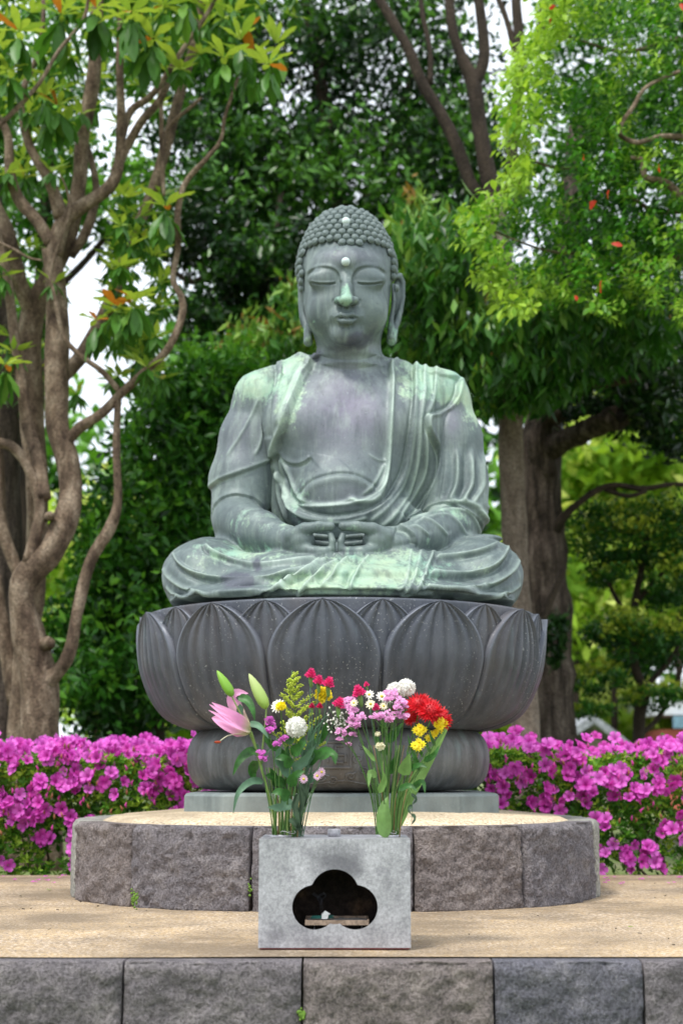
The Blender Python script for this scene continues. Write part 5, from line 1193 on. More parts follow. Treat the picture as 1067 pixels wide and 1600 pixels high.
th = flower_thing('sheath_leaf', 'upright broad green leaf wrapped round the foot of the right bunch', 'leaf', RB(604)); b = MB(); blade(b, [fpt(604, 1312, 4.03), fpt(601, 1285, 4.01), fpt(601, 1262, 4.01), fpt(606, 1245, 4.02)], 0.040, fold=-0.5, nw=6, shape=0.6); b.build('leaf_blade', LEAFL, th)
for i, (fx, pts, leaves) in enumerate(((610, [(618, 1240, 4.0), (636, 1200, 3.99)], [([(630, 1212, 3.99), (634, 1196, 3.98), (640, 1178, 3.97)], .042), ([(622, 1235, 3.99), (640, 1228, 3.98), (652, 1238, 3.97)], .02), ([(636, 1205, 4.0), (655, 1196, 3.98), (668, 1200, 3.97)], .02)]), (596, [(590, 1240, 4.0), (584, 1200, 3.99)], [([(588, 1215, 3.99), (578, 1208, 3.98), (576, 1230, 3.97)], .022), ([(592, 1240, 3.99), (600, 1220, 3.98), (598, 1205, 3.97)], .022), ([(586, 1190, 3.99), (574, 1175, 3.98), (566, 1165, 3.98)], .014)]),
                                       (616, [(640, 1240, 4.02), (672, 1160, 4.03)], [([(644, 1232, 4.02), (660, 1222, 4.0), (664, 1240, 3.99)], .02), ([(655, 1205, 4.02), (648, 1185, 4.0), (640, 1165, 4.0)], .018), ([(662, 1190, 4.02), (678, 1180, 4.0), (686, 1165, 4.0)], .02)]), (602, [(606, 1200, 4.12), (600, 1130, 4.12)], [([(605, 1180, 4.1), (590, 1160, 4.08), (582, 1140, 4.08)], .03), ([(604, 1160, 4.1), (618, 1145, 4.08), (628, 1130, 4.08)], .03), ([(604, 1210, 4.1), (618, 1190, 4.08), (622, 1170, 4.08)], .03), ([(604, 1150, 4.1), (598, 1135, 4.06), (606, 1128, 4.06)], .03)]))):
    th = flower_thing('leafy_stem', ['stem with a large light ribbed leaf at the front of the right bunch', 'curled leafy stem at the left edge of the right bunch', 'dark leafy stem leaning right in the right bunch', 'dark leafy stem at the back middle of the right bunch'][i], 'leafy stem', RB(fx)); stem_part(th, [RB(fx)] + [fpt(*q) for q in pts], .002, .001)
    for k, q in enumerate(leaves): leaf_part(th, q[0], q[1], LEAFL if (i == 0 and k == 0) or i == 1 else LEAFD)
th = flower_thing('withered_vine', 'thin withered trailing tip hanging at the right of the right bunch', 'leafy stem', RB(622)); stem_part(th, [RB(622), fpt(632, 1250, 4.04), fpt(641, 1235, 4.02), fpt(644, 1260, 4.0), fpt(643, 1286, 4.0)], .0012, .0007)
for q in ([(642, 1240, 4.0), (650, 1250, 3.99), (644, 1258, 3.99)], [(644, 1258, 4.0), (638, 1266, 3.99), (643, 1274, 3.99)], [(643, 1272, 4.0), (648, 1280, 3.99), (642, 1290, 3.99)]): leaf_part(th, q, .011, WITH, lobes=2, fold=.6)
th = flower_thing('stem_bundle', 'cluster of plain cut green stems at the foot of the right bunch', 'stems', RB(606))
for i in range(16): x0_ = 594 + i * 1.9; stem_part(th, [RB(x0_, 0.014 * math.sin(i * 2)), fpt(606 + (x0_ - 606) * 1.5 + fr.uniform(-2, 2), 1250, 4.06 + 0.03 * math.sin(i * 2)), fpt(606 + (x0_ - 606) * 2.9 + fr.uniform(-6, 6), 1165, 4.06)], 0.0018, 0.0012, [STEM, STEMY, STEM, STEMB][i % 4])
for px_, lab in ((450, 'loop of white wire round the foot of the left bunch'), (608, 'loop of white wire round the foot of the right bunch')):
    b = MB(); q = fpt(px_, 1301, 4.06); b.tube([q + Vector((0.019 * math.cos(t_), 0.012 * math.sin(t_), 0.003 * math.sin(2 * t_))) for t_ in np.linspace(0, 2 * PI, 20)], 0.0007, 5)
    o = b.build('wire_loop', plain('white_wire', (0.6, 0.6, 0.6), 0.4), None); tag(o, lab, 'wire')
# ================================================================ leaves, trees, hedges
vr = np.random.default_rng(11); tr_ = random.Random(5)
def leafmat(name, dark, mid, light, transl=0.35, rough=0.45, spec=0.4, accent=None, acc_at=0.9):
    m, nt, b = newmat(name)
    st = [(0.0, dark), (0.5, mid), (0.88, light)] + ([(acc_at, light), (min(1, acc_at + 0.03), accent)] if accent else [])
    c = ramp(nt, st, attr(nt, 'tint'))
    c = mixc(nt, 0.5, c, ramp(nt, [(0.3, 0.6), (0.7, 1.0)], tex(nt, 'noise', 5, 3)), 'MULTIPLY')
    nt.links.new(c, b.inputs['Base Color']); b.inputs['Roughness'].default_value = rough; b.inputs['Specular IOR Level'].default_value = spec * 0.55
    t = nt.nodes.new('ShaderNodeBsdfTranslucent'); nt.links.new(mixc(nt, 1.0, c, (1.0, 1.0, 0.55), 'MULTIPLY'), t.inputs['Color'])
    a = nt.nodes.new('ShaderNodeMixShader'); a.inputs[0].default_value = transl
    nt.links.new(b.outputs[0], a.inputs[1]); nt.links.new(t.outputs[0], a.inputs[2]); nt.links.new(a.outputs[0], nt.nodes['Material Output'].inputs['Surface'])
    return m
def unit(n): v = vr.normal(size=(n, 3)); return v / np.linalg.norm(v, axis=1)[:, None]
def leaves_np(C, D, L, Wd, tint, U=None):
    """C centres, D directions, L lengths, Wd widths: folded leaves of 4 triangles"""
    n = len(C); D = D / np.linalg.norm(D, axis=1)[:, None]
    R_ = unit(n) if U is None else U + 0.35 * unit(n)
    S = np.cross(D, R_); S /= (np.linalg.norm(S, axis=1)[:, None] + 1e-9); Nn = np.cross(S, D)
    L = L[:, None]; Wd = Wd[:, None]
    base = C - D * L * 0.5; tip = C + D * L * 0.5 - Nn * L * 0.10; mid = C + Nn * Wd * -0.12 + D * L * -0.05
    le = mid + S * Wd * 0.5 + Nn * Wd * 0.16; ri = mid - S * Wd * 0.5 + Nn * Wd * 0.16
    V = np.stack([base, le, tip, ri, mid], 1).reshape(-1, 3)
    o = (np.arange(n) * 5)[:, None]
    T_ = np.concatenate([o + np.array([[0, 4, 1]]), o + np.array([[1, 4, 2]]), o + np.array([[0, 3, 4]]), o + np.array([[3, 2, 4]])], 0)
    return V, T_, np.repeat(tint, 5)
def npmesh(name, parts, m):
    V = np.vstack([p[0] for p in parts]); off = np.cumsum([0] + [len(p[0]) for p in parts[:-1]])
    T_ = np.vstack([p[1] + o for p, o in zip(parts, off)]); t = np.concatenate([p[2] for p in parts])
    me = bpy.data.meshes.new(name); me.vertices.add(len(V)); me.vertices.foreach_set('co', V.astype(np.float32).ravel())
    me.loops.add(len(T_) * 3); me.loops.foreach_set('vertex_index', T_.astype(np.int32).ravel())
    me.polygons.add(len(T_)); me.polygons.foreach_set('loop_start', np.arange(len(T_), dtype=np.int32) * 3)
    me.update(calc_edges=True); a = me.attributes.new('tint', 'FLOAT', 'POINT'); a.data.foreach_set('value', t.astype(np.float32))
    me.materials.append(m); return me
def clumped(n, c, r, clumps, spread=0.22, shell=0.5):
    """points in an ellipsoid gathered into clumps; also the clump centre of each"""
    k = unit(clumps) * (vr.uniform(shell, 1, (clumps, 1)) ** 0.7); which = vr.integers(0, clumps, n)
    p = k[which] + vr.normal(size=(n, 3)) * spread * (0.5 + vr.random((n, 1)) * 0.7)
    return np.array(c) + p * np.array(r), which
def foliage(blobs, leaf, asp, droop=0.5, tmean=0.45, tvar=0.2, up_bright=0.25):
    """blobs: (px, py, Y, rx_px, rz_px, ry_m, n, clumps)"""
    out = []
    for (px_, py_, Y_, rx, rz, ry, n, cl) in blobs:
        s_ = M_(Y_, py_); c = P(px_, py_, Y_); C_, wh = clumped(n, c, (rx * s_, ry, rz * s_), cl)
        D = unit(n); D[:, 2] -= droop; ct = vr.normal(0, tvar, cl)[wh]
        t = tmean + ct + vr.normal(0, 0.12, n) + up_bright * (C_[:, 2] - c.z) / (rz * s_ + 1e-6)  # leaf colour lightens with height, painting light from above onto each mass
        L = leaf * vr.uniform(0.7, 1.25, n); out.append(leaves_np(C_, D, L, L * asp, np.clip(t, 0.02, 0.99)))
    return out
BARK_A = rocky('bark_smooth_brown', [(0.32, (0.075, 0.050, 0.035)), (0.5, (0.205, 0.146, 0.100)), (0.68, (0.40, 0.315, 0.23))], 14, 70, 0.8, 0.008, stretch=(1, 1, 0.5))
BARK_B = rocky('bark_rough_grey', [(0.32, (0.028, 0.021, 0.016)), (0.5, (0.115, 0.085, 0.068)), (0.70, (0.27, 0.22, 0.18))], 9, 50, 1.0, 0.03, stretch=(2.5, 2.5, 0.35))
BARK_S = rocky('bark_smooth_grey', [(0.3, (0.15, 0.11, 0.085)), (0.55, (0.27, 0.21, 0.17)), (0.75, (0.42, 0.35, 0.29))], 9, 60, 0.9, 0.012, stretch=(1.5, 1.5, 0.5))
BARK_D = rocky('bark_dark', [(0.3, (0.02, 0.015, 0.011)), (0.7, (0.085, 0.062, 0.045))], 8, 60, 0.8, 0.012, stretch=(1, 1, 0.4))
def limb(name, parent, pts, m, n=12, wob=0.18, sp=5, seed=0):
    """pts: (px, py, depth, radius px)"""
    q = [(*P(a[0], a[1], a[2]), a[3] * M_(a[2], a[1])) for a in pts]; c = spline(q, sp); b = MB()
    b.tube([Vector(p[:3]) for p in c], [max(0.002, p[3]) for p in c], n, wob=wob, seed=seed); return b.build(name, m, parent)
def down(px_, py_, Y_, r): return (px_, 800 + F * math.tan(PITCH - math.atan2(-0.2 - EYE, Y_)) if False else py_, Y_, r)
def foot(px_, Y_, r):      # where the trunk meets the ground, below the frame of the hedge
    z = -0.14 - EYE; d = Y_ * CP + z * SP; u = -Y_ * SP + z * CP; return (px_, 800 - F * u / d, Y_, r)

# ---------------------------------------------------------------- azaleas
AZL = leafmat('azalea_leaf', (0.03, 0.11, 0.012), (0.11, 0.32, 0.03), (0.42, 0.64, 0.07), 0.35)
def azflower_mat():
    m, nt, b = newmat('azalea_petal'); c = mixc(nt, attr(nt, 'tint'), (0.82, 0.12, 0.68), (0.45, 0.01, 0.28)); oi = nt.nodes.new('ShaderNodeObjectInfo')
    c = mixc(nt, ramp(nt, [(0.0, 0.75), (0.45, 0.0)], oi.outputs['Random']), c, (0.60, 0.03, 0.38)); c = mixc(nt, ramp(nt, [(0.6, 0.0), (1.0, 0.55)], oi.outputs['Random']), c, (0.84, 0.25, 0.78)); nt.links.new(c, b.inputs['Base Color']); b.inputs['Roughness'].default_value = 0.55
    t = nt.nodes.new('ShaderNodeBsdfTranslucent'); nt.links.new(c, t.inputs['Color']); x = nt.nodes.new('ShaderNodeMixShader'); x.inputs[0].default_value = 0.4
    nt.links.new(b.outputs[0], x.inputs[1]); nt.links.new(t.outputs[0], x.inputs[2]); nt.links.new(x.outputs[0], nt.nodes['Material Output'].inputs['Surface']); return m
AZF = azflower_mat()
def azalea_flower(seed):
    rg = random.Random(seed); b = MB(); vs = []; fs = []; tt = []
    for k in range(5):
        a = 2 * PI * k / 5; o = len(vs)
        for i in range(4):
            t = i / 3
            for j in range(5):
                u = (j - 2) / 2; w_ = [0.10, 0.32, 0.44, 0.12][i]; L = [0.08, 0.45, 0.85, 1.08 - 0.10 * abs(u)][i]; h = [-0.45, 0.05, 0.26, 0.20][i] + 0.07 * math.sin(j * 2.4 + seed + k) * t - 0.10 * (1 - abs(u)) * (i == 2)
                x, y = L, u * w_
                vs.append((x * math.cos(a) - y * math.sin(a), x * math.sin(a) + y * math.cos(a), h + rg.uniform(-.03, .03) * t)); tt.append(max(0, 0.9 - t * 1.5))
        for i in range(3):
            for j in range(4): fs.append((o + i * 5 + j, o + i * 5 + j + 1, o + (i + 1) * 5 + j + 1, o + (i + 1) * 5 + j))
    b.add(vs, fs); b.t = tt
    for k in range(5): a = 1.2 * k + seed; b.tube([(0, 0, -0.3), (0.12 * math.cos(a), 0.12 * math.sin(a), 0.25), (0.2 * math.cos(a), 0.2 * math.sin(a), 0.55)], 0.018, 3, tint=0.35)
    return b.mesh('flower', AZF)
AZM = [azalea_flower(s_) for s_ in range(4)]
BUDZ = plain('azalea_bud', (.55, .05, .30), .5); WILT = plain('azalea_wilted', (.30, .12, .06), .8)
def hedge(name, label, x0, x1, yc, ry, h, seed, nfl, side):
    rg = random.Random(seed); th = empty(name, ((x0 + x1) / 2, yc, -0.1), label=label, cat='azalea hedge', group='azalea hedges behind the pedestal')
    def top(x, y): return h * (0.93 + 0.06 * mnoise.noise(Vector((x * 2.2, y * 2.2, seed))) + 0.05 * mnoise.noise(Vector((x * 6, y * 6, seed))))
    # leaf whorls through the outer shell, looser below
    parts = []; N0 = 26000; C_ = []; D_ = []
    while len(C_) < N0:
        x = rg.uniform(x0, x1); u = rg.random()
        if u < 0.45: y = rg.uniform(yc - ry, yc + ry); z = top(x, y) - abs(rg.gauss(0, 0.05)) - 0.03
        else:
            z = h * rg.random() ** 0.75 - 0.08; bulge = ry * (1 + 0.18 * mnoise.noise(Vector((x * 3, z * 4, seed + 5)))); y = yc - bulge + abs(rg.gauss(0, 0.09))
            if mnoise.noise(Vector((x * 4, z * 4, seed + 9))) < -0.28 and z < h * 0.65: continue
            z = min(z, top(x, y) - 0.02)
        c0 = Vector((x, y, z)); ax = Vector((rg.gauss(0, .4), -0.5 + rg.gauss(0, .4), 0.7)).normalized(); a0 = rg.random() * 6
        s1 = ax.cross(Vector((1, 0, 0.1))).normalized(); s2 = ax.cross(s1)
        for k in range(5):
            a = a0 + k * 1.257; d = (s1 * math.cos(a) + s2 * math.sin(a) + ax * 0.5).normalized(); C_.append(c0 + d * 0.017); D_.append(d)
    C_ = np.array([tuple(v) for v in C_]); D_ = np.array([tuple(v) for v in D_]); n = len(C_)
    t = np.repeat(vr.uniform(0.15, 0.95, n // 5 + 1), 5)[:n] + vr.normal(0, .05, n); L = vr.uniform(0.026, 0.042, n)
    parts.append(leaves_np(C_, D_, L, L * 0.42, np.clip(t, 0, 1)))
    link('leaves', npmesh('leaves', parts, AZL), th, kind='stuff')
    inner, wh = clumped(3500, ((x0 + x1) / 2, yc + 0.08, h * 0.45), ((x1 - x0) / 2, ry * 0.7, h * 0.5), 200, 0.15, 0.0)
    L = vr.uniform(0.03, 0.05, len(inner)); link('inner_leaves', npmesh('inner_leaves', [leaves_np(inner, unit(len(inner)), L, L * .5, vr.uniform(0, .3, len(inner)))], AZL), th, kind='stuff')
    bd = MB()
    for _ in range(260):
        x = rg.uniform(x0, x1); z = h * rg.uniform(.25, 1.0); y = yc - ry * 1.1 + rg.gauss(0, .02) if z < h * .85 else yc - ry * rg.uniform(.3, 1.05)
        p = Vector((x, y, min(z, top(x, y)) + .01)); bd.tube([p, p + Vector((rg.gauss(0, .004), -.004, .010)), p + Vector((rg.gauss(0, .006), -.006, .024))], [.004, .0055, .0012], 5, mi=0 if rg.random() < .6 else 1)
    bd.build('buds', [BUDZ, WILT], th, kind='stuff')
    for k in range(26):
        x = rg.uniform(x0, x1); b = MB(); y = yc - rg.uniform(0, ry * .9); p = Vector((x, yc, -0.12)); pts = [p]
        for s_ in range(6): p = p + Vector((rg.gauss(0, .035), (y - yc) / 7 + rg.gauss(0, .02), h / 7)); pts.append(p)
        b.tube(pts, list(np.linspace(0.008, 0.003, 7)), 5); b.build('branch', BARK_A, th)
    # blossoms: in trusses of two or three, thick on top, sparser below
    fl = []
    while len(fl) < nfl + 900:
        x = rg.uniform(x0, x1); u = rg.random()
        if u < 0.4: y = yc + ry * rg.uniform(-1.05, 0.9); z = top(x, y); ax = Vector((rg.gauss(0, .4), -0.55 + rg.gauss(0, .3), 0.75))
        else:
            z = h * (1 - rg.random() ** 0.85 * 0.98); y = yc - ry * (1.04 + 0.18 * mnoise.noise(Vector((x * 3, z * 4, seed + 5)))); ax = Vector((rg.gauss(0, .45), -1, 0.25 + rg.gauss(0, .3)))
            if mnoise.noise(Vector((x * 6.5, z * 8, seed + 2))) < (0.02 if z < h * .6 else -0.12): continue
            z = min(z, top(x, y) - 0.01)
        for q in range(rg.choice((1, 2, 3))): fl.append((Vector((x, y, z)) + Vector((rg.gauss(0, .03), rg.gauss(0, .018), rg.gauss(0, .022))), (ax + Vector((rg.gauss(0, .3), 0, rg.gauss(0, .3)))).normalized(), rg.uniform(0.024, 0.037), rg.random() * 6))
    def vis(f):
        px_, py_ = proj(np.array([tuple(f[0])])); hid = (300 < px_[0] < 757 and py_[0] < 1275) or (110 < px_[0] < 938 and py_[0] > 1290)
        return (-20 < px_[0] < 1090 and not hid, -f[0].y + rg.uniform(0, .5))
    fl.sort(key=vis, reverse=True)
    for f in fl[:nfl]:
        o = bpy.data.objects.new('flower', AZM[rg.randrange(4)]); COL.objects.link(o); o.parent = th
        o.matrix_local = Matrix.Translation(f[0] - th.location) @ f[1].to_track_quat('Z', 'X').to_matrix().to_4x4() @ Matrix.Rotation(f[3], 4, 'Z') @ Matrix.Diagonal((f[2], f[2], f[2], 1))
    rest = MB()
    for f in fl[nfl:]:
        rot = f[1].to_track_quat('Z', 'X').to_matrix(); src = AZM[rg.randrange(4)]; o = len(rest.v)
        rest.v.extend([tuple(f[0] + rot @ (Vector(v.co) * f[2])) for v in src.vertices]); at = [d.value for d in src.attributes['tint'].data]; rest.t.extend(at)
        rest.f.extend([tuple(i + o for i in p.vertices) for p in src.polygons]); rest.mi.extend([0] * len(src.polygons))
    if rest.v: rest.build('flowers', AZF, th, kind='stuff')
hedge('azalea_hedge', 'magenta azalea hedge in full bloom to the left of the bronze base', -2.5, -0.28, 7.42, 0.42, 0.585, 3, 296, -1)
hedge('azalea_hedge', 'magenta azalea hedge with more green gaps to the right of the bronze base', -0.20, 2.6, 7.42, 0.40, 0.59, 8, 296, 1)

# ---------------------------------------------------------------- the many-stemmed tree on the left
YT = 8.6
t1 = empty('rosette_leaf_tree', tuple(P(60, 1300, YT)), label='many-stemmed smooth brown tree with whorls of drooping leaves, left of the buddha', cat='tree')
LT = [('trunk', [foot(64, YT, 38), (62, 1150, YT, 31), (60, 1060, YT, 30), (46, 1000, YT - .03, 25), (34, 940, YT - .05, 21), (42, 900, YT - .06, 22), (78, 862, YT - .06, 22), (102, 815, YT - .04, 20), (110, 765, YT, 18), (104, 715, YT, 18), (91, 670, YT, 18), (88, 600, YT, 19), (90, 500, YT, 18), (86, 440, YT, 16), (80, 390, YT, 15)]),
      ('trunk', [foot(28, YT + .35, 28), (32, 1150, YT + .35, 20), (40, 1020, YT + .35, 18), (56, 900, YT + .35, 17), (58, 760, YT + .3, 17), (50, 650, YT + .3, 19), (45, 560, YT + .3, 20), (52, 490, YT + .3, 19), (72, 440, YT + .25, 14), (98, 390, YT + .2, 15), (122, 300, YT + .2, 12), (128, 220, YT + .2, 11), (146, 120, YT + .2, 11), (150, 40, YT + .2, 10), (156, -60, YT + .2, 8)]),
      ('branch', [(58, 1075, YT, 20), (85, 1055, YT - .05, 13), (108, 1020, YT - .1, 10), (122, 950, YT - .1, 9), (140, 880, YT - .1, 9), (172, 825, YT - .1, 9.5), (184, 780, YT - .1, 7), (182, 700, YT - .1, 6), (184, 622, YT - .1, 5.5)]),
      ('branch', [(102, 695, YT, 9), (125, 668, YT - .05, 8.5), (160, 645, YT - .1, 8), (186, 618, YT - .1, 7.5), (222, 585, YT - .15, 6.5), (262, 545, YT - .2, 6), (284, 495, YT - .2, 6), (284, 465, YT - .2, 5.5), (270, 435, YT - .2, 4.8), (278, 385, YT - .2, 5), (278, 330, YT - .25, 5), (290, 285, YT - .25, 4.5), (322, 248, YT - .3, 4), (345, 218, YT - .3, 3.4), (352, 180, YT - .3, 3), (372, 120, YT - .3, 2.6)]),
      ('branch', [(186, 610, YT - .1, 5), (160, 580, YT - .1, 4.5), (122, 552, YT - .12, 4), (98, 520, YT - .14, 3.6), (84, 455, YT - .15, 3), (78, 430, YT - .15, 2.5), (92, 380, YT - .15, 2.6), (108, 330, YT - .15, 2.2), (104, 295, YT - .15, 1.6), (92, 268, YT - .15, 1)]),
      ('branch', [(84, 400, YT, 14), (100, 345, YT, 13), (140, 315, YT, 11), (172, 290, YT, 10), (186, 255, YT, 8.5), (189, 190, YT, 7), (187, 100, YT, 6), (188, 20, YT, 5), (186, -50, YT, 4)]),
      ('branch', [(180, 268, YT, 8), (198, 228, YT, 7), (222, 188, YT - .05, 6.5), (248, 158, YT - .05, 6), (262, 130, YT - .05, 5)]),
      ('branch', [(190, 215, YT, 6), (205, 172, YT + .05, 6), (240, 145, YT + .05, 5), (290, 70, YT + .05, 4), (330, 10, YT + .05, 3.4), (350, -40, YT, 3)]),
      ('branch', [(96, 340, YT, 12), (78, 285, YT - .05, 9), (58, 250, YT - .1, 7.5), (42, 215, YT - .1, 7), (34, 150, YT - .1, 5), (60, 80, YT - .1, 4), (68, 20, YT - .1, 3.4), (64, -30, YT, 3)]),
      ('branch', [(56, 500, YT + .3, 14), (30, 440, YT + .2, 13), (14, 380, YT + .1, 14), (0, 340, YT + .1, 13), (-30, 280, YT, 10)]),
      ('branch', [(80, 380, YT, 11), (58, 345, YT, 10), (30, 312, YT, 10), (16, 270, YT, 8), (12, 210, YT, 7), (-12, 170, YT, 5)]),
      ('branch', [(-14, 205, YT - .4, 4), (20, 175, YT - .4, 4), (62, 128, YT - .4, 3.4), (92, 78, YT - .4, 3.2), (130, 30, YT - .4, 3), (140, -20, YT - .4, 2.5)]),
      ('branch', [(96, 590, YT + .5, 12), (135, 545, YT + .6, 12), (165, 490, YT + .6, 12), (188, 430, YT + .6, 11), (208, 370, YT + .6, 10), (238, 300, YT + .6, 9), (262, 220, YT + .6, 9), (285, 130, YT + .6, 8), (308, 50, YT + .6, 7), (320, -40, YT + .6, 6)]),
      ('branch', [(28, 1100, YT + .4, 16), (10, 1010, YT + .4, 13), (0, 960, YT + .4, 12), (-10, 900, YT + .4, 12)]),
      ('branch', [(30, 900, YT + .1, 10), (10, 850, YT + .1, 10), (-2, 800, YT + .1, 11), (-6, 720, YT + .1, 12), (-18, 640, YT + .1, 12)]),
      ('branch', [(44, 880, YT - .1, 10), (62, 800, YT - .1, 9), (48, 740, YT - .1, 8), (22, 700, YT - .1, 8), (-10, 690, YT - .1, 8)]),
      ('branch', [(68, 780, YT - .1, 12), (60, 720, YT - .05, 11), (42, 660, YT, 10), (34, 600, YT, 9), (22, 520, YT, 8), (10, 430, YT, 8), (-6, 360, YT, 8)]),
      ('branch', [(110, 400, YT + .2, 7), (135, 360, YT + .2, 8), (150, 300, YT + .25, 6), (140, 240, YT + .3, 5), (120, 190, YT + .3, 4)]),
      ('branch', [(255, 300, YT + .3, 4), (253, 220, YT + .3, 4), (252, 170, YT + .3, 3.4), (248, 100, YT + .3, 3), (244, 40, YT + .3, 2)]),
      ('branch', [(256, 305, YT - .2, 2.6), (254, 250, YT - .2, 3), (262, 200, YT - .2, 3), (300, 165, YT - .25, 3), (315, 152, YT - .25, 2.4)]),
      ('branch', [(-10, 375, YT - .3, 2.6), (20, 388, YT - .3, 2.4), (45, 402, YT - .3, 2), (66, 406, YT - .3, 1.4)])]
for i, (nm, pts) in enumerate(LT): limb(nm, t1, pts, BARK_A, 14 if nm == 'trunk' else 9, 0.16, 6, i)
for px_, py_, r_ in ((76, 1005, 12), (78, 806, 8)):
    b = MB(); b.tube([P(px_ - 12, py_ + 4, YT), P(px_, py_, YT - .12), P(px_ + 4, py_ - 2, YT - .16)], [r_ * .0035, r_ * .0032, r_ * .0018], 9, wob=.2); b.build('knot', BARK_A, t1)
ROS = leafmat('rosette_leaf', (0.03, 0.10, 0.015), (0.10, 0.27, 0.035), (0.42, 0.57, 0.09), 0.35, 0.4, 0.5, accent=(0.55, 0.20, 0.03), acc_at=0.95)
def leafmesh(tint, name='leaf', asp=0.30, m=None, wav=0.03, droop=0.18):
    vs = []; fs = []; n_ = 7
    for i in range(n_):
        t = i / (n_ - 1); w_ = asp * 0.5 * (math.sin(PI * (0.04 + 0.92 * t ** 1.25)) ** 0.8); z = -droop * t * t
        for j, u in enumerate((-1, 0, 1)): vs.append((u * w_, t, z + abs(u) * w_ * 0.30 + (wav * math.sin(t * 14 + u) * abs(u))))
    for i in range(n_ - 1):
        for j in range(2): fs.append((i * 3 + j, i * 3 + j + 1, i * 3 + j + 4, i * 3 + j + 3))
    b = MB(); b.add(vs, fs, 0, tint); return b.mesh(name, m)
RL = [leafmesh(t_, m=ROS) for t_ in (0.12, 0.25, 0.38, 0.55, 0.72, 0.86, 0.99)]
def rosette(px_, py_, Y_, size, kinds, n, tilt, parent, acc):
    c = P(px_, py_, Y_); s_ = M_(Y_, py_)
    for k in range(n):
        a = 2 * PI * k / n + tr_.uniform(-.25, .25); el = tilt + tr_.uniform(-.28, .28); d = Vector((math.cos(a) * math.cos(el), math.sin(a) * math.cos(el), math.sin(el)))
        acc.append((c + d * 0.01, d, size * s_ * tr_.uniform(.75, 1.15), tr_.choice(kinds)))
ACC = []
big = [(375, 62, 34, .9), (432, 68, 32, .9), (395, 95, 38, .6), (350, 90, 34, .5), (420, 100, 36, .4), (258, 322, 34, .6), (182, 478, 36, .4), (210, 470, 34, .4), (90, 165, 34, .6), (70, 150, 30, .8), (150, 500, 32, .4), (30, 48, 38, .4), (95, 22, 42, .3), (150, 12, 42, .3), (205, 18, 44, .3),
       (255, 8, 44, .2), (290, -5, 40, .6), (240, 60, 40, .2), (15, 110, 38, .3), (8, 570, 36, .4), (20, 560, 30, .6), (205, 160, 30, .5), (36, 260, 36, .4), (270, 60, 40, .1)]
for x, y, sz, tl in big:
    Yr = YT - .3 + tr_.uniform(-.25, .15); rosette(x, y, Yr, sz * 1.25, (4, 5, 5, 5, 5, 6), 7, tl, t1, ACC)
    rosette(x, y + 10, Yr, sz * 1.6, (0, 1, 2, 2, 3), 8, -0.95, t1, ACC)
ACC = [a for a in ACC]; near = ACC[:298]; 
for p, d, L, k in near:
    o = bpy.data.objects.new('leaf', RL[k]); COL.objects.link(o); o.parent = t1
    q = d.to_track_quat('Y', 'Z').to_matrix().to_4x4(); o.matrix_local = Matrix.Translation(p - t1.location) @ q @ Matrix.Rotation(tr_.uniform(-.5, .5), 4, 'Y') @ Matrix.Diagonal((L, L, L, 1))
# more whorls further up and back, as one part
C_, D_, T_ = [], [], []
for _ in range(430):
    x, y = tr_.choice([(tr_.gauss(60, 90), tr_.uniform(-120, 230)), (tr_.gauss(220, 80), tr_.uniform(-120, 120)), (tr_.gauss(330, 60), tr_.uniform(-80, 40)), (tr_.uniform(-60, 120), tr_.uniform(200, 620)), (tr_.uniform(170, 260), tr_.uniform(300, 600))])
    if tr_.random() < 0.25: continue
    Yr = YT + tr_.uniform(-.2, 1.6); c = np.array(P(x, y, Yr)); a0 = tr_.random() * 6
    for k in range(13):
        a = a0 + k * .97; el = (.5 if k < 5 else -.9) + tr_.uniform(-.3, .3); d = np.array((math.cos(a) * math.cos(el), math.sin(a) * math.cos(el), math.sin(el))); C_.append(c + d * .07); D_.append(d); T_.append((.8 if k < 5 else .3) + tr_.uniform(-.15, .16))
L = vr.uniform(.11, .17, len(C_)); link('leaves', npmesh('leaves', [leaves_np(np.array(C_), np.array(D_), L, L * .3, np.clip(np.array(T_), 0, 1), np.tile([[0, 0, 1.0]], (len(C_), 1)))], ROS), t1, kind='stuff')

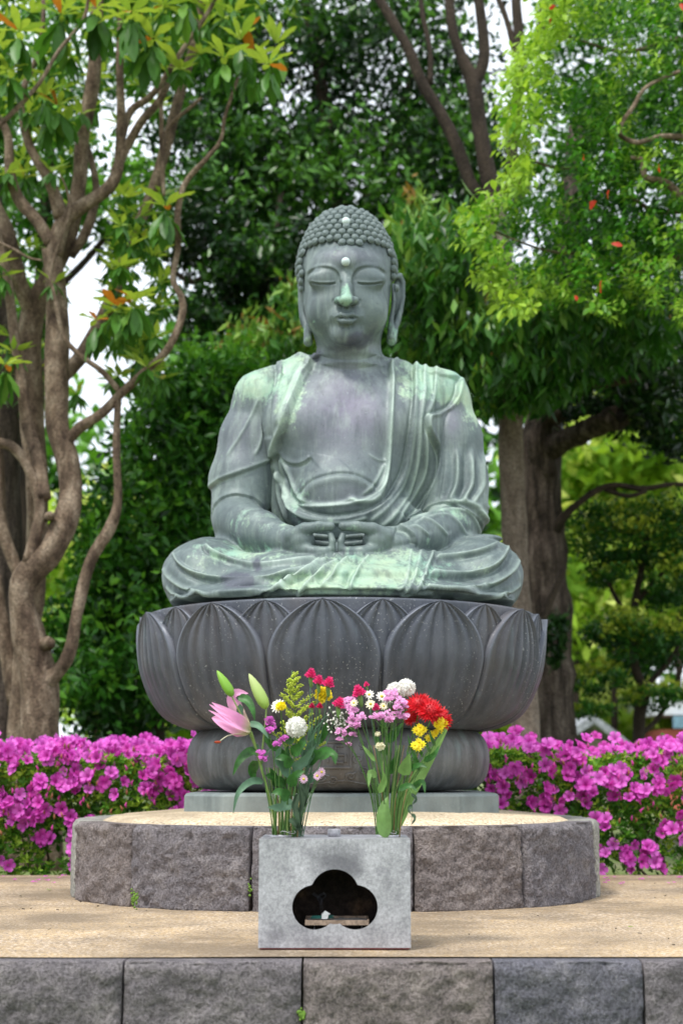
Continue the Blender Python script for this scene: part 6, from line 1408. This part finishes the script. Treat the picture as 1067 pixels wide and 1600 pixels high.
# ---------------------------------------------------------------- camphor tree, bright young leaves, upper right
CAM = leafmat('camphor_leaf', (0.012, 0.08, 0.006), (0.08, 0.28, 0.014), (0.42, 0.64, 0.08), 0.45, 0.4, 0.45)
YK = 8.2
t2 = empty('camphor_tree', tuple(P(1180, 1500, YK + .4)), label='camphor tree with bright yellow-green young leaves reaching in from the upper right', cat='tree')
KL = [('trunk', [foot(1230, YK + .6, 44), (1220, 1000, YK + .6, 38), (1200, 600, YK + .5, 34), (1170, 300, YK + .4, 28), (1150, 0, YK + .3, 24), (1140, -150, YK + .3, 18)]),
      ('branch', [(1180, 240, YK + .4, 12), (1120, 215, YK, 8), (1067, 214, YK - .1, 6.5), (1030, 212, YK - .15, 4), (995, 222, YK - .2, 4), (968, 208, YK - .2, 4), (972, 190, YK - .2, 4), (990, 165, YK - .2, 3.5), (1010, 135, YK - .2, 3), (1062, 110, YK - .2, 2.6)]),
      ('branch', [(1180, 350, YK + .4, 12), (1100, 320, YK, 8), (1066, 305, YK, 7), (1040, 285, YK, 6), (1008, 275, YK, 5.5), (1004, 250, YK, 4.4), (985, 245, YK, 3)]),
      ('branch', [(1160, 60, YK + .9, 10), (1060, 60, YK + .7, 4), (980, 80, YK + .7, 3), (900, 60, YK + .5, 2), (850, 40, YK, 1.5)]),
      ('branch', [(1170, 420, YK + .4, 12), (1067, 400, YK + .7, 4), (1000, 425, YK + .6, 3.5), (930, 400, YK + .5, 3), (850, 390, YK + .3, 2), (770, 360, YK, 1.5)]),
      ('branch', [(1170, 300, YK + .4, 10), (1030, 330, YK + .7, 4), (940, 270, YK + .6, 3), (860, 260, YK + .3, 2), (815, 240, YK, 1.5)])]
for i, (nm, pts) in enumerate(KL): limb(nm, t2, pts, BARK_A, 12 if nm == 'trunk' else 8, .15, 6, 40 + i)
def inside(poly, x, y): return inpoly(poly, np.array([x], float), np.array([y], float))[0]
KP = [(862, -120), (856, 20), (838, 60), (800, 110), (790, 150), (800, 180), (795, 230), (808, 270), (790, 300), (758, 318), (722, 350), (730, 385), (762, 400), (752, 440), (775, 470), (820, 500), (850, 480), (900, 475), (960, 500), (1010, 470), (1090, 520), (1400, 560), (1400, -120)]
spr = []; KP_ = KP
while len(spr) < 3000:
    x, y = tr_.uniform(720, 1180), tr_.uniform(-100, 520)
    if not inside(KP_, x, y): continue
    if mnoise.noise(Vector((x / 62, y / 62, 3.3))) < -0.30: continue
    edge = 1 if not (inside(KP_, x - 45, y) and inside(KP_, x - 20, y - 25)) else 0
    spr.append((x, y, edge))
nearC, farC = [], []
for x, y, edge in spr:
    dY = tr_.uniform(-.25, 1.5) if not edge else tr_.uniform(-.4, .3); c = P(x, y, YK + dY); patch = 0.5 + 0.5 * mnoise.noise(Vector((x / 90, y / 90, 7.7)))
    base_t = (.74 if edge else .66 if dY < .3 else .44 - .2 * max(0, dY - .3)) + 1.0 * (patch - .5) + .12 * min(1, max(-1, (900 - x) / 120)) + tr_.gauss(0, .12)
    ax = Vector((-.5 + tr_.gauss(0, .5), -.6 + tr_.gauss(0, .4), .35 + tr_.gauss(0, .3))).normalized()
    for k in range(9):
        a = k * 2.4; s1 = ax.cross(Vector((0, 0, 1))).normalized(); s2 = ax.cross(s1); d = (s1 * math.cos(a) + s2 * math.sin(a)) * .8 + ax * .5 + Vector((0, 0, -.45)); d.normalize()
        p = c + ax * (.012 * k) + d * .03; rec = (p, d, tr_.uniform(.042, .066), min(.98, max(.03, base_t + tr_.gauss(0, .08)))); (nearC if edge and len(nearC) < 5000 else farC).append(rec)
KMs = [leafmesh(t_, m=CAM, asp=.48, droop=.15, wav=.015) for t_ in (.55, .7, .82, .94)]
tr_.shuffle(nearC); nearC.sort(key=lambda a: a[0].y)
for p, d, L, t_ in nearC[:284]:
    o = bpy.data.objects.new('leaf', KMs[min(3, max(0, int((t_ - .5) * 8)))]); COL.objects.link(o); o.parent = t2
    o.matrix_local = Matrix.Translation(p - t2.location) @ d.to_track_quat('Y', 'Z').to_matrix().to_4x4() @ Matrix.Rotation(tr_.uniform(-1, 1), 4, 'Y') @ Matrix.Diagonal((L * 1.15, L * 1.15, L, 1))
REDL = leafmesh(.5, m=plain('leaf_red', (.62, .04, .01), .5, .2, transl=.45), asp=.5)
for x, y, L, a in ((932, 314, .085, 2.4), (952, 297, .07, 2.0), (940, 438, .09, 1.9), (955, 380, .06, .3), (912, 240, .05, 1.8), (868, 8, .06, 2.6), (1062, 5, .07, 1), (898, 461, .04, 1.2), (862, 28, .05, 2.1), (1030, 256, .06, 1.8)):
    o = bpy.data.objects.new('leaf', REDL); COL.objects.link(o); o.parent = t2; d = Vector((math.cos(a), -.5, -math.sin(a))).normalized(); o['label'] = 'old leaf turned bright red'
    o.matrix_local = Matrix.Translation(P(x, y, YK - .45) - t2.location) @ d.to_track_quat('Y', 'Z').to_matrix().to_4x4() @ Matrix.Rotation(1.2, 4, 'Y') @ Matrix.Diagonal((L, L, L, 1))
A = nearC[284:] + farC
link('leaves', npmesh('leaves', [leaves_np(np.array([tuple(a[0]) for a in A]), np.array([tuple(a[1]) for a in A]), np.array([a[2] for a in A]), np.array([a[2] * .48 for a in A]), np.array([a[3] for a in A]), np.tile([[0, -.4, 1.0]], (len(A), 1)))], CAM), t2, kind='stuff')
# fine pale flower sprays on the outer twigs
b = MB()
for x, y in ((845, 115), (800, 175), (808, 130), (745, 335), (790, 325), (720, 360), (835, 62), (795, 245), (812, 205), (762, 330), (870, 290), (880, 320), (850, 200), (735, 350)):
    c = P(x, y, YK - .35)
    for _ in range(9): e = c + Vector((tr_.gauss(-.01, .03), tr_.gauss(0, .02), abs(tr_.gauss(.03, .02)))); b.tube([c, e], .0009, 3, tint=.9); b.ball(e, .0042, 5, 4, tint=.9)
b.build('flower_sprays', CAM, t2, kind='stuff')

# ---------------------------------------------------------------- trees behind the statue on the right: smooth trunk, rough old trunk
BRD = leafmat('broad_leaf_dark', (0.005, 0.022, 0.005), (0.022, 0.08, 0.012), (0.11, 0.22, 0.04), 0.22, 0.32, 0.6)
BLM = leafmat('drooping_leaf', (0.015, 0.065, 0.010), (0.065, 0.22, 0.025), (0.28, 0.46, 0.07), 0.3, 0.38, 0.55, accent=(0.34, 0.20, 0.05), acc_at=0.93)
Y3 = 10.6
t3 = empty('straight_trunk_tree', tuple(P(805, 1290, Y3)), label='tree with a straight smooth grey-brown trunk just behind the right shoulder of the statue', cat='tree')
for i, (nm, pts) in enumerate((('trunk', [foot(826, Y3, 26), (822, 1150, Y3, 23), (812, 1000, Y3, 21), (804, 850, Y3, 20), (799, 720, Y3, 19.5), (799, 620, Y3, 19), (798, 520, Y3, 20), (786, 430, Y3, 18), (778, 360, Y3, 17), (770, 310, Y3, 16)]),
        ('branch', [(775, 330, Y3, 14), (752, 310, Y3, 11), (735, 285, Y3, 10), (715, 230, Y3, 10), (690, 180, Y3, 9.5), (660, 130, Y3, 9), (640, 80, Y3, 8), (612, 30, Y3, 8), (585, -20, Y3, 7), (570, -90, Y3, 6)]),
        ('branch', [(770, 315, Y3, 14), (760, 260, Y3, 13), (748, 190, Y3, 12), (740, 130, Y3, 12), (722, 90, Y3, 9), (706, 40, Y3, 8), (700, -40, Y3, 7)]), ('branch', [(741, 135, Y3, 9), (756, 90, Y3, 9), (752, 30, Y3, 8), (742, -40, Y3, 7)]),
        ('branch', [(672, 130, Y3, 5), (672, 80, Y3, 4), (660, 20, Y3, 4), (655, -30, Y3, 3)]),
        ('branch', [(802, 640, Y3, 10), (835, 600, Y3 - .1, 10), (855, 560, Y3 - .1, 9), (880, 590, Y3 - .2, 7), (930, 600, Y3 - .2, 7), (1000, 590, Y3 - .2, 6)]))): limb(nm, t3, pts, BARK_S if nm == 'trunk' else BARK_D, 14, .10, 5, 60 + i)
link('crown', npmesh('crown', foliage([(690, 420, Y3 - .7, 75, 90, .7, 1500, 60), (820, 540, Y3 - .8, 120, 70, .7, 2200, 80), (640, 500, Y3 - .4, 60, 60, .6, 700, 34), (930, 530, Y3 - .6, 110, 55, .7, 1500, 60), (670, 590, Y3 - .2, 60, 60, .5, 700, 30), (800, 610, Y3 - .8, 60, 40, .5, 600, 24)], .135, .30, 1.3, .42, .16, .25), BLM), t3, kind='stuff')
Y4 = 11.6
t4 = empty('old_rough_tree', tuple(P(850, 1280, Y4)), label='old rough-barked tree with a sawn hollow limb, right of the straight trunk', cat='tree')
for i, (nm, pts) in enumerate((('trunk', [foot(868, Y4, 42), (862, 1150, Y4, 36), (856, 1000, Y4, 36), (850, 900, Y4, 35), (846, 800, Y4, 35), (842, 740, Y4, 33), (838, 690, Y4, 26), (850, 640, Y4, 20), (870, 560, Y4, 18), (880, 400, Y4, 15), (900, 200, Y4, 12)]),
        ('trunk', [(858, 745, Y4 - .1, 17), (840, 700, Y4 - .15, 15), (848, 660, Y4 - .15, 14), (880, 640, Y4 - .2, 14)]), ('sawn_limb', [(845, 710, Y4, 20), (880, 690, Y4 - .25, 18), (920, 672, Y4 - .45, 17), (955, 655, Y4 - .62, 19), (968, 652, Y4 - .70, 20)]),
        ('branch', [(866, 830, Y4 - .1, 10), (888, 800, Y4 - .2, 6), (925, 770, Y4 - .2, 5), (960, 758, Y4 - .2, 5), (1000, 764, Y4 - .2, 4.5), (1050, 757, Y4 - .2, 4), (1090, 760, Y4 - .2, 4)]), ('branch', [(945, 765, Y4 - .2, 3.5), (980, 775, Y4 - .25, 3.5), (1010, 768, Y4 - .25, 3)]),
        ('branch', [(812, 320, Y4, 10), (800, 240, Y4, 9), (810, 170, Y4, 9), (812, 90, Y4, 8), (806, 0, Y4, 8), (800, -80, Y4, 7)]), ('branch', [(812, 90, Y4, 8), (845, 60, Y4, 9), (850, 10, Y4, 8), (856, -60, Y4, 8)]), ('branch', [(812, 110, Y4, 6), (800, 60, Y4, 5), (788, 20, Y4, 4.5), (770, -20, Y4, 4)]),
        ('branch', [(846, 975, Y4 - 1.2, 5), (862, 935, Y4 - 1.2, 5), (876, 900, Y4 - 1.2, 5), (884, 885, Y4 - 1.2, 3)]))): limb(nm, t4, pts, BARK_B if nm in ('trunk', 'sawn_limb') else BARK_D, 16, .3, 5, 80 + i)
b = MB(); q = P(970, 651, Y4 - .73); b.ball(q, .042, 14, 10, sc_=(.9, .35, 1)); b.build('hollow', plain('hollow_shade', (.008, .006, .005), .95), t4)  # black bulge stands in for the shade inside the limb
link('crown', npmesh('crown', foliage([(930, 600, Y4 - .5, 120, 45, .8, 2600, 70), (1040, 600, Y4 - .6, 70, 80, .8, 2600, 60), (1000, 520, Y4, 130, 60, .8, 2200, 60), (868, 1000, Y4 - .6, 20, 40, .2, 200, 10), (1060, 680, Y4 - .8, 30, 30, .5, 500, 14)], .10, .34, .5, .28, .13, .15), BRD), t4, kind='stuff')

# ---------------------------------------------------------------- dark evergreens behind
EV = leafmat('evergreen_leaf', (0.004, 0.018, 0.004), (0.018, 0.075, 0.010), (0.11, 0.29, 0.03), 0.2, 0.35, 0.55)
EVB = leafmat('evergreen_leaf_fresh', (0.010, 0.045, 0.006), (0.045, 0.18, 0.016), (0.19, 0.46, 0.04), 0.3, 0.35, 0.5)
def bush(name, label, cat, Y_, blobs, leaf, asp, m, trunks, group=None, droop=.3, tm=.45, tv=.2, ub=.3, bm=None, base=None):
    th = empty(name, tuple(P(base or blobs[0][0], 1290, Y_)), label=label, cat=cat, group=group)
    for i, t_ in enumerate(trunks): limb('trunk' if i == 0 else 'branch', th, t_, bm or BARK_D, 10, .15, 5, i)
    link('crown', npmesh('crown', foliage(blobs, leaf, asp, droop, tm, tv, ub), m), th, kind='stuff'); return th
bush('laurel_tree', 'dense glossy evergreen filling the space left of the seated figure down to the azaleas', 'tree', 11, [(290, 700, 11, 92, 110, .9, 6200, 120), (240, 850, 11, 110, 110, .9, 6500, 120), (200, 1010, 10.8, 115, 120, .8, 6500, 120), (350, 620, 11, 80, 70, .8, 3600, 60), (160, 900, 10.8, 50, 90, .6, 2000, 50), (300, 1010, 11.2, 60, 110, .7, 3000, 60), (170, 1080, 10.6, 75, 70, .6, 2600, 50)], .085, .42, EVB,
     [[foot(250, 11, 12), (245, 1050, 11, 11), (240, 850, 11, 10), (270, 650, 11, 7)], [(245, 980, 11, 7), (300, 820, 11, 6), (330, 640, 11, 4)], [foot(215, 11.2, 9), (205, 1000, 11.2, 8), (160, 800, 11.2, 5)]], tm=.42, tv=.22)
bush('evergreen_tree', 'dark evergreen behind the head of the buddha', 'tree', 14, [(540, 330, 14, 170, 130, 1.2, 7200, 90), (450, 150, 14.5, 150, 130, 1.2, 4800, 70), (620, 120, 14.5, 160, 130, 1.2, 5200, 75), (700, 300, 14.5, 110, 150, 1.2, 6000, 80), (520, -40, 14.5, 260, 90, 1.3, 6000, 80), (400, 300, 14, 70, 90, 1, 3200, 60)], .105, .42, EV,
     [[foot(560, 14, 22), (560, 900, 14, 20), (540, 400, 14, 16), (520, 270, 14, 14), (500, 120, 14, 10), (470, -40, 14, 8)], [(535, 290, 14, 8), (480, 265, 14, 8), (440, 300, 14, 6)], [(540, 380, 14, 9), (600, 250, 14, 7), (650, 100, 14, 5)], [(480, 265, 14, 5), (430, 200, 14, 4), (380, 210, 14, 3)]], 'tall dark evergreens behind the statue', tm=.44, tv=.30)
bush('evergreen_tree', 'dark evergreen above the left shoulder of the statue, with white sky gaps below it', 'tree', 13, [(330, 350, 13, 80, 60, 1, 2600, 50), (420, 420, 13, 70, 60, 1, 2400, 46), (350, 470, 13, 60, 28, .8, 900, 26), (300, 250, 13.5, 60, 60, 1, 1500, 36), (380, 540, 13, 70, 50, .8, 2000, 40), (310, 510, 13, 45, 22, .8, 500, 16)], .10, .42, EV,
     [[foot(395, 13, 16), (390, 900, 13, 14), (380, 600, 13, 11), (345, 440, 13, 7), (300, 440, 13, 5), (265, 420, 13, 4)], [(375, 560, 13, 7), (420, 420, 13, 6), (440, 300, 13, 4)], [(345, 440, 13, 5), (370, 446, 13, 4), (400, 470, 13, 3)]], 'tall dark evergreens behind the statue', tm=.42, tv=.25)
bush('flowering_evergreen', 'lighter green evergreen with tan flower buds over both shoulders of the statue', 'tree', 12, [(420, 560, 12, 75, 60, .6, 1700, 50), (360, 600, 12, 50, 45, .5, 900, 26), (480, 480, 12, 50, 60, .6, 1000, 30), (650, 440, 12, 50, 90, .6, 1600, 40), (640, 350, 12, 30, 40, .5, 400, 14), (700, 560, 12, 80, 50, .6, 1300, 40)], .12, .28, BLM,
     [[foot(470, 12, 12), (470, 900, 12, 10), (440, 620, 12, 7), (420, 500, 12, 4)], [(470, 800, 12, 7), (600, 600, 12, 6), (650, 420, 12, 4)]], droop=1.0, tm=.62, tv=.18)
bush('evergreen_tree', 'dark evergreen at the upper right behind the camphor leaves', 'tree', 14.5, [(960, 300, 14.5, 150, 170, 1.2, 5200, 110), (980, 80, 14.5, 150, 120, 1.2, 3600, 80), (900, 480, 14, 150, 60, 1, 3600, 70), (1040, 480, 14, 80, 90, 1, 3000, 60)], .11, .42, EVB, [[foot(868, 14.5, 14), (862, 800, 14.5, 12), (900, 400, 14.5, 9), (940, 100, 14.5, 6)]], 'tall dark evergreens behind the statue', tm=.4, tv=.3)
bush('evergreen_tree', 'light green leafy tree seen between the brown stems at the far left', 'tree', 13.5, [(60, 250, 13.5, 110, 120, 1, 2600, 70), (200, 330, 13.5, 80, 60, 1, 1300, 40), (30, 520, 13.5, 60, 100, 1, 1500, 44), (120, 60, 13.5, 160, 90, 1, 2400, 60), (320, 110, 14, 90, 90, 1, 2000, 50), (280, 20, 14, 120, 60, 1, 1800, 50)], .11, .42, EVB, [[foot(30, 13.5, 20), (35, 900, 13.5, 17), (60, 500, 13.5, 12), (80, 200, 13.5, 8)], [(60, 480, 13.5, 7), (140, 400, 13.5, 5), (200, 320, 13.5, 4)]], 'tall dark evergreens behind the statue', tm=.68, tv=.22)
# thick grey trunk at the very left edge
t5 = empty('grey_trunk_tree', tuple(P(-6, 1290, 10)), label='thick grey-barked trunk cut by the left edge of the picture', cat='tree')
limb('trunk', t5, [foot(-8, 10, 56), (-8, 1150, 10, 50), (-10, 950, 10, 46), (-14, 760, 10, 44), (-6, 620, 10, 40), (-20, 400, 10, 34), (-50, 100, 10, 30)], BARK_B, 18, .1)
limb('branch', t5, [(-6, 700, 10, 14), (30, 650, 10, 10), (52, 620, 10, 6), (70, 560, 10, 4)], BARK_B, 8)
link('crown', npmesh('crown', foliage([(-60, 150, 10, 70, 180, 1, 1500, 50)], .11, .4), EVB), t5, kind='stuff')
# clipped cloud-pruned tree at the right, yellow light painted on the pad tops
TOP = leafmat('pruned_leaf', (0.012, 0.06, 0.008), (0.06, 0.20, 0.02), (0.50, 0.58, 0.06), 0.3, 0.4, 0.4)
bush('cloud_pruned_tree', 'clipped small-leaved tree with layered pads of foliage at the right edge', 'tree', 12, [(1010, 810, 12, 115, 24, .6, 4800, 90), (1000, 850, 12, 105, 34, .6, 3600, 60), (950, 900, 12, 35, 22, .4, 700, 18), (1050, 905, 12, 45, 40, .5, 1800, 40), (960, 980, 12, 50, 30, .5, 1500, 34), (1040, 1010, 12, 55, 34, .5, 1800, 40), (930, 1060, 12, 45, 26, .4, 1000, 26), (1030, 1090, 12, 60, 20, .5, 1200, 30), (985, 1010, 12, 30, 40, .4, 700, 20), (920, 1110, 12, 35, 14, .4, 500, 16)], .05, .5, TOP,
     [[foot(1000, 12, 10), (998, 1140, 12, 9.5), (1005, 1080, 12, 9), (992, 1040, 12, 7), (990, 960, 12, 6.5), (1000, 900, 12, 5), (1010, 840, 12, 4)], [(1002, 1080, 12, 5), (1040, 1040, 12, 4), (1060, 1010, 12, 3)], [(990, 980, 12, 4), (960, 930, 12, 3.5), (948, 900, 12, 2.5)], [(1000, 1150, 12, 4), (1030, 1120, 12, 4), (1055, 1070, 12, 3), (1067, 1040, 12, 2)], [(995, 940, 12, 4), (1030, 900, 12, 3), (1060, 880, 12, 2)]], droop=-.2, tm=.40, tv=.2, ub=.45)
# trees and shrubs far off, their sunlight painted into the pale leaf colour
FAR = leafmat('far_leaf', (0.16, 0.32, 0.03), (0.42, 0.64, 0.06), (0.75, 0.82, 0.25), 0.4, 0.6, 0.2)
for i, (x, y, rx, rz, n, lab) in enumerate(((960, 700, 120, 75, 3600, 'bright sunlit tree far behind the hollow limb'), (900, 900, 110, 110, 3600, 'bright sunlit tree far behind the clipped tree'), (1060, 860, 90, 130, 2600, 'bright sunlit tree far off at the right edge'), (150, 900, 110, 120, 3000, 'bright sunlit tree far off between the left stems and the dense evergreen'), (260, 1110, 150, 45, 2400, 'low bright shrub far off below the dense evergreen'), (700, 1120, 170, 50, 3000, 'low bright shrub far off behind the right side of the bronze base'), (960, 1120, 140, 50, 2600, 'low bright shrub far off around the grey roof'))):
    bush('far_tree' if i < 4 else 'far_shrub', lab, 'tree' if i < 4 else 'shrub', 24, [(x, y, 24 + i * .3, rx, rz, 1.6, n, 70)], .26, .5, FAR, [[foot(x, 24, 6), (x, y + rz * .3, 24, 4)]] if i < 4 else [], 'sunlit greenery far behind', tm=.5, tv=.25)
bush('far_woodland', 'distant dark green woodland closing the view behind the garden', 'woodland', 34, [(x, 900 + 60 * math.sin(x), 34, 130, 210, 2, 2600, 50) for x in range(-200, 1400, 140)] + [(x, 600, 36, 110, 120, 2, 900, 30) for x in (330, 450, 620, 760)], .45, .5, EVB, [], tm=.5, tv=.3)['kind'] = 'stuff'

# ---------------------------------------------------------------- far buildings and the post
RF = rocky('grey_roof_tile', [(0.3, (0.24, 0.26, 0.29)), (0.7, (0.42, 0.44, 0.48))], 2, 20, .4, .02); WL = rocky('plaster_wall', [(0.3, (0.40, 0.33, 0.28)), (0.7, (0.5, 0.43, 0.38))], 2, 20, .2, .01)
RW = plain('red_wall', (0.50, 0.13, 0.09), .7, .15, 2); SH = plain('pale_roof', (0.62, 0.64, 0.68), .6, .08, 2)
YH2 = 21.0; hs = empty('small_house', tuple(P(940, 1180, YH2)), label='small house with a grey gabled roof seen over the right azaleas', cat='house')
ap = P(928, 1117, YH2); le_ = P(880, 1148, YH2); ri_ = P(1000, 1172, YH2)
b = MB(); 
def slope(a, c_, dep=4.0, th_=.12, mb=None): mb.add([a, c_, c_ + Vector((0, dep, .0)), a + Vector((0, dep, 0)), a - Vector((0, 0, th_)), c_ - Vector((0, 0, th_)), c_ + Vector((0, dep, -th_)), a + Vector((0, dep, -th_))], [(0, 1, 2, 3), (7, 6, 5, 4), (0, 4, 5, 1), (1, 5, 6, 2), (2, 6, 7, 3), (3, 7, 4, 0)])
slope(ap, le_, mb=b); slope(ap + Vector((0.01, 0, 0)), ri_, mb=b); b.build('roof', RF, hs, smooth=False)
b = MB(); x0_, x1_ = le_.x + .25, ri_.x - .35; zt_ = le_.z - .1; b.box((x0_, YH2 + .3, -.2), (x1_, YH2 + 3.8, min(le_.z, ri_.z) - .15)); b.add([(x0_, YH2 + .3, ri_.z - .15), (x1_, YH2 + .3, ri_.z - .15), (ap.x + .05, YH2 + .3, ap.z - .16)], [(0, 1, 2)]); b.build('wall', WL, hs, smooth=False)
b = MB(); b.box((ap.x - .25, YH2 + .24, ri_.z - .55), (ap.x + .15, YH2 + .29, ri_.z - .2)); b.build('window', plain('dark_glass', (.05, .06, .07), .2), hs, smooth=False)
rh = empty('red_house', tuple(P(1060, 1170, 23)), label='red-walled building with a pale roof edge at the far right above the azaleas', cat='house')
a, c_ = P(1036, 1140, 23), P(1150, 1180, 23); b = MB(); b.box((a.x, 23, -.2), (c_.x, 26, a.z)); b.build('wall', RW, rh, smooth=False)
b = MB(); d0, d1 = P(1020, 1090, 23), P(1160, 1120, 23); b.box((d0.x, 22.8, P(1040, 1118, 23).z), (d1.x, 26.3, d0.z)); b.build('roof', SH, rh, smooth=False)
b = MB(); b.box((P(1052, 1112, 22.7).x, 22.72, P(1052, 1138, 22.7).z), (P(1090, 1112, 22.7).x, 22.78, P(1052, 1119, 22.7).z)); b.build('window', plain('blue_panel', (.16, .28, .36), .4), rh, smooth=False)
for px_, lab in ((189, 'pale grey signpost left of the bronze base beyond the azaleas'), (209, 'second pale grey post just right of the first beyond the azaleas')):
    b = MB(); p0, p1 = P(px_, 1150, 15), P(px_, 1092, 15); b.tube([(p0.x, 15, -.15), (p0.x, 15, p1.z)], .035 if px_ < 200 else .02, 10); o = b.build('garden_post', plain('post_paint', (.45, .52, .58), .5, .1, 3), None); tag(o, lab, 'post')
# fallen leaves and a scrap on the terrace
LF = leafmesh(.7, 'fallen_leaf', m=CAM, asp=.5)
for x, y, L, lab in ((76, 1394, .035, 'yellow-green fallen leaf on the terrace left of the pedestal'), (990, 1453, .018, 'tiny dark fallen leaf on the terrace at the right'), (766, 1416, .02, 'small fallen leaf at the foot of the pedestal, right')):
    Yg = None
    e = math.atan((800 - y) / F) + PITCH; Yg = EYE / -math.tan(e); o = bpy.data.objects.new('fallen_leaf', LF); COL.objects.link(o); tag(o, lab, 'leaf')
    q = P(x, y, Yg); o.location = (q.x, q.y, 0.007); o.rotation_euler = (.1, .2, tr_.random() * 6); o.scale = (L, L, L)
MOSS = plain('moss', (.12, .22, .03), .9, .4, 60)
for x, y, k_ in ((211, 1404, 14), (470, 1587, 8), (389, 1388, 4)):
    b = MB(); Ym = 5.02 if y < 1500 else 3.71
    for _ in range(k_ * 3): q = P(x + tr_.gauss(0, 2.5), y + tr_.gauss(0, 6), Ym + .09 * (x < 300)); b.ball(q, .004 * tr_.uniform(.5, 1.2), 5, 4)
    o = b.build('moss', MOSS, None); tag(o, 'small tuft of green moss in a joint between stones', 'moss', kind='stuff')

# specks of litter on the paving: bits of twig, bud scales, a few petals
b = MB()
for _ in range(70):
    x, y = tr_.uniform(-1.25, 1.25), tr_.uniform(3.9, 6.6)
    if abs(x) < .3 and y < 4.4 or ((x - PX) / 1.03) ** 2 + ((y - PY) / 1.06) ** 2 < 1.0: continue
    a = tr_.random() * 6; L = tr_.uniform(.004, .014); b.tube([(x, y, .0075), (x + L * math.cos(a), y + L * math.sin(a), .009)], tr_.uniform(.0008, .0018), 4)
b.build('ground_litter', BARK_D, None, kind='stuff')
b = MB()
for _ in range(26):
    x, y = tr_.choice((-1, 1)) * tr_.uniform(.95, 1.5), tr_.uniform(6.2, 6.75); a = tr_.random() * 6; r_ = tr_.uniform(.010, .018)
    b.add([(x + r_ * math.cos(a + k * 1.57), y + r_ * math.sin(a + k * 1.57) * .7, .008 + .004 * (k % 2)) for k in range(4)], [(0, 1, 2, 3)])
b.build('fallen_petals', AZF, None, kind='stuff')
# the garden goes on past both edges of the picture
for x, lab in ((-230, 'dense evergreen beyond the left edge of the picture'), (1330, 'dense evergreen beyond the right edge of the picture')):
    bush('evergreen_tree', lab, 'tree', 13.5, [(x, 300, 13.5, 190, 260, 1.3, 5200, 110), (x, 760, 13.5, 170, 260, 1.3, 5200, 110), (x, 1080, 13.5, 150, 90, 1.1, 2600, 60)], .12, .42, EVB, [[foot(x, 13.5, 20), (x, 900, 13.5, 17), (x + 20, 400, 13.5, 11)]], 'tall dark evergreens behind the statue', tm=.42, tv=.25)
